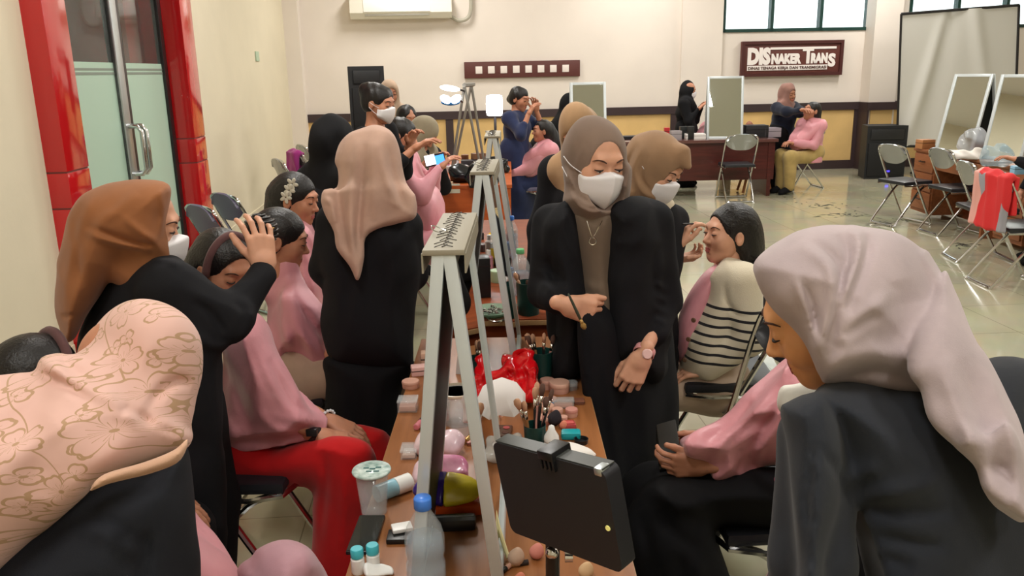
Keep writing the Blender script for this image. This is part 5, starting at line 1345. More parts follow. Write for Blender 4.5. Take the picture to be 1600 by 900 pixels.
    o = MB().lathe(wc-fd*.011, [(.0255, 0), (.0280, .002), (.0280, .016), (.0255, .018), (.0255, 0)], 18, fd).build('watch_strap', m_lash, t, smooth=True)
    MB().box(wc+np.array([-.012, -.032, .014])-.006, wc+np.array([.010, -.022, .026])+.006, .003).build('watch_case', m_blackfr, sub(o, t))
    wc = J['wr_l']-nrm(J['wr_l']-J['el_l'])*.01; fd = nrm(J['wr_l']-J['el_l']); u = nrm(np.cross(fd, (0, 0, 1))); v = np.cross(fd, u)
    b = MB()
    for a in np.linspace(0, 2*PI, 17)[:-1]: b.ball(wc+.031*(math.cos(a)*u+math.sin(a)*v), .0055, 5)
    b.build('bead_bracelet', mat('pearl', (220, 220, 225), .2), t, smooth=True)
headband_client()
# ------------------------------------------------ D, E: next two clients in capes
def cape_client(label, Y, head_px, fwd, cape, F, lap_px, hairextra, tilt=(0, 0, 1), k=1.0, skin=None, cm=None, tc=.2, bottom=None, flower=False, hh=.0035):
    hc = V3(head_px[0], head_px[1], Y); R = frame(fwd, tilt)
    t = person_base(label, (hc[0]+.1, Y, 0))
    neck = hc+np.array([-.01, 0, -.135]); chest = neck+np.array([.03, 0, -.17]); pel = np.array([neck[0]+.03, Y, .53])
    J = dict(head=hc, neck=neck, chest=chest, pelvis=pel, sh_l=neck+np.array([.02, .16, -.06]), sh_r=neck+np.array([.02, -.16, -.06]))
    for s_, sg in (('l', 1), ('r', -1)):
        J['el_'+s_] = J['sh_'+s_]+np.array([.10, sg*.02, -.25]); J['wr_'+s_] = np.array([pel[0]+.26, Y+sg*.08, .66])
        J['hip_'+s_] = pel+np.array([0, sg*.09, 0]); J['kn_'+s_] = pel+np.array([.36, sg*.10, .02]); J['an_'+s_] = pel+np.array([.34, sg*.10, -.45]); J['toe_'+s_] = pel+np.array([.45, sg*.10, -.50])
    face_parts(t, hc, R, k, eyes='closed', hh=.002)
    cp = poly(cape, Y, tc, min(tc, .14)); cps = DISP(U([cp, cone(neck, neck+np.array([.01, 0, -.05]), .07, .09)], .03), plus(folds(F), wr(.005, 20, int(Y*10)), crease(.018, 16, int(Y*10))))
    mesh_sdf('cape', [(cps, .009)], cm or m_pinkd, t)
    tr_ = U([cone(pel+np.array([0, -.06, 0]), pel+np.array([0, .06, 0]), .13)]+[U(chain([J['hip_'+s_], J['kn_'+s_], J['an_'+s_]+np.array([0, 0, .04])], [.10, .085, .08]), .02) for s_ in 'lr'], .04)
    tr_ = DISP(tr_, wr(.006, 15, 3)); mesh_sdf('trousers', [(tr_, .012)], bottom or cloth('beige_trousers', (176, 150, 130)), t)
    for s_ in 'lr': mesh_sdf('shoe', [(U(chain([J['an_'+s_]-np.array([0, 0, .01]), J['toe_'+s_]], [.045, .034]), .01), .010)], m_black2, t)
    mesh_sdf('hair', [(hair_cap(hc, R, k, extra=[XF(e, hc, R, k) for e in hairextra]), .005)], m_hair, t)
    hs_ = [(hand_sdf(J['wr_'+s_], (.95, 0, -.2), (0, 0, -1), -1 if s_ == 'l' else 1, scale=.95), .0045) for s_ in 'lr']
    smooth_body(t, J, R, k, hc, [cps, tr_], hs_, skin or m_skin_t, h=.014, hh=hh)
    return t, hc, R
t, hc, R = cape_client('seated client with dark tied hair and dull pink cape behind the headband client', 3.16, (440, 375), (.95, .12, -.25),
    [(425, 470), (432, 448), (455, 432), (476, 440), (494, 462), (507, 500), (512, 560), (512, 612), (498, 606), (470, 580), (455, 560), (458, 620), (440, 640), (420, 590), (415, 520)], [([(440, 460), (470, 520), (500, 560)], .016, .010), ([(450, 450), (485, 500), (506, 530)], .012, -.010), ([(432, 480), (450, 540), (470, 580)], .016, .010)], None,
    [ell((0, -.10, -.03), (.06, .05, .07)), cone((0, -.06, -.05), (0, -.09, -.12), .05, .03)])
t, hc, R = cape_client('seated client with white flower clip in her hair and pink cape', 3.75, (463, 312), (.93, -.20, -.18),
    [(452, 372), (470, 352), (488, 362), (498, 400), (505, 450), (512, 520), (505, 560), (470, 540), (450, 460), (446, 400)], [([(470, 370), (485, 420), (495, 480)], .018, .012)], None,
    [cone((0, -.07, .0), (0, -.10, -.16), .075, .05)], cm=m_pink)
b = MB(); fm = mat('white_flower', (206, 200, 186), .5)
tr = lambda p: hc+R@np.array(p)
for (cx, cy, cz) in ((.082, .0, .055), (.088, -.01, .022), (.078, .01, .085)):
    for i in range(5):
        a = i*2*PI/5; c = tr((cx, cy+.016*math.cos(a), cz+.016*math.sin(a))); b.ball(c, (.003, .014, .0085), 6, R=R@np.array(Matrix.Rotation(a, 3, 'X')))
b.build('flower_clip', fm, t, smooth=True)
# ------------------------------------------------ F: woman from behind, pink beige headscarf
def back_woman():
    Y = 2.92
    hc = V3(578, 250, Y); R = frame((-.25, .95, -.25)); k = 1.0
    t = person_base('woman seen from behind with long dusty-pink headscarf and black suit', (-.56, 3.25, 0))
    neck = V3(578, 300, Y-.02); chest = V3(578, 380, Y); pel = V3(578, 520, Y)
    J = dict(head=hc, neck=neck, chest=chest, pelvis=pel, sh_l=V3(525, 345, Y), sh_r=V3(632, 350, Y), el_l=V3(512, 420, Y+.05), wr_l=V3(520, 340, Y+.30), el_r=V3(645, 430, Y+.08), wr_r=V3(600, 400, Y+.32),
             hip_l=pel+np.array([-.08, 0, -.05]), hip_r=pel+np.array([.08, 0, -.05]), kn_l=(-.64, Y, .45), kn_r=(-.47, Y, .45), an_l=(-.64, Y, .07), an_r=(-.47, Y, .07), toe_l=(-.64, Y+.14, .03), toe_r=(-.46, Y+.14, .03))
    jk = poly([(515, 335), (560, 315), (610, 315), (645, 342), (655, 380), (658, 420), (652, 470), (648, 520), (646, 560), (642, 578), (600, 582), (540, 575), (515, 560), (500, 510), (506, 460), (498, 410), (503, 365)], [(578, 330, Y), (578, 580, Y)], .15, .12)
    arm = [U(chain([J['sh_'+s_], J['el_'+s_], lerp(J['el_'+s_], J['wr_'+s_], .9)], [.065, .056, .045]), .02) for s_ in 'lr']
    jk = DISP(U([jk]+arm, .03), plus(crease(.008, 14, 75), folds([([(530, 380), (545, 440), (540, 520)], .02, -.010), ([(620, 400), (610, 470), (620, 560)], .02, .008), ([(498, 430), (510, 440)], .01, -.008)]), wr(.006, 16, 71, dirv=(0, 0, 1))))
    mesh_sdf('blazer', [(jk, .009)], m_black, t)
    sk = poly([(515, 555), (640, 560), (628, 610), (622, 680), (620, 760), (625, 830), (505, 830), (503, 760), (508, 680), (512, 600)], Y, .13, .12)
    sk = INT(DISP(sk, plus(folds([([(560, 590), (560, 760)], .03, -.015), ([(590, 590), (592, 760)], .03, .012)]), wr(.006, 12, 72, dirv=(0, 0, 1)))), half((0, 0, .06), (0, 0, -1)))
    mesh_sdf('trousers', [(sk, .012)], m_black2, t)
    for s_ in 'lr': mesh_sdf('shoe', [(U(chain([np.array(J['an_'+s_])-np.array([0, 0, .01]), J['toe_'+s_]], [.045, .036]), .01), .010)], m_black2, t)
    hood = poly([(560, 204), (588, 198), (610, 208), (622, 235), (630, 275), (648, 336), (622, 345), (592, 355), (570, 372), (568, 402), (558, 435), (546, 412), (526, 386), (524, 358), (510, 330), (504, 308), (522, 290), (524, 268), (522, 250), (532, 226), (545, 211)], [(580, 220, Y), (580, 300, Y-.03), (555, 430, Y-.06)], .135, .11)
    F = folds([([(560, 215), (550, 280), (548, 350), (556, 425)], .014, .012), ([(572, 225), (566, 290), (560, 360), (562, 400)], .012, -.012), ([(530, 240), (528, 290), (535, 350), (545, 400)], .014, -.010), ([(590, 220), (600, 270), (622, 325)], .016, .010), ([(580, 215), (585, 280), (585, 345)], .016, .008), ([(606, 225), (616, 280), (636, 330)], .012, -.008), ([(505, 308), (518, 320), (524, 350)], .010, .008)])
    hs = DISP(hood, plus(F, wr(.005, 18, 73, dirv=(0, 0, 1)), crease(.012, 17, 74, dirv=(0, 0, 1), aniso=.12)))
    dr = poly([(520, 292), (634, 292), (651, 337), (622, 347), (592, 357), (572, 372), (569, 402), (559, 438), (547, 418), (525, 390), (521, 362), (507, 333), (502, 307)], [(578, 300, Y-.155), (560, 430, Y-.190), (640, 330, Y-.13), (510, 315, Y-.13)], .034, .022, sm=3)
    hs = U([hs, DISP(dr, plus(F, crease(.012, 17, 74, dirv=(0, 0, 1), aniso=.12)))], .03)
    mesh_sdf('headscarf', [(hs, .0062)], cloth('dusty_pink_headscarf', (192, 158, 142), weave=600), t)
    hd = [(hand_sdf(J['wr_'+s_], (.0, .8, .5), (0, 0, -1), -1 if s_ == 'l' else 1, scale=.95), .005) for s_ in 'lr']
    smooth_body(t, J, R, k*.93, hc, [jk, sk, hs], hd, m_skin_t, hh=.005, hij=True)
back_woman()
# ------------------------------------------------ R: brown headscarf beside the centre woman
def beside_woman():
    Y = 3.05
    hc = V3(1024, 262, Y); R = frame((.66, -.55, -.50), (.05, 0, 1)); k = 1.0
    t = person_base('woman in golden-brown headscarf and mask making up the striped-cardigan client', (.55, 3.1, 0))
    neck = V3(1003, 322, Y+.03); chest = V3(1005, 400, Y+.05); pel = V3(990, 540, Y+.12)
    sl, sr = V3(1048, 345, Y+.12), V3(965, 350, Y)
    J = dict(head=hc, neck=neck, chest=chest, pelvis=pel, sh_l=sl, sh_r=sr, el_l=V3(1036, 420, Y+.0), wr_l=V3(1058, 385, Y+.04), el_r=V3(1000, 430, Y+.05), wr_r=V3(1056, 404, Y+.10),
             hip_l=pel+np.array([.07, 0, -.05]), hip_r=pel+np.array([-.07, 0, -.05]), kn_l=(.55, Y+.1, .45), kn_r=(.40, Y+.1, .45), an_l=(.55, Y+.1, .07), an_r=(.40, Y+.1, .07), toe_l=(.62, Y, .03), toe_r=(.46, Y, .03))
    face_parts(t, hc, R, k, lips=False, eyes='down')
    mask_parts(t, hc, R, k)
    jk = poly([(960, 330), (1000, 318), (1040, 312), (1058, 325), (1064, 350), (1068, 380), (1064, 412), (1058, 470), (1050, 560), (960, 560), (940, 440)], [(1000, 340, Y+.06), (1000, 540, Y+.12)], .11, .10)
    arm = [U(chain([sl, J['el_l'], lerp(J['el_l'], J['wr_l'], .45)], [.062, .052, .045]), .02), U(chain([sr, J['el_r'], lerp(J['el_r'], J['wr_r'], .8)], [.06, .052, .040]), .02)]
    slit = poly([(1026, 300), (1042, 312), (1046, 340), (1048, 372), (1040, 378), (1032, 350)], Y-.15, .28, .02)
    bl = poly([(1010, 305), (1050, 310), (1056, 350), (1054, 420), (1010, 420), (1000, 350)], Y+.05, .09, .08)
    jkk = DISP(SUB(U([jk]+arm, .03), slit, .004), wr(.005, 20, 81))
    mesh_sdf('blouse', [(bl, .009)], cloth('cream_blouse', (206, 192, 168)), t); mesh_sdf('blazer', [(jkk, .008)], m_black, t)
    sk = U([cone(pel, pel+np.array([0, 0, -.1]), .15)]+[U(chain([J['hip_'+s_], J['kn_'+s_], np.array(J['an_'+s_])+np.array([0, 0, .04])], [.11, .10, .10]), .02) for s_ in 'lr'], .05)
    mesh_sdf('trousers', [(sk, .012)], m_black2, t)
    for s_ in 'lr': mesh_sdf('shoe', [(U(chain([np.array(J['an_'+s_])-np.array([0, 0, .01]), J['toe_'+s_]], [.045, .036]), .01), .010)], m_black2, t)
    hd, op = hood_sdf(hc, R, k, puff=.98, open_=(.058, .075, .085), oc=(0, .118, -.020))
    dr = [poly([(983, 230), (1000, 215), (1030, 240), (1040, 300), (1036, 318), (1010, 326), (985, 322), (968, 305), (975, 270)], Y+.03, .10, .08), XF(cone((0, .062, .10), (0, .105, .075), .030, .012), hc, R, k)]
    hs = DISP(U([hd]+dr, .03), plus(folds([([(1006, 225), (990, 265), (1005, 300), (1028, 312)], .010, .008), ([(996, 222), (980, 265), (990, 305)], .009, -.008), ([(1014, 240), (1002, 275), (1018, 302)], .008, -.006)]), wr(.003, 24, 82)))
    hs = SUB(hs, op, .006)
    mesh_sdf('headscarf', [(hs, .0048)], cloth('golden_brown_headscarf', (156, 124, 96), weave=600), t)
    h1 = hand_sdf(J['wr_l'], (.42, .10, .85), (.90, .2, -.30), -1, curls=[(28, 34, 18), (34, 38, 20), (42, 42, 22), (52, 46, 24)], scale=.86, thumb=(.8, .4, .4), tcurl=15)
    h2 = hand_sdf(J['wr_r'], (.85, .0, .10), (.1, -.3, .9), 1, curls=[(30, 40, 28)]*4, scale=.74, thumb=(.8, .5, .4))
    smooth_body(t, J, R, k, hc, [jkk, bl, sk], [(h1, .0030), (h2, .0035)], m_skin, hij=True)
    a = V3(1066, 350, Y+.0); b_ = V3(1099, 349, Y+.08); d = nrm(b_-a); L = np.linalg.norm(b_-a)
    bt = thing('makeup_brush', 'thin dark brush or pencil held to the face of the striped-cardigan client', 'brush', a)
    MB().lathe(a, [(.002, 0), (.0032, .005), (.0032, L*.7), (.002, L*.9), (0, L)], 8, d).build('handle', m_blackfr, bt, smooth=True)
beside_woman()
# ------------------------------------------------ S: client in striped cardigan
def stripe_mat():
    m = bpy.data.materials.new('striped_cardigan_knit'); m.use_nodes = True; N = m.node_tree.nodes; L = m.node_tree.links; b = N['Principled BSDF']
    tc = N.new('ShaderNodeTexCoord'); sp = N.new('ShaderNodeSeparateXYZ'); L.new(tc.outputs['Object'], sp.inputs[0])
    def mt(op, a, b2):
        n = N.new('ShaderNodeMath'); n.operation = op
        for i, x in enumerate((a, b2)):
            if isinstance(x, (int, float)): n.inputs[i].default_value = x
            else: L.new(x, n.inputs[i])
        return n.outputs[0]
    z0 = at(1110, 560, 3.10)[2]; z1 = at(1110, 476, 3.10)[2]; per = (z1-z0)/6.0
    zz = mt('ADD', sp.outputs['Z'], mt('MULTIPLY', sp.outputs['X'], .07))
    zoff = .07*at(1110, 500, 3.1)[0]-.07*(at(1110, 500, 3.1)[0])
    u = mt('DIVIDE', mt('SUBTRACT', zz, z0+.07*(at(1110, 500, 3.1)[0]-.86)), per)
    fr = mt('FRACT', mt('ADD', u, .5), 0)
    ln = mt('LESS_THAN', mt('ABSOLUTE', mt('SUBTRACT', fr, .5), 0), .15)
    rg = mt('MULTIPLY', mt('GREATER_THAN', u, -.5), mt('LESS_THAN', u, 6.5))
    mx = N.new('ShaderNodeMixRGB'); mx.inputs['Color1'].default_value = lin((216, 205, 182)); mx.inputs['Color2'].default_value = lin((26, 24, 30)); L.new(mt('MULTIPLY', ln, rg), mx.inputs['Fac']); L.new(mx.outputs[0], b.inputs['Base Color'])
    b.inputs['Roughness'].default_value = .9; b.inputs['Sheen Weight'].default_value = .2
    n = N.new('ShaderNodeTexNoise'); n.inputs['Scale'].default_value = 300; L.new(tc.outputs['Object'], n.inputs['Vector']); bp = N.new('ShaderNodeBump'); bp.inputs['Strength'].default_value = .5; bp.inputs['Distance'].default_value = .003; L.new(n.outputs['Fac'], bp.inputs['Height']); L.new(bp.outputs['Normal'], b.inputs['Normal'])
    return m
def cardigan_client():
    Y = 3.22
    hc = V3(1138, 366, Y); R = frame((-.93, -.28, .06), (0, 0, 1)); k = .98
    t = person_base('seated client with long black hair in a cream cardigan with black stripes', (.86, 3.2, 0))
    t['_e'].location[2] = 0
    neck = V3(1140, 412, Y+.02); chest = V3(1130, 470, Y); pel = V3(1118, 590, Y+.03)
    sl, sr = V3(1160, 440, Y-.14), V3(1128, 432, Y+.16)
    J = dict(head=hc, neck=neck, chest=chest, pelvis=pel, sh_l=sl, sh_r=sr, el_l=V3(1168, 530, Y-.16), wr_l=V3(1100, 580, Y-.12), el_r=V3(1120, 530, Y+.18), wr_r=V3(1070, 575, Y+.12),
             hip_l=pel+np.array([0, -.08, 0]), hip_r=pel+np.array([0, .08, 0]), kn_l=pel+np.array([-.38, -.09, 0]), kn_r=pel+np.array([-.38, .07, 0]))
    for q in 'lr': J['an_'+q] = J['kn_'+q]*np.array([1, 1, 0])+np.array([.02, 0, .07]); J['toe_'+q] = J['an_'+q]+np.array([-.14, 0, -.04])
    face_parts(t, hc, R, k, eyes='closed')
    cd = poly([(1140, 404), (1162, 410), (1180, 428), (1189, 460), (1186, 490), (1173, 520), (1160, 548), (1146, 575), (1132, 600), (1100, 604), (1070, 602), (1060, 592), (1064, 562), (1072, 520), (1084, 482), (1098, 454), (1108, 432), (1124, 414), (1132, 406)], [(1120, 440, Y), (1120, 590, Y)], .185, .13)
    sleeve = U(chain([sl, J['el_l'], lerp(J['el_l'], J['wr_l'], .9)], [.072, .066, .05]), .02)
    F = folds([([(1133, 440), (1136, 470), (1150, 490), (1170, 497)], .010, -.008), ([(1120, 420), (1100, 450), (1082, 500), (1076, 560)], .010, .008)])
    gap = poly([(1100, 408), (1108, 420), (1096, 450), (1080, 480), (1070, 520), (1062, 560), (1050, 560), (1050, 400)], Y+.0, .045, .03)
    cds = DISP(SUB(U([cd, sleeve], .02), gap, .006), plus(F, wr(.005, 16, 91)))
    mesh_sdf('cardigan', [(cds, .0075)], stripe_mat(), t)
    inn = poly([(1124, 414), (1104, 422), (1084, 446), (1068, 474), (1058, 505), (1056, 550), (1064, 566), (1100, 545), (1130, 450)], Y, .12, .07)
    mesh_sdf('cape', [(inn, .008)], m_pink, t)
    sk = U([cone(pel+np.array([0, -.07, 0]), pel+np.array([0, .07, 0]), .13)]+[U(chain([J['hip_'+s_], J['kn_'+s_], J['an_'+s_]+np.array([0, 0, .06])], [.10, .09, .09]), .02) for s_ in 'lr'], .06)
    sk = DISP(sk, wr(.008, 15, 92)); mesh_sdf('skirt', [(sk, .012)], cloth('beige_skirt', (188, 166, 146)), t)
    for s_ in 'lr': mesh_sdf('shoe', [(U(chain([J['an_'+s_]-np.array([0, 0, .01]), J['toe_'+s_]], [.045, .034]), .01), .010)], m_black2, t)
    hr = [poly([(1134, 324), (1150, 318), (1174, 326), (1190, 350), (1195, 380), (1192, 404), (1174, 418), (1156, 414), (1151, 392), (1148, 368), (1136, 342)], Y+.01, .080, .06), cone(V3(1165, 395, Y+.02), V3(1182, 425, Y+.03), .045, .03)]
    mesh_sdf('hair', [(hair_cap(hc, R, k, extra=hr, oc=(0, .108, -.022), face=(.078, .094, .102)), .0045)], m_hair, t)
    h1 = hand_sdf(J['wr_l'], (-.95, 0, -.1), (0, 0, -1), -1, scale=.95)
    h2 = hand_sdf(J['wr_r'], (-.95, 0, -.1), (0, 0, -1), 1, scale=.95)
    smooth_body(t, J, R, k, hc, [cds, inn, sk], [(h1, .004), (h2, .004)], m_skin, keep=[cone(neck, neck+np.array([-.04, 0, -.03]), .05)])
    b = MB()
    for (x, y) in ((1084, 500), (1076, 530), (1070, 562)): b.lathe(V3(x, y, Y-.165), [(0, 0), (.009, 0), (.010, .003), (.007, .006), (0, .006)], 12, (-.5, -.8, 0))
    b.build('cardigan_button', mat('button_brown', (110, 80, 60), .4), t)
    o = MB().ball(V3(1188, 408, Y-.02), (.020, .03, .022), 8).build('hair_scrunchie', cloth('purple_scrunchie', (120, 70, 120)), t, smooth=True)
cardigan_client()
q = V3(1128, 600, 3.24); chair(ch_black, (q[0]+.02, 3.24, .0), PI/2-.05, 'black folding chair under the client in the striped cardigan')
# ------------------------------------------------ T: client in pink cape behind the right front woman
def right_client():
    Y = 2.08
    hc = V3(1292, 480, Y+.05); R = frame((-.95, .1, -.1)); k = .97
    t = person_base('seated client in pink cape and black skirt on the right holding a small case', (.75, 1.95, 0))
    neck = V3(1290, 560, Y+.05); chest = V3(1270, 650, Y+.04); pel = V3(1235, 790, Y+.04); pel[2] = .53
    J = dict(head=hc, neck=neck, chest=chest, pelvis=pel, sh_l=neck+np.array([0, -.16, -.05]), sh_r=neck+np.array([0, .16, -.05]), el_l=V3(1180, 680, Y-.06), wr_l=V3(1100, 728, Y-.10), el_r=V3(1180, 650, Y+.16), wr_r=V3(1106, 692, Y+.13),
             hip_l=pel+np.array([0, -.08, 0]), hip_r=pel+np.array([0, .08, 0]), kn_l=np.array([.40, Y-.10, .53]), kn_r=np.array([.40, Y+.08, .53]))
    for q in 'lr': J['an_'+q] = J['kn_'+q]*np.array([1, 1, 0])+np.array([.05, 0, .07]); J['toe_'+q] = J['an_'+q]+np.array([-.14, 0, -.04])
    cp = poly([(1262, 556), (1234, 562), (1212, 580), (1190, 604), (1160, 636), (1130, 656), (1090, 672), (1064, 688), (1066, 706), (1082, 722), (1104, 734), (1106, 752), (1120, 765), (1150, 766), (1168, 764), (1180, 742), (1184, 722), (1260, 722), (1330, 700), (1350, 600), (1320, 560)], [(1240, 580, Y+.02), (1080, 700, Y-.02), (1300, 700, Y+.04)], .175, .12)
    F = folds([([(1230, 575), (1180, 640), (1130, 690), (1110, 750)], .014, .012), ([(1240, 600), (1200, 660), (1160, 720)], .014, -.012), ([(1200, 600), (1150, 660), (1100, 690)], .012, -.010), ([(1225, 660), (1190, 700), (1178, 760)], .012, .010), ([(1160, 700), (1150, 740), (1140, 764)], .010, -.008)])
    cps = DISP(U([cp, cone(neck, chest, .08, .15)], .03), plus(F, wr(.004, 20, 101), crease(.022, 19, 101)))
    mesh_sdf('cape', [(cps, .0065)], m_pink, t)
    sk = poly([(1240, 735), (1180, 728), (1120, 735), (1070, 735), (1035, 738), (1010, 752), (998, 780), (1000, 830), (1015, 880), (1040, 930), (1085, 950), (1110, 900), (1104, 850), (1130, 826), (1240, 836), (1300, 840), (1320, 760)], [(1100, 760, Y-.01), (1240, 800, Y+.02), (1050, 900, Y)], .20, .13)
    sk2 = U([sk, U(chain([J['kn_l']+np.array([0, 0, -.06]), J['an_l']+np.array([.03, .05, .04])], [.12, .16]), .02), U(chain([J['kn_r']+np.array([0, 0, -.06]), J['an_r']+np.array([.03, -.03, .04])], [.12, .16]), .02)], .06)
    sk2 = INT(DISP(sk2, plus(folds([([(1030, 800), (1060, 840), (1100, 860)], .02, -.012), ([(1020, 760), (1060, 790), (1120, 800)], .02, .010), ([(1060, 860), (1070, 930)], .015, -.012), ([(1090, 870), (1100, 940)], .015, .012), ([(1000, 800), (1015, 860), (1020, 920)], .015, -.010)]), wr(.006, 14, 102))), half((0, 0, .06), (0, 0, -1)))
    mesh_sdf('skirt', [(sk2, .009)], m_black2, t)
    for s_ in 'lr': mesh_sdf('shoe', [(U(chain([J['an_'+s_]-np.array([0, 0, .01]), J['toe_'+s_]], [.045, .034]), .01), .010)], m_black2, t)
    mesh_sdf('hair', [(hair_cap(hc, R, k), .007)], m_hair, t)
    h1 = hand_sdf(J['wr_l'], (-.97, .10, -.04), (.05, 1, .1), -1, curls=[(24, 34, 22), (28, 40, 22), (32, 44, 24), (36, 46, 24)], scale=.86, thumb=(.85, .5, .25), tcurl=10)
    h2 = hand_sdf(J['wr_r'], (-.97, -.1, .05), (0, -1, .1), 1, curls=[(16, 30, 20)]*4, scale=.86, thumb=(.8, .4, .3))
    smooth_body(t, J, R, k, hc, [cps, sk2], [(h1, .0028), (h2, .0035)], m_skin_t, hh=.007)
    lc = poly([(1240, 780), (1256, 840), (1262, 960), (1168, 960), (1198, 896), (1224, 842)], Y-.34, .03, .03)
    mesh_sdf('cape_corner', [(DISP(lc, crease(.008, 20, 7)), .006)], m_pink, t)
    ct = thing('small_case', 'small dark flat case held in the lap of the client in black skirt', 'case', V3(1045, 716, Y))
    a = V3(1030, 735, Y-.05); b_ = V3(1062, 726, Y-.05); c = V3(1030, 700, Y-.02)
    MB().obox(a, b_-a, c-a, (.01, .11, .02), .004).build('lid', mat('dark_case', (30, 28, 24), .6), ct)
    MB().obox(a+np.array([.002, .004, -.010]), (b_-a)*.96, (.009, .1, .018), (0, 0, .009), .002).build('rim', mat('dark_case_rim', (24, 23, 20), .4), ct)
    mg = poly([(1206, 760), (1215, 740), (1234, 742), (1238, 798), (1222, 790)], Y-.10, .04, .03)
    mesh_sdf('magenta_shirt', [(mg, .006)], cloth('magenta', (190, 20, 92)), t)
    wt = U([poly([(1220, 700), (1232, 696), (1236, 770), (1226, 764), (1218, 735)], Y-.17, .02, .02), poly([(1216, 640), (1219, 606), (1242, 600), (1284, 594), (1300, 625), (1250, 660)], Y-.20, .02, .02)], .01)
    mesh_sdf('white_cloth', [(wt, .006)], cloth('white_cotton', (225, 222, 214)), t)
right_client()
q = V3(1225, 800, 2.16); chair(ch_black, (q[0]-.02, 2.17, .0), PI/2+.05, 'folding chair under the client in black skirt at the lower right')
# pink cape edge hanging at the lower right (of the client in front of the lilac headscarf woman)
# ------------------------------------------------ V: client cut by the lower edge
def low_client():
    Y = 1.30
    t = person_base('client in pink cape and mauve skirt at the bottom edge left of the table', (-.55, 1.3, 0))
    hc = np.array([-.72, 1.28, 1.13])
    hc = V3(210, 700, 1.42); R = frame((.9, .1, -.3)); k = .93
    neck = hc+np.array([0, 0, -.13]); chest = neck+np.array([.02, 0, -.17]); pel = np.array([neck[0]+.03, 1.36, .52])
    J = dict(head=hc, neck=neck, chest=chest, pelvis=pel)
    for s_, sg in (('l', 1), ('r', -1)):
        J['sh_'+s_] = neck+np.array([0, sg*.15, -.05]); J['el_'+s_] = J['sh_'+s_]+np.array([.1, 0, -.25]); J['wr_'+s_] = np.array([pel[0]+.2, 1.36+sg*.08, .64])
        J['hip_'+s_] = pel+np.array([0, sg*.08, 0]); J['kn_'+s_] = pel+np.array([.32, sg*.08, .02]); J['an_'+s_] = pel+np.array([.30, sg*.08, -.45]); J['toe_'+s_] = J['an_'+s_]+np.array([.13, 0, -.04])
    cp = poly([(292, 828), (300, 832), (330, 850), (372, 888), (392, 960), (290, 980), (240, 960), (250, 860), (270, 800)], [(290, 850, 1.38), (380, 940, 1.38)], .17, .10)
    cps = DISP(U([cp, cone(neck, chest, .07, .12), cone(chest, pel+np.array([.02, 0, .05]), .13, .15)], .03), plus(wr(.004, 18, 111), crease(.012, 16, 111)))
    mesh_sdf('cape', [(cps, .007)], m_pink, t)
    sk = poly([(360, 900), (385, 868), (415, 850), (445, 843), (475, 850), (498, 872), (512, 905), (520, 960), (480, 1010), (350, 1000)], [(380, 900, 1.40), (500, 900, 1.38)], .17, .12)
    sks = INT(U([sk]+[U(chain([J['kn_'+q]+np.array([0, 0, -.05]), J['an_'+q]+np.array([0, 0, .04])], [.09, .12]), .02) for q in 'lr']+[cone(pel, lerp(J['kn_l'], J['kn_r'], .5), .14, .11)], .06), half((0, 0, .06), (0, 0, -1)))
    sks = DISP(sks, plus(folds([([(400, 862), (390, 900)], .012, -.006), ([(470, 856), (490, 900)], .012, .006)]), wr(.005, 20, 112)))
    mesh_sdf('skirt', [(sks, .0075)], cloth('mauve_skirt', (176, 132, 142), rough=.6), t)
    for s_ in 'lr': mesh_sdf('shoe', [(U(chain([J['an_'+s_]-np.array([0, 0, .01]), J['toe_'+s_]], [.045, .034]), .01), .010)], m_black2, t)
    mesh_sdf('hair', [(hair_cap(hc, R, k), .007)], m_hair, t)
    hd = [(hand_sdf(J['wr_'+s_], (.95, 0, -.2), (0, 0, -1), -1 if s_ == 'l' else 1, scale=.9), .006) for s_ in 'lr']
    smooth_body(t, J, R, k, hc, [cps, sks], hd, m_skin_t, hh=.007)
low_client()
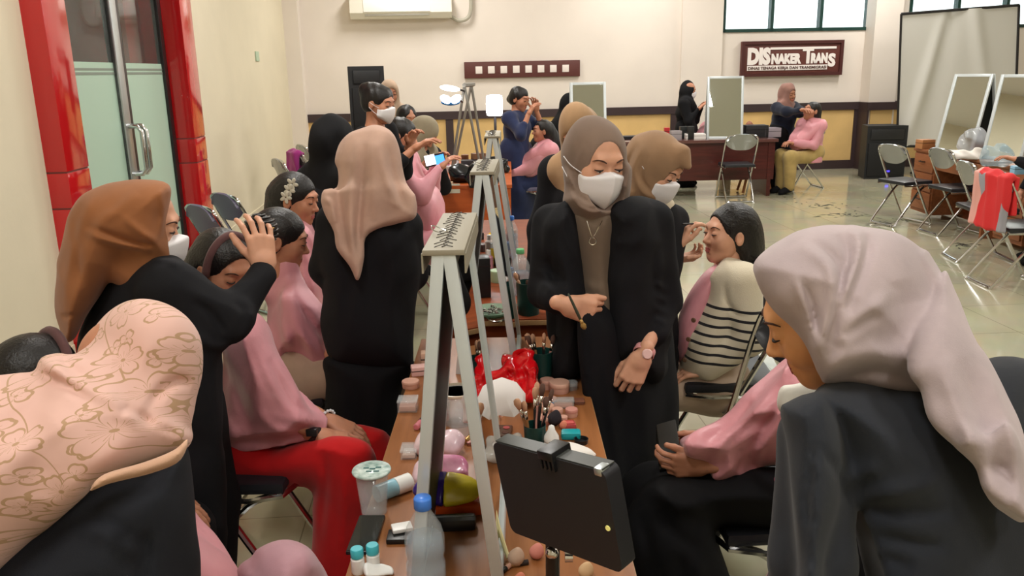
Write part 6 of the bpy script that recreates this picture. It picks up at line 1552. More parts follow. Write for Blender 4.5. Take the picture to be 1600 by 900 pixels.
# ------------------------------------------------ W: head of a client behind the floral scarf
def behind_floral():
    Y = 1.85
    hc = V3(64, 600, Y); R = frame((.55, .8, -.1)); k = 1
    t = person_base('client with black hair and brown headband, mostly hidden behind the flower-patterned headscarf', (-1.05, 1.85, 0))
    neck = hc+np.array([0, 0, -.13]); chest = neck+np.array([.0, 0, -.17]); pel = np.array([neck[0], Y, .52])
    J = dict(head=hc, neck=neck, chest=chest, pelvis=pel)
    for s_, sg in (('l', 1), ('r', -1)):
        J['sh_'+s_] = neck+np.array([0, sg*.15, -.05]); J['hip_'+s_] = pel+np.array([0, sg*.08, 0]); J['kn_'+s_] = pel+np.array([.25, sg*.08, .02]); J['an_'+s_] = pel+np.array([.22, sg*.08, -.45]); J['toe_'+s_] = J['an_'+s_]+np.array([.13, 0, -.04])
        J['el_'+s_] = J['sh_'+s_]+np.array([.05, 0, -.25]); J['wr_'+s_] = pel+np.array([.18, sg*.06, .12])
    cps = DISP(U([cone(neck, chest, .08, .15), cone(chest, pel, .17, .19), cone(J['sh_l'], J['sh_r'], .08)], .08), wr(.01, 15, 5)); mesh_sdf('cape', [(cps, .01)], m_pink, t)
    sk = U([cone(pel, pel+np.array([.03, 0, -.03]), .14)]+[U(chain([J['hip_'+q], J['kn_'+q], J['an_'+q]], [.1, .08, .07]), .02) for q in 'lr'], .04); mesh_sdf('skirt', [(sk, .012)], m_black2, t)
    mesh_sdf('hair', [(hair_cap(hc, R, k, extra=[XF(ell((0, -.06, -.03), (.07, .06, .08)), hc, R, k)]), .0055)], m_hair, t)
    tr = lambda p: hc+R@np.array(p)
    MB().tube([tr((.078*math.sin(a)*1.05, .030, .012+.112*math.cos(a))) for a in np.linspace(-1.72, 1.72, 22)], .012, 8, flat=.8).build('headband', cloth('brown_headband', (96, 66, 66)), t, smooth=True)
    smooth_body(t, J, R, k, hc, [cps, sk], [(hand_sdf(J['wr_l'], (.9, 0, -.1), (0, 0, -1), -1), .006), (hand_sdf(J['wr_r'], (.9, 0, -.1), (0, 0, -1), 1), .006)], m_skin_t, hh=.005)
behind_floral()
# chairs near the front
q = V3(395, 790, 2.52); chair(ch_black, (q[0]-.03, 2.50, 0), -PI/2, 'black-seated folding chair under the client in red trousers')
q = V3(430, 640, 2.98); chair(ch_black, (q[0]-.02, 3.18, 0), -PI/2, 'folding chair under the client with dull pink cape behind the headband client')
q = V3(455, 520, 3.75); chair(ch_black, (q[0]-.02, 3.75, 0), -PI/2, 'folding chair under the client with the white flower clip')
q = V3(15, 500, 1.85); chair(ch_black, (q[0]-.02, 1.86, 0), -PI/2-.25, 'folding chair with rounded black backrest at the left picture edge')
q = V3(1200, 545, 2.55); chair(ch_black, (q[0]+.06, 2.60, 0), 2.3, 'empty folding chair with rounded black backrest between the two clients on the right')

q = V3(1230, 366, 4.35); chair(ch_grey, (q[0]-.15, 4.4, 0), -PI/2-.3, 'empty silver-framed folding chair just behind the lilac-grey headscarf')
# ================================================================== PEOPLE FURTHER BACK
def ik(a, b, l1, l2, bend):
    a = np.array(a, float); b = np.array(b, float); d = b-a; L = np.linalg.norm(d)
    if L > .98*(l1+l2): b = a+d/L*.98*(l1+l2); d = b-a; L = np.linalg.norm(d)
    x = (l1*l1-l2*l2+L*L)/(2*L); hgt = math.sqrt(max(l1*l1-x*x, 0)); u = d/L
    v = nrm(np.array(bend, float)-u*np.dot(bend, u)); return a+u*x+v*hgt, b
def fig(label, head, bf, seat=False, lean=.0, wl=None, wr_=None, look=None, hl=None, hr=None, side=0, k=1.0, **kw):
    """bf: body facing in the floor plane; lean: how far the head is in front of the hips"""
    head = np.array(head, float); bf = nrm([bf[0], bf[1], 0]); right = np.cross(bf, [0, 0, 1.])
    hip_z = .50 if seat else .86
    neck = head+np.array([0, 0, -.135])-bf*(.02+lean*.12); pelvis = np.array([neck[0], neck[1], 0])-bf*lean+right*side; pelvis[2] = min(hip_z+.02, neck[2]-.38) if not seat else hip_z+.03
    mid = neck+np.array([0, 0, -.055])-bf*.01; shl = mid-right*.165*k; shr = mid+right*.165*k
    if wl is None: wl = (shl-right*.04+bf*(.10+lean*.3)+np.array([0, 0, -.50])) if not seat else (pelvis+bf*.30-right*.06+np.array([0, 0, .14]))
    if wr_ is None: wr_ = (shr+right*.04+bf*(.10+lean*.3)+np.array([0, 0, -.50])) if not seat else (pelvis+bf*.30+right*.06+np.array([0, 0, .14]))
    el, wl = ik(shl, wl, .27, .24, -bf*.3-right*.5+np.array([0, 0, -1])); er, wr_ = ik(shr, wr_, .27, .24, -bf*.3+right*.5+np.array([0, 0, -1]))
    arms = {'l': (el, wl, hl if hl is not None else nrm(wl-el)+bf*.2, (0, 0, -1)), 'r': (er, wr_, hr if hr is not None else nrm(wr_-er)+bf*.2, (0, 0, -1))}
    legs = {}
    for s_, sg in (('l', -1), ('r', 1)):
        h0 = pelvis+right*sg*.085+np.array([0, 0, -.04])
        if seat: kn = h0+bf*.40+np.array([0, 0, .0]); an = np.array([kn[0], kn[1], .08])-bf*.03
        else: an = np.array([h0[0], h0[1], .08])+right*sg*.02+bf*lean*.4; kn = (h0+an)/2+bf*.02
        legs[s_] = (h0, kn, an, an+bf*.14+np.array([0, 0, -.045]))
    if kw.get('cape') == 'auto':
        lap = pelvis+bf*.24+np.array([0, 0, .13])
        kw['cape'] = dict(pts=[], cones=[(shl, lerp(shl, lap, .75)-right*.02, .075, .095), (shr, lerp(shr, lap, .75)+right*.02, .075, .095), (mid, lap-bf*.06, .09, .125), (mid-bf*.02, pelvis-bf*.02+np.array([0, 0, .14]), .09, .12)], k=.07, m=kw.pop('cape_m', m_pinkd), amp=.012)
    return figure(label, head, look if look is not None else (bf[0], bf[1], -.15), (shl, shr), pelvis, arms, legs, seated=seat, k=k, **kw)
HF = dict(h=.012, hh=.005); HV = dict(h=.014, hh=.0065)
m_navy = cloth('navy_shirt', (34, 44, 78), rough=.8)
HB = lambda: dict(tails=[([(0, -.085, .06), (0, -.115, .075)], [.045, .035])])
LONG = lambda: dict(tails=[([(0, -.07, .0), (.0, -.13, -.12), (0, -.18, -.34)], [.085, .085, .055])])
# G
fig('woman in long black headscarf and black dress standing at the left, behind the dusty-pink one', at(520, 223, 4.25), (.55, .8), look=(.5, .8, -.3), top='dress', top_m=m_black, bottom_m=m_black2, skirt=True, hijab=cloth('black_headscarf', (20, 20, 23), sheen=0), drape=.55, hood_puff=1.05, lean=.08, **HF)
# H
p = at(592, 162, 5.3)
fig('standing woman with black hair in a bun and white mask at the left', p, (.9, -.25), look=(.9, -.38, -.22), wr_=at(648, 232, 5.1), wl=at(640, 222, 5.4), top='blazer', top_m=m_black, bottom_m=m_black2, hair=dict(tails=[([(0, -.075, .06), (0, -.105, .065)], [.05, .042])]), mask=True, lean=.06, sleeve=.6, **HF)
# L
p = at(630, 212, 5.85)
t, R, J = fig('seated client in pink cape looking at a lit phone near the orange desk', p, (.95, -.2), seat=True, look=(.9, -.25, -.2), wr_=at(688, 262, 5.75), wl=at(682, 256, 5.95), top='shirt', top_m=m_pinkd, bottom_m=cloth('pink_skirt', (206, 140, 150)), skirt=True, hair=dict(tails=[]), cape='auto', cape_m=m_pink, **HF)
q = at(680, 250, 5.78); bt = thing('phone', 'phone with a bright screen held by the client at the orange desk', 'phone', q)
MB().box((q[0]-.075, q[1], q[2]-.04), (q[0]+.07, q[1]+.008, q[2]+.04), .005, R=np.array(Matrix.Rotation(-.2, 3, 'Y'))).build('phone_case', m_blackfr, bt)
MB().box((q[0]-.07, q[1]-.003, q[2]-.035), (q[0]-.0, q[1]-.001, q[2]+.035), R=np.array(Matrix.Rotation(-.2, 3, 'Y'))).build('screen', mat('screen_white_glow', (255, 240, 245), .3, emit=2.5), bt)
MB().box((q[0]+.002, q[1]-.003, q[2]-.035), (q[0]+.065, q[1]-.001, q[2]+.035), R=np.array(Matrix.Rotation(-.2, 3, 'Y'))).build('screen', mat('screen_blue_glow', (70, 150, 240), .3, emit=1.5), bt)
chair(ch_black, (p[0]-.06, 5.87, 0), -PI/2, 'folding chair under the client holding the lit phone')
# I
fig('woman in grey-olive headscarf bending forward over the orange desk', at(664, 208, 6.75), (.7, -.5), look=(.55, -.2, -.8), lean=.28, wr_=at(655, 262, 6.5), wl=at(690, 262, 6.7), top='blazer', top_m=m_black, bottom_m=m_black2, hijab=cloth('olive_headscarf', (150, 140, 118)), drape=.5, k=1.05, **HF)
# J K
fig('woman with dark hair, half hidden behind the grey-olive headscarf', at(636, 186, 7.6), (.6, -.8), top='blazer', top_m=m_black, bottom_m=m_black2, hair=dict(tails=[]), lean=.05, **HV)
fig('woman in light beige headscarf mostly hidden beside the raised loudspeaker', at(609, 146, 8.1), (.3, -.9), top='blazer', top_m=m_black, bottom_m=m_black2, hijab=cloth('light_beige_headscarf', (176, 152, 130)), drape=.3, **HV)
# M N
p = at(812, 155, 9.0)
fig('standing make-up artist with tied hair and navy shirt in the background', p, (.85, -.45), look=(.8, -.5, -.25), wr_=at(826, 178, 8.75), wl=at(838, 172, 9.0), top='shirt', top_m=m_navy, bottom_m=m_navy, skirt=True, hair=dict(tails=[([(0, -.08, -.01), (0, -.12, -.03)], [.035, .03])]), sleeve=.45, lean=.03, k=1.05, h=.013, hh=.0055)
p = at(847, 205, 9.0)
fig('seated client with long black hair and pink cape before the navy-shirted artist', p, (-.95, -.15), seat=True, look=(-.95, -.2, .05), wr_=at(790, 272, 8.95), wl=at(792, 275, 8.85), top='shirt', top_m=m_pinkd, bottom_m=m_navy, hair=LONG(), cape='auto', cape_m=m_pink, **HV)
chair(ch_purp, (p[0]+.02, 9.0, 0), PI/2, 'folding chair with purple-grey seat under the long-haired client in pink cape')
# O
fig('person in black headscarf bending over behind the background mirror', at(892, 162, 10.6), (.8, .1), look=(.7, .1, -.6), lean=.32, top='dress', top_m=m_black2, bottom_m=m_black2, skirt=True, hijab=cloth('black_headscarf', (20, 20, 23), sheen=0), drape=.3, **HV)
fig('client in pink cape, only partly seen behind the golden-brown headscarves', at(868, 208, 10.7), (-.4, -.8), seat=True, top='shirt', top_m=m_pinkd, bottom_m=m_black2, hair=dict(tails=[]), cape='auto', cape_m=m_pinkd, **HV)
# P
fig('woman in light golden-brown headscarf and black clothes directly behind the centre woman', at(905, 208, 3.75), (-.55, -.8), look=(-.35, -.75, -.55), lean=.12, top='blazer', top_m=m_black, bottom_m=m_black2, hijab=cloth('light_brown_headscarf', (172, 138, 104)), drape=.35, h=.010, hh=.0042)
# X1
fig('masked person in black headscarf and black clothes standing behind the long mahogany table', at(1076, 141, 12.1), (.9, -.3), look=(.9, -.2, -.25), wr_=at(1092, 170, 11.9), wl=at(1095, 168, 12.1), top='dress', top_m=m_black2, bottom_m=m_black2, skirt=True, hijab=cloth('black_headscarf', (20, 20, 23), sheen=0), drape=.15, mask=True, hood_puff=.95, **HV)
fig('client in pink cape sitting behind the tall mirror of the mahogany table', at(1112, 178, 12.2), (-.9, -.3), seat=True, top='shirt', top_m=m_pinkd, bottom_m=m_black2, hair=dict(tails=[]), cape='auto', **HV)
# X2
fig('standing woman in mauve-brown headscarf and navy top at the mahogany table end', at(1231, 146, 11.7), (.55, -.8), look=(.5, -.8, -.2), tilt=(-.25, 0, 1), wr_=at(1252, 172, 11.15), wl=at(1262, 172, 11.3), top='tunic', top_m=cloth('dark_navy_tunic', (24, 30, 48)), bottom_m=m_black2, skirt=True, hijab=cloth('mauve_brown_headscarf', (150, 112, 102)), drape=.0, k=1.08, hem=.3, lean=.05, h=.015, hh=.0065)
p = at(1268, 174, 11.3)
fig('seated client in pink cape and khaki trousers at the end of the mahogany table', p, (-.9, -.35), seat=True, look=(-.85, -.3, .25), top='shirt', top_m=m_pinkd, bottom_m=cloth('khaki_trousers', (170, 146, 92)), hair=dict(tails=[([(0, -.06, .0), (.0, -.10, -.10), (0, -.09, -.20)], [.07, .065, .04])]), cape='auto', cape_m=m_pink, k=1.08, h=.015, hh=.0065)
# right edge
fig('person in black clothes cut by the right picture edge beside the near drawer desk', at(1640, 178, 6.9), (-.8, .3), lean=.1, top='blazer', top_m=m_black, bottom_m=m_black2, hijab=cloth('black_headscarf', (20, 20, 23), sheen=0), drape=.4, wl=at(1590, 250, 6.8), **HV)
# ================================================================== THINGS ON THE TABLES AND AROUND
TZ = .75
def tp(px, py, z=TZ): return atz(px, py, z)
m_plast = mat('clear_plastic', (226, 234, 238), .06, alpha=.24, spec=1, ior=1.7)
m_water = mat('water', (150, 182, 206), .04, alpha=.3)
m_white = mat('white_plastic', (232, 232, 230), .35)
m_blue = mat('blue_cap', (70, 130, 225), .35)
m_teal = mat('teal_plastic', (24, 150, 158), .35)
m_dgreen = mat('dark_green_cup', (18, 60, 56), .35)
m_rose = mat('rose_beige_pot', (206, 158, 140), .4)
m_blush = mat('blush_red', (178, 72, 72), .6)
m_bk = mat('black_plastic', (24, 24, 26), .35)
def bottle(label, c, R_, H, body_m, cap_m, water=None, name='water_bottle', capr=.5):
    t = thing(name, label, 'bottle', c); c = np.array(c, float)
    s = R_
    prof = [(.0, .002), (s*.8, .0), (s, .006), (s, H*.16), (s*.93, H*.19), (s, H*.22), (s, H*.36), (s*.90, H*.42), (s, H*.48), (s, H*.62), (s*.86, H*.72), (s*.52, H*.83), (s*.36, H*.88), (s*.36, H*.93)]
    MB().lathe(c, prof, 24).build('body', body_m, t, smooth=True)
    if water:
        w = .965
        pw = [(0, .004)]+[(r*w, z+.001) for r, z in prof[1:] if z < H*water]+[(prof[9][0]*w*(1-.1), H*water), (0, H*water)]
        MB().lathe(c, pw, 24).build('water', m_water, t, smooth=True)
    MB().lathe(c, [(s*.42, H*.895), (s*.44, H*.90), (s*.44, H*.985), (s*.40, H), (0, H)], 20).build('cap', cap_m, t, smooth=True)
    return t
def pot(label, c, r, h, bm, lm, lid=.4, name='cosmetic_pot', cat='pot', group=None, n=18):
    t = thing(name, label, cat, c, group)
    MB().lathe(c, [(0, 0), (r*.95, 0), (r, .003), (r, h*(1-lid)), (0, h*(1-lid))], n).build('pot_base', bm, t)
    MB().lathe(c, [(r*1.03, h*(1-lid)), (r*1.05, h*(1-lid)+.002), (r*1.05, h-.003), (r*.98, h), (0, h)], n).build('lid', lm, t)
    return t
FY = None
def box_thing(name, label, cat, px, py, w, d, h, rz, m, z=TZ, parts=None, bev=.004, group=None):
    c = tp(px, py, z) if FY is None else np.array([at(px, 200, FY)[0], FY, z]); t = thing(name, label, cat, (c[0], c[1], z), group); t['_e'].rotation_euler = (0, 0, rz); tt = T(); tt['_e'] = t['_e']; tt['_o'] = (0, 0, 0)
    MB().box((-w/2, -d/2, 0), (w/2, d/2, h), bev).build('body', m, tt)
    return t, tt, c
def brushcup(label, px, py, r=.036, h=.095, z=TZ, n=9, seed=1, cm=None):
    c = tp(px, py, z); t = thing('brush_cup', label, 'cup', c)
    MB().lathe(c, [(0, .002), (r*.86, 0), (r*.88, .004), (r, h), (r*.95, h), (r*.84, .006), (0, .006)], 24).build('cup', cm or m_dgreen, t, smooth=False)
    rs = np.random.RandomState(seed)
    for i in range(n):
        a = rs.uniform(0, 2*PI); q = rs.uniform(0, r*.6); base = c+np.array([q*math.cos(a), q*math.sin(a), .008]); a2 = a+rs.uniform(-.5, .5); L = rs.uniform(.13, .17)
        top = c+np.array([r*.85*math.cos(a2), r*.85*math.sin(a2), h]); d = nrm(top-base)
        bt = thing('makeup_brush', 'one of the make-up brushes standing in the '+label.split(' of ')[0], 'brush', base, 'brushes in the '+label.split(' of ')[0])
        MB().lathe(base, [(.0022, 0), (.0030, L*.2), (.0042, L*.62), (.0042, L*.66)], 8, d).build('handle', [m_bk, mat('brush_wood', (150, 106, 66), .4), mat('brush_rose', (200, 140, 130), .35)][i % 3], bt, smooth=True)
        MB().lathe(base, [(.0045, L*.64), (.0052, L*.8)], 8, d).build('ferrule', mat('silver', (220, 215, 205)), bt, smooth=True)
        w = rs.uniform(.006, .010)
        MB().lathe(base, [(.005, L*.79), (w, L*.9), (w*.8, L*.97), (0, L)], 8, d).build('bristles', [mat('bristle_brown', (92, 66, 56), .9), mat('bristle_tan', (196, 150, 120), .9)][i % 2], bt, smooth=True)
    return t
# --- near bottle, cup, phone, bottle caps
c = tp(676, 905); c = atz(668, 935, TZ); bottle('small water bottle with blue cap at the foot of the nearest mirror', c, .036, .205, m_plast, m_blue, .62)
c = tp(585, 800)
t = thing('plastic_cup', 'clear plastic drink cup with sealed printed lid at the left table edge', 'cup', c)
MB().lathe(c, [(0, .002), (.027, 0), (.028, .004), (.036, .100), (.0345, .100), (.0265, .006), (0, .006)], 28).build('cup', m_plast, t, smooth=True)
MB().lathe(c, [(.0, .103), (.041, .1035), (.0425, .100), (.041, .097), (.036, .098)], 28).build('sealed_lid', mat('printed_lid', (176, 214, 204), .25, var=.18, vscale=60, col2=(226, 240, 236)), t, smooth=True)
b = MB()
for i, (x, y, r0) in enumerate(((-.012, .004, .2), (.002, .0, -.1), (.014, .006, .3), (-.004, -.012, .2), (.012, -.012, .0))): b.box((c[0]+x-.006, c[1]+y-.002, c[2]+.1036), (c[0]+x+.006, c[1]+y+.003, c[2]+.1042))
b.build('lid_print', mat('lid_print_green', (40, 96, 96), .5), t)
a = tp(540, 868); b_ = tp(584, 868); c_ = tp(562, 810); d_ = tp(606, 810)
t = thing('smartphone', 'black smartphone lying at the left edge of the foreground table', 'phone', (a+d_)/2)
MB().obox(a, b_-a, (c_-a), (0, 0, .009), .0035).build('phone_body', m_bk, t)
MB().obox(a+np.array([.003, .003, .0088]), (b_-a)*.92, (c_-a)*.95, (0, 0, .0009)).build('screen', mat('phone_glass', (40, 44, 42), .12), t)
for i, (px, py) in enumerate(((560, 886), (584, 880))):
    c = tp(px, py+8); t = thing('small_bottle', ('left' if i == 0 else 'right')+' one of two tiny bottles with turquoise caps near the black smartphone', 'bottle', c)
    MB().lathe(c, [(0, 0), (.012, 0), (.013, .003), (.013, .03), (.008, .036)], 18).build('body', m_white, t); MB().lathe(c, [(.012, .034), (.0125, .036), (.0125, .05), (.011, .052), (0, .052)], 18).build('cap', mat('turquoise_cap', (70, 185, 200), .35), t)
c = tp(590, 899); t = thing('crumpled_tissue', 'crumpled white tissue under the tiny turquoise-capped bottles', 'tissue', c)
def crumple(c, rx, ry, rz, seed, h=.004, amp=.012, fr=60):
    s = ell((c[0], c[1], c[2]+rz*.6), (rx, ry, rz)); return INT(DISP(s, wr(amp, fr, seed)), half((c[0], c[1], c[2]+.001), (0, 0, -1)), .002)
mesh_sdf('tissue', [(crumple(c, .03, .02, .012, 3, amp=.006, fr=120), .003)], m_white, t)
# tube lying
a = tp(588, 772, TZ+.02); b_ = tp(640, 752, TZ+.02); t = thing('cream_tube', 'pale blue cream tube lying between the plastic cup and the nearest mirror', 'tube', a)
d = b_-a; L = np.linalg.norm(d)
MB().lathe(a, [(0, 0), (.019, 0), (.020, .003), (.020, L*.55), (.018, L*.56)], 18, d).build('tube_body', mat('pale_blue', (150, 196, 214), .25), t)
MB().lathe(a, [(.0205, L*.56), (.0205, L), (0, L)], 18, d).build('cap', m_white, t)
# small case / black strap items by the mirror foot
c = tp(628, 842); t = thing('eyelash_box', 'small black and white eyelash packet beside the phone, against the mirror foot', 'packet', c)
MB().box((c[0]-.03, c[1]-.022, TZ), (c[0]+.02, c[1]+.02, TZ+.012), .004).build('tray', m_bk, t); MB().box((c[0]-.022, c[1]+.0, TZ+.013), (c[0]+.02, c[1]+.03, TZ+.022), .003, R=np.array(Matrix.Rotation(.3, 3, 'Z'))).build('cover', m_white, t)
# tray of orange with wet wipes pack inside mirror foot
t, tt, c = box_thing('orange_tray', 'orange plastic tray under the purple and yellow wipes pack', 'tray', 705, 790, .14, .10, .024, .05, mat('orange_plastic', (214, 84, 26), .35), bev=.006)
c = tp(700, 775, TZ+.026)
t = thing('wet_wipes_pack', 'purple and yellow soft pack of wipes on the orange tray', 'pack', c); t['_e'].rotation_euler = (.35, 0, -.08); tt = T(); tt['_e'] = t['_e']; tt['_o'] = (0, 0, 0)
w = .075
mesh_sdf('pack_left', [(DISP(INT(ell((0, 0, .022), (w, .045, .024)), half((-.004, 0, 0), (1, 0, 0))), wr(.002, 80, 2)), .003)], mat('wipes_purple', (58, 36, 120), .22), tt)
mesh_sdf('pack_right', [(DISP(INT(ell((0, 0, .022), (w, .045, .024)), half((-.004, 0, 0), (-1, 0, 0))), wr(.002, 80, 2)), .003)], mat('wipes_yellow', (248, 224, 60), .22), tt)
MB().lathe((-.045, -.012, .036), [(0, .006), (.017, .005), (.018, 0)], 20, (-.2, -.5, 1)).build('round_print', mat('wipes_badge', (216, 214, 60), .3), tt, smooth=True)
0 and text('tisu', 0, 0, .014, 0, parent=tt, loc=(-.056, -.022, .0395), rot=(.3, 0, 0), ext=.0008, mt=mat('wipes_ink', (40, 60, 120), .5), name='print', w=.022)
# pink tissue packs heap behind it
def pack(label, px, py, w, d, h, rz, m1, m2, z=TZ, tilt=0, seed=1, name='tissue_pack', cat='pack'):
    c = tp(px, py, z); t = thing(name, label, cat, c); t['_e'].rotation_euler = (tilt, 0, rz); tt = T(); tt['_e'] = t['_e']; tt['_o'] = (0, 0, 0)
    s = DISP(rbox((0, 0, h/2), (w/2, d/2, h/2), min(w, d, h)*.42), wr(.0035, 70, seed))
    mesh_sdf('wrapper', [(INT(s, half((-w*.1, 0, 0), (1, .3, 0))), .0032)], m1, tt); mesh_sdf('wrapper_label', [(INT(s, half((-w*.1, 0, 0), (-1, -.3, 0))), .0032)], m2, tt); return t
m_pkw = mat('pink_white_wrap', (232, 204, 214), .2, trans=.0, var=.08, vscale=30); m_pkp = mat('bright_pink_wrap', (232, 130, 178), .22, var=.12, vscale=22, col2=(244, 190, 214))
pack('pink and white tissue pack leaning right behind the wipes pack', 690, 748, .13, .07, .05, .1, m_pkw, m_pkp, tilt=.4, seed=4)
pack('crinkled pale plastic pouch above the pink tissue pack by the nearest mirror', 688, 705, .12, .07, .05, -.2, mat('pale_pouch', (222, 196, 200), .2, var=.08, vscale=30), m_pkw, seed=7, tilt=.3, name='plastic_pouch', cat='pouch')
pack('narrow bright pink sachet standing near the nearest mirror foot', 768, 708, .03, .05, .09, .1, m_pkp, m_pkw, seed=9)
# clear lidded box of pink things, small boxes left of mirror
def clearbox(label, px, py, w, d, h, rz, inner):
    t, tt, c = box_thing('clear_box', label, 'box', px, py, w, d, h, rz, m_plast, bev=.003)
    MB().box((-w/2+.004, -d/2+.004, .002), (w/2-.004, d/2-.004, h*.6), .003).build('contents', inner, tt); MB().box((-w/2-.001, -d/2-.001, h), (w/2+.001, d/2+.001, h+.005), .001).build('lid', m_plast, tt)
    return t
clearbox('clear box of rosy powder puffs between the legs of the nearest mirror', 688, 655, .055, .06, .045, .1, mat('rosy_contents', (206, 140, 134), .6, var=.2, vscale=60))
clearbox('flat clear box of beige powder at the left table edge', 638, 640, .055, .05, .03, .0, m_rose)
clearbox('small empty clear box at the left table edge further forward', 640, 712, .04, .05, .02, .0, mat('pale_contents', (214, 190, 176), .5))
pot('beige powder pot behind the flat clear box, left table edge', tp(642, 605), .026, .022, m_rose, m_rose)
pot('beige powder compact stack beside the far leg of the nearest mirror', tp(685, 612), .03, .03, m_rose, mat('rose_lid', (214, 170, 150), .35))
def bulb(label, px, py, r, m, name='makeup_sponge', z=TZ):
    c = tp(px, py, z); t = thing(name, label, 'sponge', c); mesh_sdf('sponge', [(U([ell((c[0], c[1], c[2]+r*.95), (r, r, r*.95)), ell((c[0]+r*.3, c[1], c[2]+r*1.4), (r*.55, r*.55, r*.9))], .01), r/7)], m, t)
bulb('peach make-up sponge behind the mirror leg, upper one', 684, 596, .028, mat('peach_sponge', (216, 140, 100), .8))
bulb('orange make-up sponge behind the mirror leg, lower one', 682, 628, .026, mat('orange_sponge', (214, 104, 54), .8))
t = thing('foundation_tube', 'upright peach foundation tube behind the nearest mirror', 'tube', tp(692, 580)); c = tp(692, 580)
MB().lathe(c, [(0, 0), (.017, 0), (.017, .03), (.018, .032), (.021, .085)], 16).build('cap', m_rose, t); MB().obox(c+np.array([-.021, -.003, .085]), (.042, 0, 0), (0, .006, 0), (0, 0, .012)).build('crimp', m_rose, t)
# glass jar/bucket
c = tp(716, 660); t = thing('clear_tub', 'round clear plastic tub beside the nearest mirror', 'tub', c)
MB().lathe(c, [(0, .002), (.040, 0), (.042, .004), (.050, .090), (.048, .090), (.040, .006), (0, .006)], 28).build('tub', m_plast, t, smooth=True)
MB().lathe(c, [(.050, .088), (.053, .090), (.053, .096), (.050, .097), (.050, .088)], 28).build('rim', mat('beige_rim', (206, 190, 168), .3), t)
# white paper cap / folded papers
c0 = tp(790, 655); t = thing('paper_plate', 'white folded paper fan leaning over the yellow-capped bottle', 'paper', c0)
A_ = V3(750, 640, 1.93); B_ = V3(756, 592, 1.97); C2 = V3(790, 590, 1.97); D_ = V3(818, 612, 1.97); E_ = V3(820, 650, 1.93); 
pts = [V3(772, 648, 1.92), V3(757, 625, 1.94), V3(760, 600, 1.97), V3(783, 592, 1.99), V3(806, 600, 2.0), V3(820, 618, 1.99), V3(820, 638, 1.96), V3(803, 652, 1.92)]
b = MB(); V = np.array(pts); cen = V3(790, 622, 1.93)
VV = np.vstack([V, cen[None], V+np.array([.002, .012, .0]), (cen+np.array([.002, .012, 0]))[None]]); n = len(V)
Q = [[i, (i+1) % n, n] for i in range(n)]+[[(i+1) % n+n+1, i+n+1, 2*n+1] for i in range(n)]+[[(i+1) % n, i, i+n+1, (i+1) % n+n+1] for i in range(n)]
b.add(VV, Q); b.build('paper', mat('paper_white', (226, 220, 218), .7), t)
# white paper panel reflected beside
c = tp(752, 650); t = thing('white_card', 'white crumpled card between the mirror panel and the paper fan', 'card', c)
s = poly([(722, 620), (735, 604), (748, 600), (752, 650), (752, 658), (724, 660)], 1.9, .008, .008, sm=2); mesh_sdf('card', [(DISP(s, wr(.003, 60, 4)), .003)], mat('paper_white', (226, 220, 218)), t)
# yellow-capped bottle + another + orange thing
for lb, px, py, r, h, cm in (('small bottle with yellow cap beside the paper fan', 758, 648, .014, .085, mat('yellow_cap', (240, 210, 70), .4)), ('short yellow-capped bottle with orange label before the paper fan', 772, 664, .015, .055, mat('yellow_cap', (240, 210, 70), .4))):
    c = tp(px, py); t = thing('nail_bottle', lb, 'bottle', c)
    MB().lathe(c, [(0, 0), (r, 0), (r, h*.55), (r*.7, h*.6)], 16).build('body', mat('milky_glass', (222, 206, 186), .3), t); MB().lathe(c, [(r*.85, h*.6), (r*.85, h*.96), (r*.7, h), (0, h)], 16).build('cap', cm, t)
t, tt, c = box_thing('orange_box', 'tiny orange box by the paper fan', 'box', 775, 652, .022, .018, .03, .2, mat('orange_plastic', (214, 84, 26)))
# dark mirror/palette edge
t, tt, c = box_thing('makeup_palette', 'flat brown make-up palette with mirror lid under the paper fan', 'palette', 770, 678, .10, .07, .012, -.1, mat('palette_brown', (92, 66, 50), .35))
for i in range(4):
    for j in range(2): MB().lathe((-.034+.023*i, -.016+.03*j, .0122), [(0, 0), (.009, 0), (.009, .0015), (0, .0015)], 12).build('powder_pan', [m_blush, m_rose, mat('pan_tan', (176, 124, 86), .8), mat('pan_dark', (96, 60, 48), .8)][(i+j) % 4], tt)
# red plastic bag
c = tp(815, 622); t = thing('red_plastic_bag', 'bright red shiny plastic bag on the right half of the foreground table', 'bag', c)
s = poly([(770, 578), (785, 568), (800, 552), (815, 548), (836, 552), (840, 575), (846, 600), (844, 615), (834, 625), (815, 628), (806, 612), (792, 592), (776, 592)], [(800, 570, 2.36), (820, 625, 2.22)], .065, .05)
s = DISP(s, plus(wr(.011, 70, 5), folds([([(800, 560), (808, 590), (815, 615)], .006, .008), ([(835, 560), (836, 590), (838, 615)], .006, .008), ([(812, 565), (822, 590), (822, 620)], .006, -.01), ([(790, 575), (800, 590)], .005, -.008)])))
mesh_sdf('bag', [(INT(s, half((0, 0, TZ+.002), (0, 0, -1))), .0042)], mat('red_film', (206, 16, 26), .16, coat=.3), t)
h_ = MB().tube([V3(806, 560, 2.34), V3(806, 552, 2.34), V3(818, 548, 2.33), V3(828, 556, 2.33), V3(828, 568, 2.30)], .003, 6, sm=4, flat=3).build('handle_loop', mat('red_film', (206, 16, 26)), t)
# brush cups
brushcup('dark green brush cup of brushes beside the red bag', 846, 596, .036, .10, seed=2, n=10)
brushcup('dark green brush cup of brushes in front, behind the tablet', 836, 706, .028, .075, seed=5, n=8)
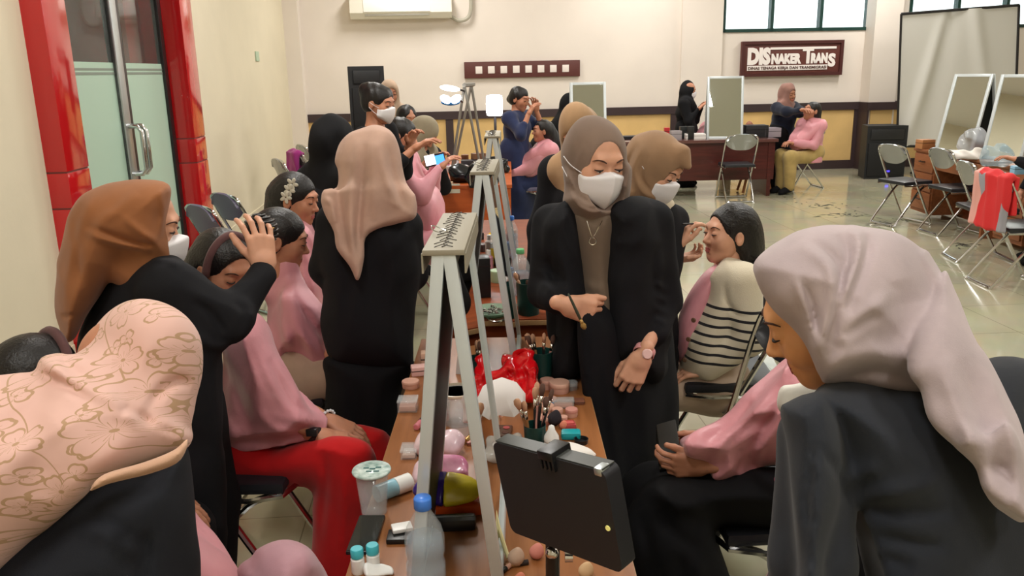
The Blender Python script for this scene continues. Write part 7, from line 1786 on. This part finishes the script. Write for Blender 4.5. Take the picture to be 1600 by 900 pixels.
# pots on the right
i = 0
POTS = [('round beige powder pot with pale lid near the skirt of the centre woman', 874, 612, .030, .032, m_rose, mat('rose_lid', (214, 170, 150))),
        ('small clear pot right of the round beige powder pot', 893, 608, .018, .024, m_plast, m_plast),
        ('beige pot left of the round beige powder pot, behind blue lids', 855, 606, .022, .028, m_rose, m_rose),
        ('small pot with bright blue base, left one', 847, 632, .014, .02, mat('bright_blue', (70, 160, 224), .35), m_rose),
        ('small pot with bright blue base, right one', 862, 632, .014, .022, mat('bright_blue', (70, 160, 224), .35), m_rose),
        ('pinkish jar in the middle of the pot cluster', 855, 648, .019, .03, m_rose, mat('rose_lid', (214, 170, 150))),
        ('low tan jar at the front of the pot cluster', 850, 662, .02, .022, mat('tan_jar', (176, 112, 92), .4), m_rose),
        ('small beige jar right of the pinkish jar', 871, 652, .015, .026, m_rose, m_rose),
        ('small rosy jar at the right end of the pot cluster', 893, 650, .017, .022, m_rose, mat('rosy_lid', (200, 140, 128), .4)),
        ('tiny rosy jar before the small beige jar', 880, 660, .012, .018, mat('rosy_lid', (200, 140, 128)), m_rose)]
for lb, px, py, r, h, m1, m2 in POTS: pot(lb, tp(px, py), r, h, m1, m2)
clearbox('long clear box behind the small rosy jar', 880, 636, .06, .03, .02, 0, m_rose)
t, tt, c = box_thing('blush_compact', 'rose-red blush compact above the teal case', 'compact', 889, 668, .036, .03, .014, .1, m_blush, bev=.005)
MB().box((-.014, -.011, .014), (.014, .011, .0155), .003).build('powder', mat('blush_powder', (196, 88, 84), .9), tt)
bulb('black powder puff left of the rose-red compact', 866, 664, .019, mat('dark_puff', (40, 34, 40), .9), 'powder_puff')
bulb('small orange-pink puff beside the black powder puff', 880, 670, .010, mat('coral_puff', (214, 128, 104), .9), 'powder_puff')
t, tt, c = box_thing('teal_case', 'teal soap-shaped case on the right side of the foreground table', 'case', 892, 684, .052, .036, .02, -.05, m_teal, bev=.008)
MB().box((-.025, -.017, .0105), (.025, .017, .0125), .002).build('seam', mat('teal_dark', (16, 112, 120), .4), tt)
c = tp(908, 692); t = thing('black_cap_lid', 'round black lid with shallow hollow right of the teal case', 'lid', c)
MB().lathe(c, [(0, 0), (.017, 0), (.019, .012), (.017, .012), (.015, .003), (0, .003)], 24).build('lid', m_bk, t)
c = tp(895, 712); t = thing('crumpled_tissue', 'crumpled white tissue beside the white squeeze bottle', 'tissue', c)
mesh_sdf('tissue', [(crumple(c, .042, .026, .014, 6, amp=.009, fr=70), .003)], mat('tissue_white', (226, 220, 214), .8), t)
c = tp(862, 716); t = thing('squeeze_bottle', 'white squeeze bottle with conical nozzle behind the tablet', 'bottle', c)
MB().lathe(c, [(0, 0), (.018, 0), (.0185, .003), (.0185, .042), (.016, .047)], 20).build('body', mat('milky', (214, 204, 196), .3), t, smooth=True); MB().lathe(c, [(.0175, .045), (.019, .05), (.018, .06), (.009, .076), (.007, .086), (.0, .09)], 20).build('nozzle', m_white, t, smooth=True)
c = tp(800, 716); t = thing('plastic_bag', 'clear plastic bag with white sachets left of the front brush cup', 'bag', c)
mesh_sdf('bag', [(crumple(c, .042, .04, .03, 8, amp=.010, fr=60), .0032)], mat('clear_film', (218, 214, 210), .15, alpha=.75), t)
for i, (dx_, dy_, m_) in enumerate(((-.006, .002, m_bk),(.0, .0, m_bk))): pass
t, tt, c = box_thing('black_compact', 'flat black compact in front of the black powder puff', 'compact', 856, 682, .05, .03, .01, .3, m_bk)
# pencils leaning
for lb, a, b_, m_ in (('slim black eye pencil lying beside the front brush cup', (845, 700), (866, 676), m_bk), ('brown pencil lying beside the make-up palette', (738, 690), (742, 668), mat('brown_pencil', (150, 90, 50), .4)), ('orange pencil lying beside the make-up palette', (746, 692), (750, 668), mat('orange_pencil', (206, 120, 60), .4))):
    A_ = tp(a[0], a[1], TZ+.006); B_ = tp(b_[0], b_[1], TZ+.006); d = B_-A_; L = np.linalg.norm(d); t = thing('pencil', lb, 'pencil', A_)
    MB().lathe(A_, [(.0035, 0), (.0035, L*.85)], 8, d).build('barrel', m_, t); MB().lathe(A_, [(.0035, L*.85), (.0, L)], 8, d).build('tip', m_rose, t)
# --- tablet on its holder (close to the camera)
A_ = V3(769, 690, 1.16); B_ = V3(945, 738, 1.00); C2 = V3(785, 828, 1.17); D_ = V3(950, 882, 1.02)
def tablet():
    xax = B_-A_; yax = ((C2-A_)+(D_-B_))/2; nn = nrm(np.cross(xax, yax)); 
    if nn[1] > 0: nn = -nn   # towards camera
    t = thing('tablet', 'black tablet seen from behind, held on a clamp stand at the front of the table', 'tablet', (A_+D_)/2)
    th = .030
    X = nrm(xax); Yv = nrm(yax-X*np.dot(yax, X)); w = np.linalg.norm(xax); h = np.linalg.norm(yax)
    pr = []
    r = .012
    for cx, cy, a0 in ((r, r, PI), (w-r, r, 1.5*PI), (w-r, h-r, 0), (r, h-r, .5*PI)):
        for k in range(5): a = a0+k*PI/8; pr.append((cx+r*math.cos(a), cy+r*math.sin(a)))
    MB().prism(pr, A_, X, Yv, -nn*th).build('tablet_shell', mat('tablet_black', (30, 30, 35), .55, bump=.15, bscale=500, bdist=.001), t)
    MB().obox(A_+X*.006+Yv*.0-nn*.002, X*(w-.012), -Yv*.002, -nn*(th-.004)).build('top_edge', mat('tablet_edge', (62, 64, 62), .4), t)
    MB().lathe(A_+X*(w-.012)+Yv*(h*.56)+nn*.0005, [(0, 0), (.0042, 0), (.0038, .0015), (0, .0015)], 16, nn).build('camera_dot', mat('cam_dot', (226, 218, 130), .3, emit=.3), t)
    MB().obox(A_+X*(w-.020)-Yv*.003+nn*.001, X*.014, Yv*.012, -nn*.02, .003).build('corner_bumper', m_alu, t)
    c0 = A_+X*w*.46
    b = MB().obox(c0-Yv*.010+nn*.006, X*.030, Yv*.014, -nn*.040, .002)
    for k in range(4): b.obox(c0+X*(.002+.008*k)+nn*.006+Yv*.003, X*.004, Yv*.016, -nn*.006, .001)
    b.build('clamp_jaw', m_bk, t)
    base = V3(868, 888, 1.08)
    s = thing('tablet_stand', 'black clamp stand with silver knobs carrying the tablet', 'stand', (base[0], base[1]+.02, TZ))
    q = V3(865, 838, 1.10); q = q+np.array([0, .025, 0])
    MB().tube([q, q+np.array([0, .01, -.07]), (q[0], q[1]+.02, TZ+.012)], .011, 12).build('pole', m_bk, s)
    MB().lathe((q[0], q[1]+.02, TZ), [(0, 0), (.045, 0), (.045, .006), (.014, .014), (0, .014)], 28).build('base', m_bk, s)
    MB().ball(q+np.array([-.002, -.012, -.035]), .010, 10).build('knob', m_chrome, s, smooth=True)
    MB().lathe(q+np.array([.018, 0, -.05]), [(0, 0), (.009, 0), (.009, .012), (0, .012)], 14, (1, 0, 0)).build('knob', m_chrome, s)
tablet()
# clothes-peg style hair clip and bits at the front
t = thing('hair_clip', 'cream two-pronged clip standing at the foot of the nearest mirror', 'clip', atz(768, 870, .752))
b = MB(); b.tube([atz(764, 792, .835), atz(763, 815, .80), atz(768, 850, .757)], .0035, 8, flat=1.8).tube([atz(771, 790, .836), atz(779, 825, .80), atz(794, 872, .757)], .004, 8, flat=1.8)
b.build('prongs', mat('cream_plastic', (232, 222, 170), .35), t); MB().tube([atz(764, 788, .84), atz(768, 796, .832), atz(773, 790, .838)], .0028, 6).build('spring', mat('red_bits', (190, 40, 40), .4), t)
for lb, px, py, r, m_ in (('rosy powder puff under the tablet', 838, 858, .014, mat('rosy_puff', (206, 130, 118), .85)), ('beige round puff near the cream clip', 806, 868, .016, mat('beige_puff', (190, 160, 140), .85)), ('coral puff near the cream clip, lower one', 812, 898, .010, mat('coral_puff', (214, 128, 104), .9)), ('pale puff right of the tablet stand', 915, 888, .014, mat('pale_puff', (206, 170, 130), .85))):
    bulb(lb, px, py+14, r, m_, 'powder_puff')
# brush things between the mirror legs at the front (black items)
t, tt, c = box_thing('pencil_case', 'black pencil case lying between the legs of the nearest mirror', 'case', 700, 826, .12, .035, .028, .05, m_bk, bev=.010)
MB().tube([(-.055, 0, .029), (.055, 0, .029)], .002, 6).build('zip', m_alu, tt)
t, tt, c = box_thing('lip_tube', 'slim pinkish tube lying behind the black pencil case', 'tube', 705, 800, .11, .014, .014, .03, m_rose, bev=.004)
# --- second table things
Z2 = .75
def tp2(px, py): return atz(px, py, Z2)
brushcup('dark green brush holder of brushes at the near right corner of the second table', 826, 490, .048, .13, z=Z2, seed=11, n=7)
c = tp2(770, 492); t = thing('glass_dish', 'wide glass dish with silvery bits on the second table', 'dish', c)
MB().lathe(c, [(0, .004), (.05, 0), (.085, .022), (.083, .025), (.05, .005), (0, .006)], 32).build('dish', mat('green_glass', (170, 200, 176), .08, trans=.6, ior=1.2), t, smooth=True)
b = MB(); rs = np.random.RandomState(5)
for i in range(40): a = rs.uniform(0, 6.28); r = rs.uniform(0, .055); b.ball(c+np.array([r*math.cos(a), r*math.sin(a), .012+rs.uniform(0, .012)]), rs.uniform(.004, .008), 4)
o = b.build('beads', m_chrome, t); o['kind'] = 'stuff'
b = MB().tube([tp2(745, 482)+np.array([0, 0, .006]), tp2(770, 505)+np.array([0, 0, .006]), tp2(800, 495)+np.array([0, 0, .006]), tp2(808, 478)+np.array([0, 0, .006])], .004, 6, sm=6)
c = tp2(770, 500); t = thing('silver_chain', 'silver beaded chain lying before the glass dish', 'chain', c); b.build('chain', m_chrome, t)
pot('pale green pot behind the glass dish', tp2(778, 440), .035, .055, mat('pale_green', (170, 196, 160), .4), mat('pale_green', (170, 196, 160)))
t, tt, c = box_thing('black_case', 'tall black box on the second table behind the far mirror', 'case', 750, 462, .09, .08, .17, .1, m_bk, z=Z2)
MB().box((-.046, -.041, .135), (.046, .041, .14)).build('seam', m_lash, tt)
c = tp2(814, 460); bottle('clear spray bottle with light green cap at the right of the second table', c, .040, .20, m_plast, mat('mint_cap', (110, 190, 130), .35), .5, name='spray_bottle')
c = tp2(800, 400); bottle('clear bottle with blue cap further along the second table', c, .034, .21, m_plast, m_blue, .55)
c = tp2(812, 455)
rs = np.random.RandomState(12)
cols = [(206, 158, 140), (60, 46, 44), (226, 214, 206), (178, 72, 72), (70, 110, 170), (230, 190, 60), (150, 100, 70), (24, 24, 26), (214, 150, 160)]
SPOT = [(742, 400), (752, 392), (765, 398), (780, 402), (790, 390), (770, 385), (756, 410), (785, 415), (764, 424), (748, 432), (728, 400), (722, 388), (736, 384), (790, 430), (770, 412), (800, 375), (745, 375), (782, 372)]
pn = ['rosy', 'dark brown', 'off-white', 'brick red', 'blue', 'yellow', 'tan', 'black', 'pink']
for i, (px, py) in enumerate(SPOT):
    c = tp2(px, py); cm = mat('misc_%s' % pn[i % 9], cols[i % 9], .45)
    if i % 3 == 0: pot('%s jar in the clutter of the second table' % pn[i % 9] if i < 9 else '%s jar further back in the clutter of the second table' % pn[i % 9], c, .026, .04+.02*(i % 2), cm, cm)
    elif i % 3 == 1:
        t, tt, _ = box_thing('cosmetic_box', '%s box lying in the clutter of the second table, %s' % (pn[i % 9], ['first', 'second', 'third', 'fourth', 'fifth', 'sixth'][i//3]+' from the front left'), 'box', px, py, .07, .05, .04, rs.uniform(-1, 1), cm, z=Z2)
        MB().box((-.036, -.026, .026), (.036, .026, .029)).build('lid_seam', m_bk, tt)
    else:
        t = thing('lotion_bottle', '%s lotion bottle in the clutter of the second table, %s' % (pn[i % 9], ['front row', 'back row', 'middle row'][i//9 % 3]), 'bottle', c)
        MB().lathe(c, [(0, 0), (.022, 0), (.022, .07), (.010, .082)], 14).build('body', cm, t); MB().lathe(c, [(.012, .08), (.012, .105), (0, .105)], 12).build('cap', m_white, t)
# makeup brush fan/powder compact on 2nd table left
c = tp2(716, 400); t = thing('tissue_bundle', 'crumpled pale tissue bundle at the left of the second table', 'tissue', c); mesh_sdf('tissue', [(crumple(c, .05, .04, .05, 9, amp=.014, fr=50), .005)], mat('tissue_white', (226, 220, 214)), t)

# --- clutter on the orange desk
def op(px, py): return atz(px, py, .75)
def ball_bag(label, px, py, rx, ry, rz, m, z=.75, seed=3, name='plastic_bag', cat='bag', h=.008, amp=.02, fr=30):
    c = atz(px, py, z) if py > 0 else np.array([at(px, 200, -py)[0], -py, z]); t = thing(name, label, cat, c); mesh_sdf('bag' if cat == 'bag' else cat, [(crumple(c, rx, ry, rz, seed, amp=amp, fr=fr), h)], m, t)
m_film = mat('black_film', (22, 24, 28), .18)
ball_bag('shiny black plastic bag on the orange desk, right one', 752, 292, .14, .10, .13, m_film, seed=4)
ball_bag('shiny black plastic bag on the orange desk, left one', 722, 284, .12, .10, .10, m_film, seed=6)
ball_bag('glossy black bag further back on the orange desk', 775, 270, .12, .10, .10, m_film, seed=8)
def sbox(label, px, py, w, d, h, rz, col, name='cosmetic_box', z=.75, cat='box'):
    t, tt, c = box_thing(name, label, cat, px, py, w, d, h, rz, mat('c_%d_%d_%d' % col, col, .45), z=z)
    MB().box((-w/2-.001, -d/2-.001, h*.62), (w/2+.001, d/2+.001, h*.66)).build('lid_seam', m_bk, tt); return t
for lb, px, py, w, d, h, rz, col in (('grey-white paper sheets box lying on the orange desk', 712, 268, .22, .16, .06, .3, (196, 190, 192)), ('beige compact box at the front edge of the orange desk', 697, 288, .12, .06, .02, .1, (206, 180, 150)), ('skin-coloured palette box at the front left of the orange desk', 690, 282, .13, .07, .025, -.2, (196, 150, 120)),
    ('white box at the left front corner of the orange desk', 688, 291, .10, .07, .018, 0, (224, 218, 210)), ('pink-topped box behind the papers on the orange desk', 694, 268, .10, .08, .12, .2, (214, 120, 150)), ('dark case in the middle of the orange desk', 734, 266, .16, .10, .10, 0, (50, 46, 52)),
    ('brown box at the back of the orange desk', 748, 265, .12, .10, .16, .4, (120, 84, 60))):
    sbox(lb, px, py, w, d, h, rz, col)
for lb, px, py, col in (('white jar near the clip lights on the orange desk', 712, 266, (236, 226, 230)), ('brown jar at the back of the orange desk', 727, 264, (120, 76, 50)), ('black jar at the right of the orange desk', 764, 268, (30, 30, 32))):
    cm = mat('c_%d_%d_%d' % col, col, .45); pot(lb, op(px, py), .035, .14, cm, cm)
# --- clutter on the far tables
for lb, px, py, w, d, h, rz, col in (('black crate at the right end of the mahogany table', 1180, 206, .30, .22, .16, 0, (34, 34, 38)), ('patterned grey box beside the black crate on the mahogany table', 1204, 206, .22, .2, .12, .1, (150, 140, 150)), ('white box in front of the tall mirror foot on the mahogany table', 1086, 211, .26, .18, .07, 0, (236, 232, 228)),
    ('black flat bag-like box at the left end of the mahogany table', 978, 212, .42, .2, .04, .1, (30, 30, 36)), ('black upright case on the mahogany table near the masked person', 1068, 210, .10, .1, .16, 0, (26, 30, 32)), ('second black upright case on the mahogany table', 1079, 211, .08, .1, .17, 0, (32, 34, 34)),
    ('red box in the clutter of the mahogany table', 1042, 208, .07, .07, .14, 0, (190, 40, 46)), ('grey box between jars on the mahogany table', 1056, 210, .14, .1, .12, .1, (160, 152, 156)), ('dark palette box at the left of the mahogany clutter', 1024, 206, .18, .12, .08, .1, (60, 58, 66)), ('white low box at the left of the mahogany clutter', 1032, 210, .1, .1, .05, 0, (220, 214, 210))):
    FY = 11.12+.05*((px*7) % 8); sbox(lb, px, py, w, d, h, rz, col)
FY = None
ball_bag('brown crumpled bag on top end of the mahogany table', 1172, -11.5, .13, .08, .12, mat('brown_paper', (150, 96, 70), .6), seed=12, h=.012)
# stool with brown cloth and bottles beneath the mahogany table
q = fl(1178, 300); t = thing('low_stool', 'low orange-brown wooden stool under the right end of the mahogany table', 'stool', q)
m_st = mat('stool_wood', (176, 112, 60), .5)
MB().box((q[0]-.17, q[1]-.13, .26), (q[0]+.17, q[1]+.13, .29), .005).build('seat', m_st, t)
for sx in (-1, 1):
    for sy in (-1, 1): MB().tube([(q[0]+sx*.13, q[1]+sy*.1, .27), (q[0]+sx*.19, q[1]+sy*.14, .01)], .018, 6).build('leg', m_st, t)
for i_, (px, py) in enumerate(((1128, 296), (1136, 296))):
    c = fl(px, py); t = thing('floor_bottle', ('left' if i_ == 0 else 'right')+' one of two cream bottles on the floor under the mahogany table', 'bottle', c)
    MB().lathe(c, [(0, 0), (.045, 0), (.045, .16), (.02, .20)], 14).build('body', mat('cream_bottle', (226, 214, 180), .4), t); MB().lathe(c, [(.022, .2), (.022, .24), (0, .24)], 12).build('cap', m_bk, t)
# --- things on the drawer desks
ball_bag('clear plastic bag bulging on the far drawer desk', 1516, 240, .13, .12, .16, mat('grey_film', (200, 204, 210), .15, alpha=.5), seed=14, amp=.03)
ball_bag('heap of white tissues on the far drawer desk', 1507, 248, .17, .10, .05, mat('tissue_white', (226, 220, 214)), seed=15, name='tissue_heap', cat='tissue', h=.007)
ball_bag('blue-tinted clear plastic bag on the near drawer desk', 1558, 260, .12, .10, .11, mat('blue_film', (176, 206, 220), .12, alpha=.35), seed=16, amp=.03)
sbox('light wooden box on a low white stand at the far end of the drawer desks', 1445, 232, .16, .12, .10, .2, (176, 120, 76))
sbox('blue and white carton at the right picture edge on the near desk', 1590, 272, .10, .07, .07, 0, (150, 196, 226))
sbox('teal-labelled box inside the clutter behind the clear bag', 1520, 232, .12, .08, .10, 0, (80, 160, 160))
# --- cloths on chairs
o_, fwd_, wv = CH4
def drape_on_chair(name, label, cat, o_, fwd_, wv, w, drop_b, drop_f, m, top=.862, h=.008, seed=1, th=.026):
    c = o_-fwd_*.205; t = thing(name, label, cat, (c[0], c[1], top-drop_b)); X = nrm(wv); z = np.array([0, 0, 1.])
    s = U([rbox(c-fwd_*.032+z*(top-drop_b/2), (w/2, th, drop_b/2), .015, np.stack([X, fwd_, z], 1)), rbox(c+fwd_*.045+z*(top-drop_f/2), (w/2*.95, th, drop_f/2), .015, np.stack([X, fwd_, z], 1)), cone(c-X*w*.42+z*(top-.005), c+X*w*.42+z*(top-.005), .03)], .03)
    s = DISP(s, plus(wr(.010, 26, seed, dirv=(0, 0, 1), aniso=.1), crease(.008, 22, seed, dirv=(0, 0, 1), aniso=.1)))
    mesh_sdf(cat, [(s, h)], m, t)
def red_grey():
    m = bpy.data.materials.new('red_grey_blocks'); m.use_nodes = True; N = m.node_tree.nodes; L = m.node_tree.links; b = N['Principled BSDF']
    tc = N.new('ShaderNodeTexCoord'); mp = N.new('ShaderNodeMapping'); mp.inputs['Rotation'].default_value = (0, .35, 0); mp.inputs['Scale'].default_value = (9, 9, 2.4); L.new(tc.outputs['Object'], mp.inputs[0])
    v = N.new('ShaderNodeTexVoronoi'); v.inputs['Scale'].default_value = 1; L.new(mp.outputs[0], v.inputs[0]); r = N.new('ShaderNodeValToRGB'); r.color_ramp.interpolation = 'CONSTANT'
    sc = N.new('ShaderNodeSeparateColor'); L.new(v.outputs['Color'], sc.inputs[0]); L.new(sc.outputs[0], r.inputs[0])
    e = r.color_ramp.elements; e[0].color = lin((206, 36, 40)); e[0].position = 0; e[1].color = lin((150, 148, 156)); e[1].position = .42
    x = e.new(.62); x.color = lin((214, 44, 46)); x = e.new(.8); x.color = lin((220, 160, 150)); x = e.new(.9); x.color = lin((110, 104, 112))
    L.new(r.outputs[0], b.inputs['Base Color']); b.inputs['Roughness'].default_value = .7; return m
drape_on_chair('jacket', 'red and grey patterned jacket hanging over the nearest right-hand folding chair', 'jacket', o_, fwd_, wv, .46, .42, .30, red_grey(), seed=3)
q = at(462, 238, 9.3); f_ = np.array([math.sin(1.0), math.cos(1.0), 0]); 
drape_on_chair('shawl', 'magenta cloth hung over a silver chair back at the left wall', 'cloth', np.array([q[0]+.17, 9.38, 0]), f_, np.array([f_[1], -f_[0], 0]), .30, .34, .25, cloth('magenta_cloth', (150, 50, 120)), seed=4)
# --- scraps on the floor
rs = np.random.RandomState(8); b = MB()
for (cx, cy, nn, sx, sy) in ((1290, 322, 26, 40, 4), (1330, 336, 34, 46, 5), (1375, 350, 12, 16, 5), (1500, 382, 22, 24, 4), (1400, 345, 16, 30, 8), (1250, 312, 8, 40, 5)):
    for k in range(nn):
        q = fl(cx+rs.normal()*sx*.5, cy+rs.normal()*sy*.5); a = rs.uniform(0, 6.28); L_ = rs.uniform(.015, .06); u = np.array([math.cos(a), math.sin(a), 0]); v = np.array([-u[1], u[0], 0])*rs.uniform(.004, .012)
        b.add([q-u*L_-v*.3+[0, 0, .001], q+v+[0, 0, .003], q+u*L_+[0, 0, .001], q-v+[0, 0, .003], q-u*L_-v*.3+[0, 0, .0005], q+v+[0, 0, .0005], q+u*L_+[0, 0, .0005], q-v+[0, 0, .0005]], [[0, 1, 2, 3], [7, 6, 5, 4], [0, 4, 5, 1], [1, 5, 6, 2], [2, 6, 7, 3], [3, 7, 4, 0]])
o = b.build('floor_scraps', mat('scrap_dark', (58, 54, 46), .7), None); tag(o, 'dark hair-like scraps scattered over the glossy tiled floor', 'scraps', kind='stuff')

# --- more small things between and around the mirror legs
def lay(label, name, cat, a, b_, r, m, m2, z=TZ):
    A_ = atz(a[0], a[1], z+r); B_ = atz(b_[0], b_[1], z+r); d = B_-A_; L = np.linalg.norm(d); t = thing(name, label, cat, A_)
    MB().lathe(A_, [(0, 0), (r*.8, 0), (r, .002), (r, L*.6), (0, L*.6)], 12, d).build('barrel', m, t); MB().lathe(A_, [(r*1.04, L*.6), (r*1.04, L*.98), (0, L)], 12, d).build('cap', m2, t)
lay('pink lipstick tube lying left of the round beige pot, near the mirror foot', 'lipstick', 'lipstick', (650, 668), (662, 655), .009, mat('c_pinkl', (206, 120, 130), .3), m_bk)
lay('gold and black lipstick lying beside the white card', 'lipstick', 'lipstick', (728, 690), (742, 676), .008, mat('brush_gold', (176, 140, 84)), m_bk)
lay('white liner pen lying beside the teal case', 'liner_pen', 'pen', (872, 696), (888, 702), .005, m_white, m_bk)
lay('rosy lip gloss lying in front of the pot cluster', 'lip_gloss', 'lip gloss', (838, 676), (850, 668), .007, m_blush, m_rose)
lay('black mascara lying near the black compact', 'mascara', 'mascara', (870, 690), (858, 698), .008, m_bk, mat('silver', (220, 215, 205)))
lay('brown brush lying between the puffs under the tablet', 'makeup_brush', 'brush', (790, 884), (826, 878), .005, mat('brush_wood', (150, 106, 66)), m_lash)
lay('black brush lying at the front beside the cream clip', 'makeup_brush', 'brush', (776, 900), (800, 880), .005, m_bk, m_rose)
for lb, px, py, w, d, h, rz, col in (('small rose palette beside the clear tub near the nearest mirror', 742, 690, .05, .04, .010, .3, (196, 130, 120)), ('dark flat palette behind the tablet at the right table edge', 930, 790, .06, .05, .012, .2, (60, 44, 40)),
    ('small beige box beside the peach foundation tube', 668, 572, .04, .04, .05, .1, (206, 170, 150)), ('pale pink box behind the flat clear box, far left table corner', 655, 585, .05, .04, .03, .2, (222, 180, 176)),
    ('white cotton packet in front of the red bag', 805, 640, .06, .04, .02, .4, (232, 226, 222)), ('small brown compact right of the beige pots', 905, 630, .03, .03, .012, 0, (130, 84, 66))):
    t, tt, c = box_thing('cosmetic_box', lb, 'box', px, py, w, d, h, rz, mat('c_%d_%d_%d' % col, col, .45)); MB().box((-w/2-.0008, -d/2-.0008, h*.55), (w/2+.0008, d/2+.0008, h*.62)).build('lid_seam', m_bk, tt)
bpy.context.view_layer.update()
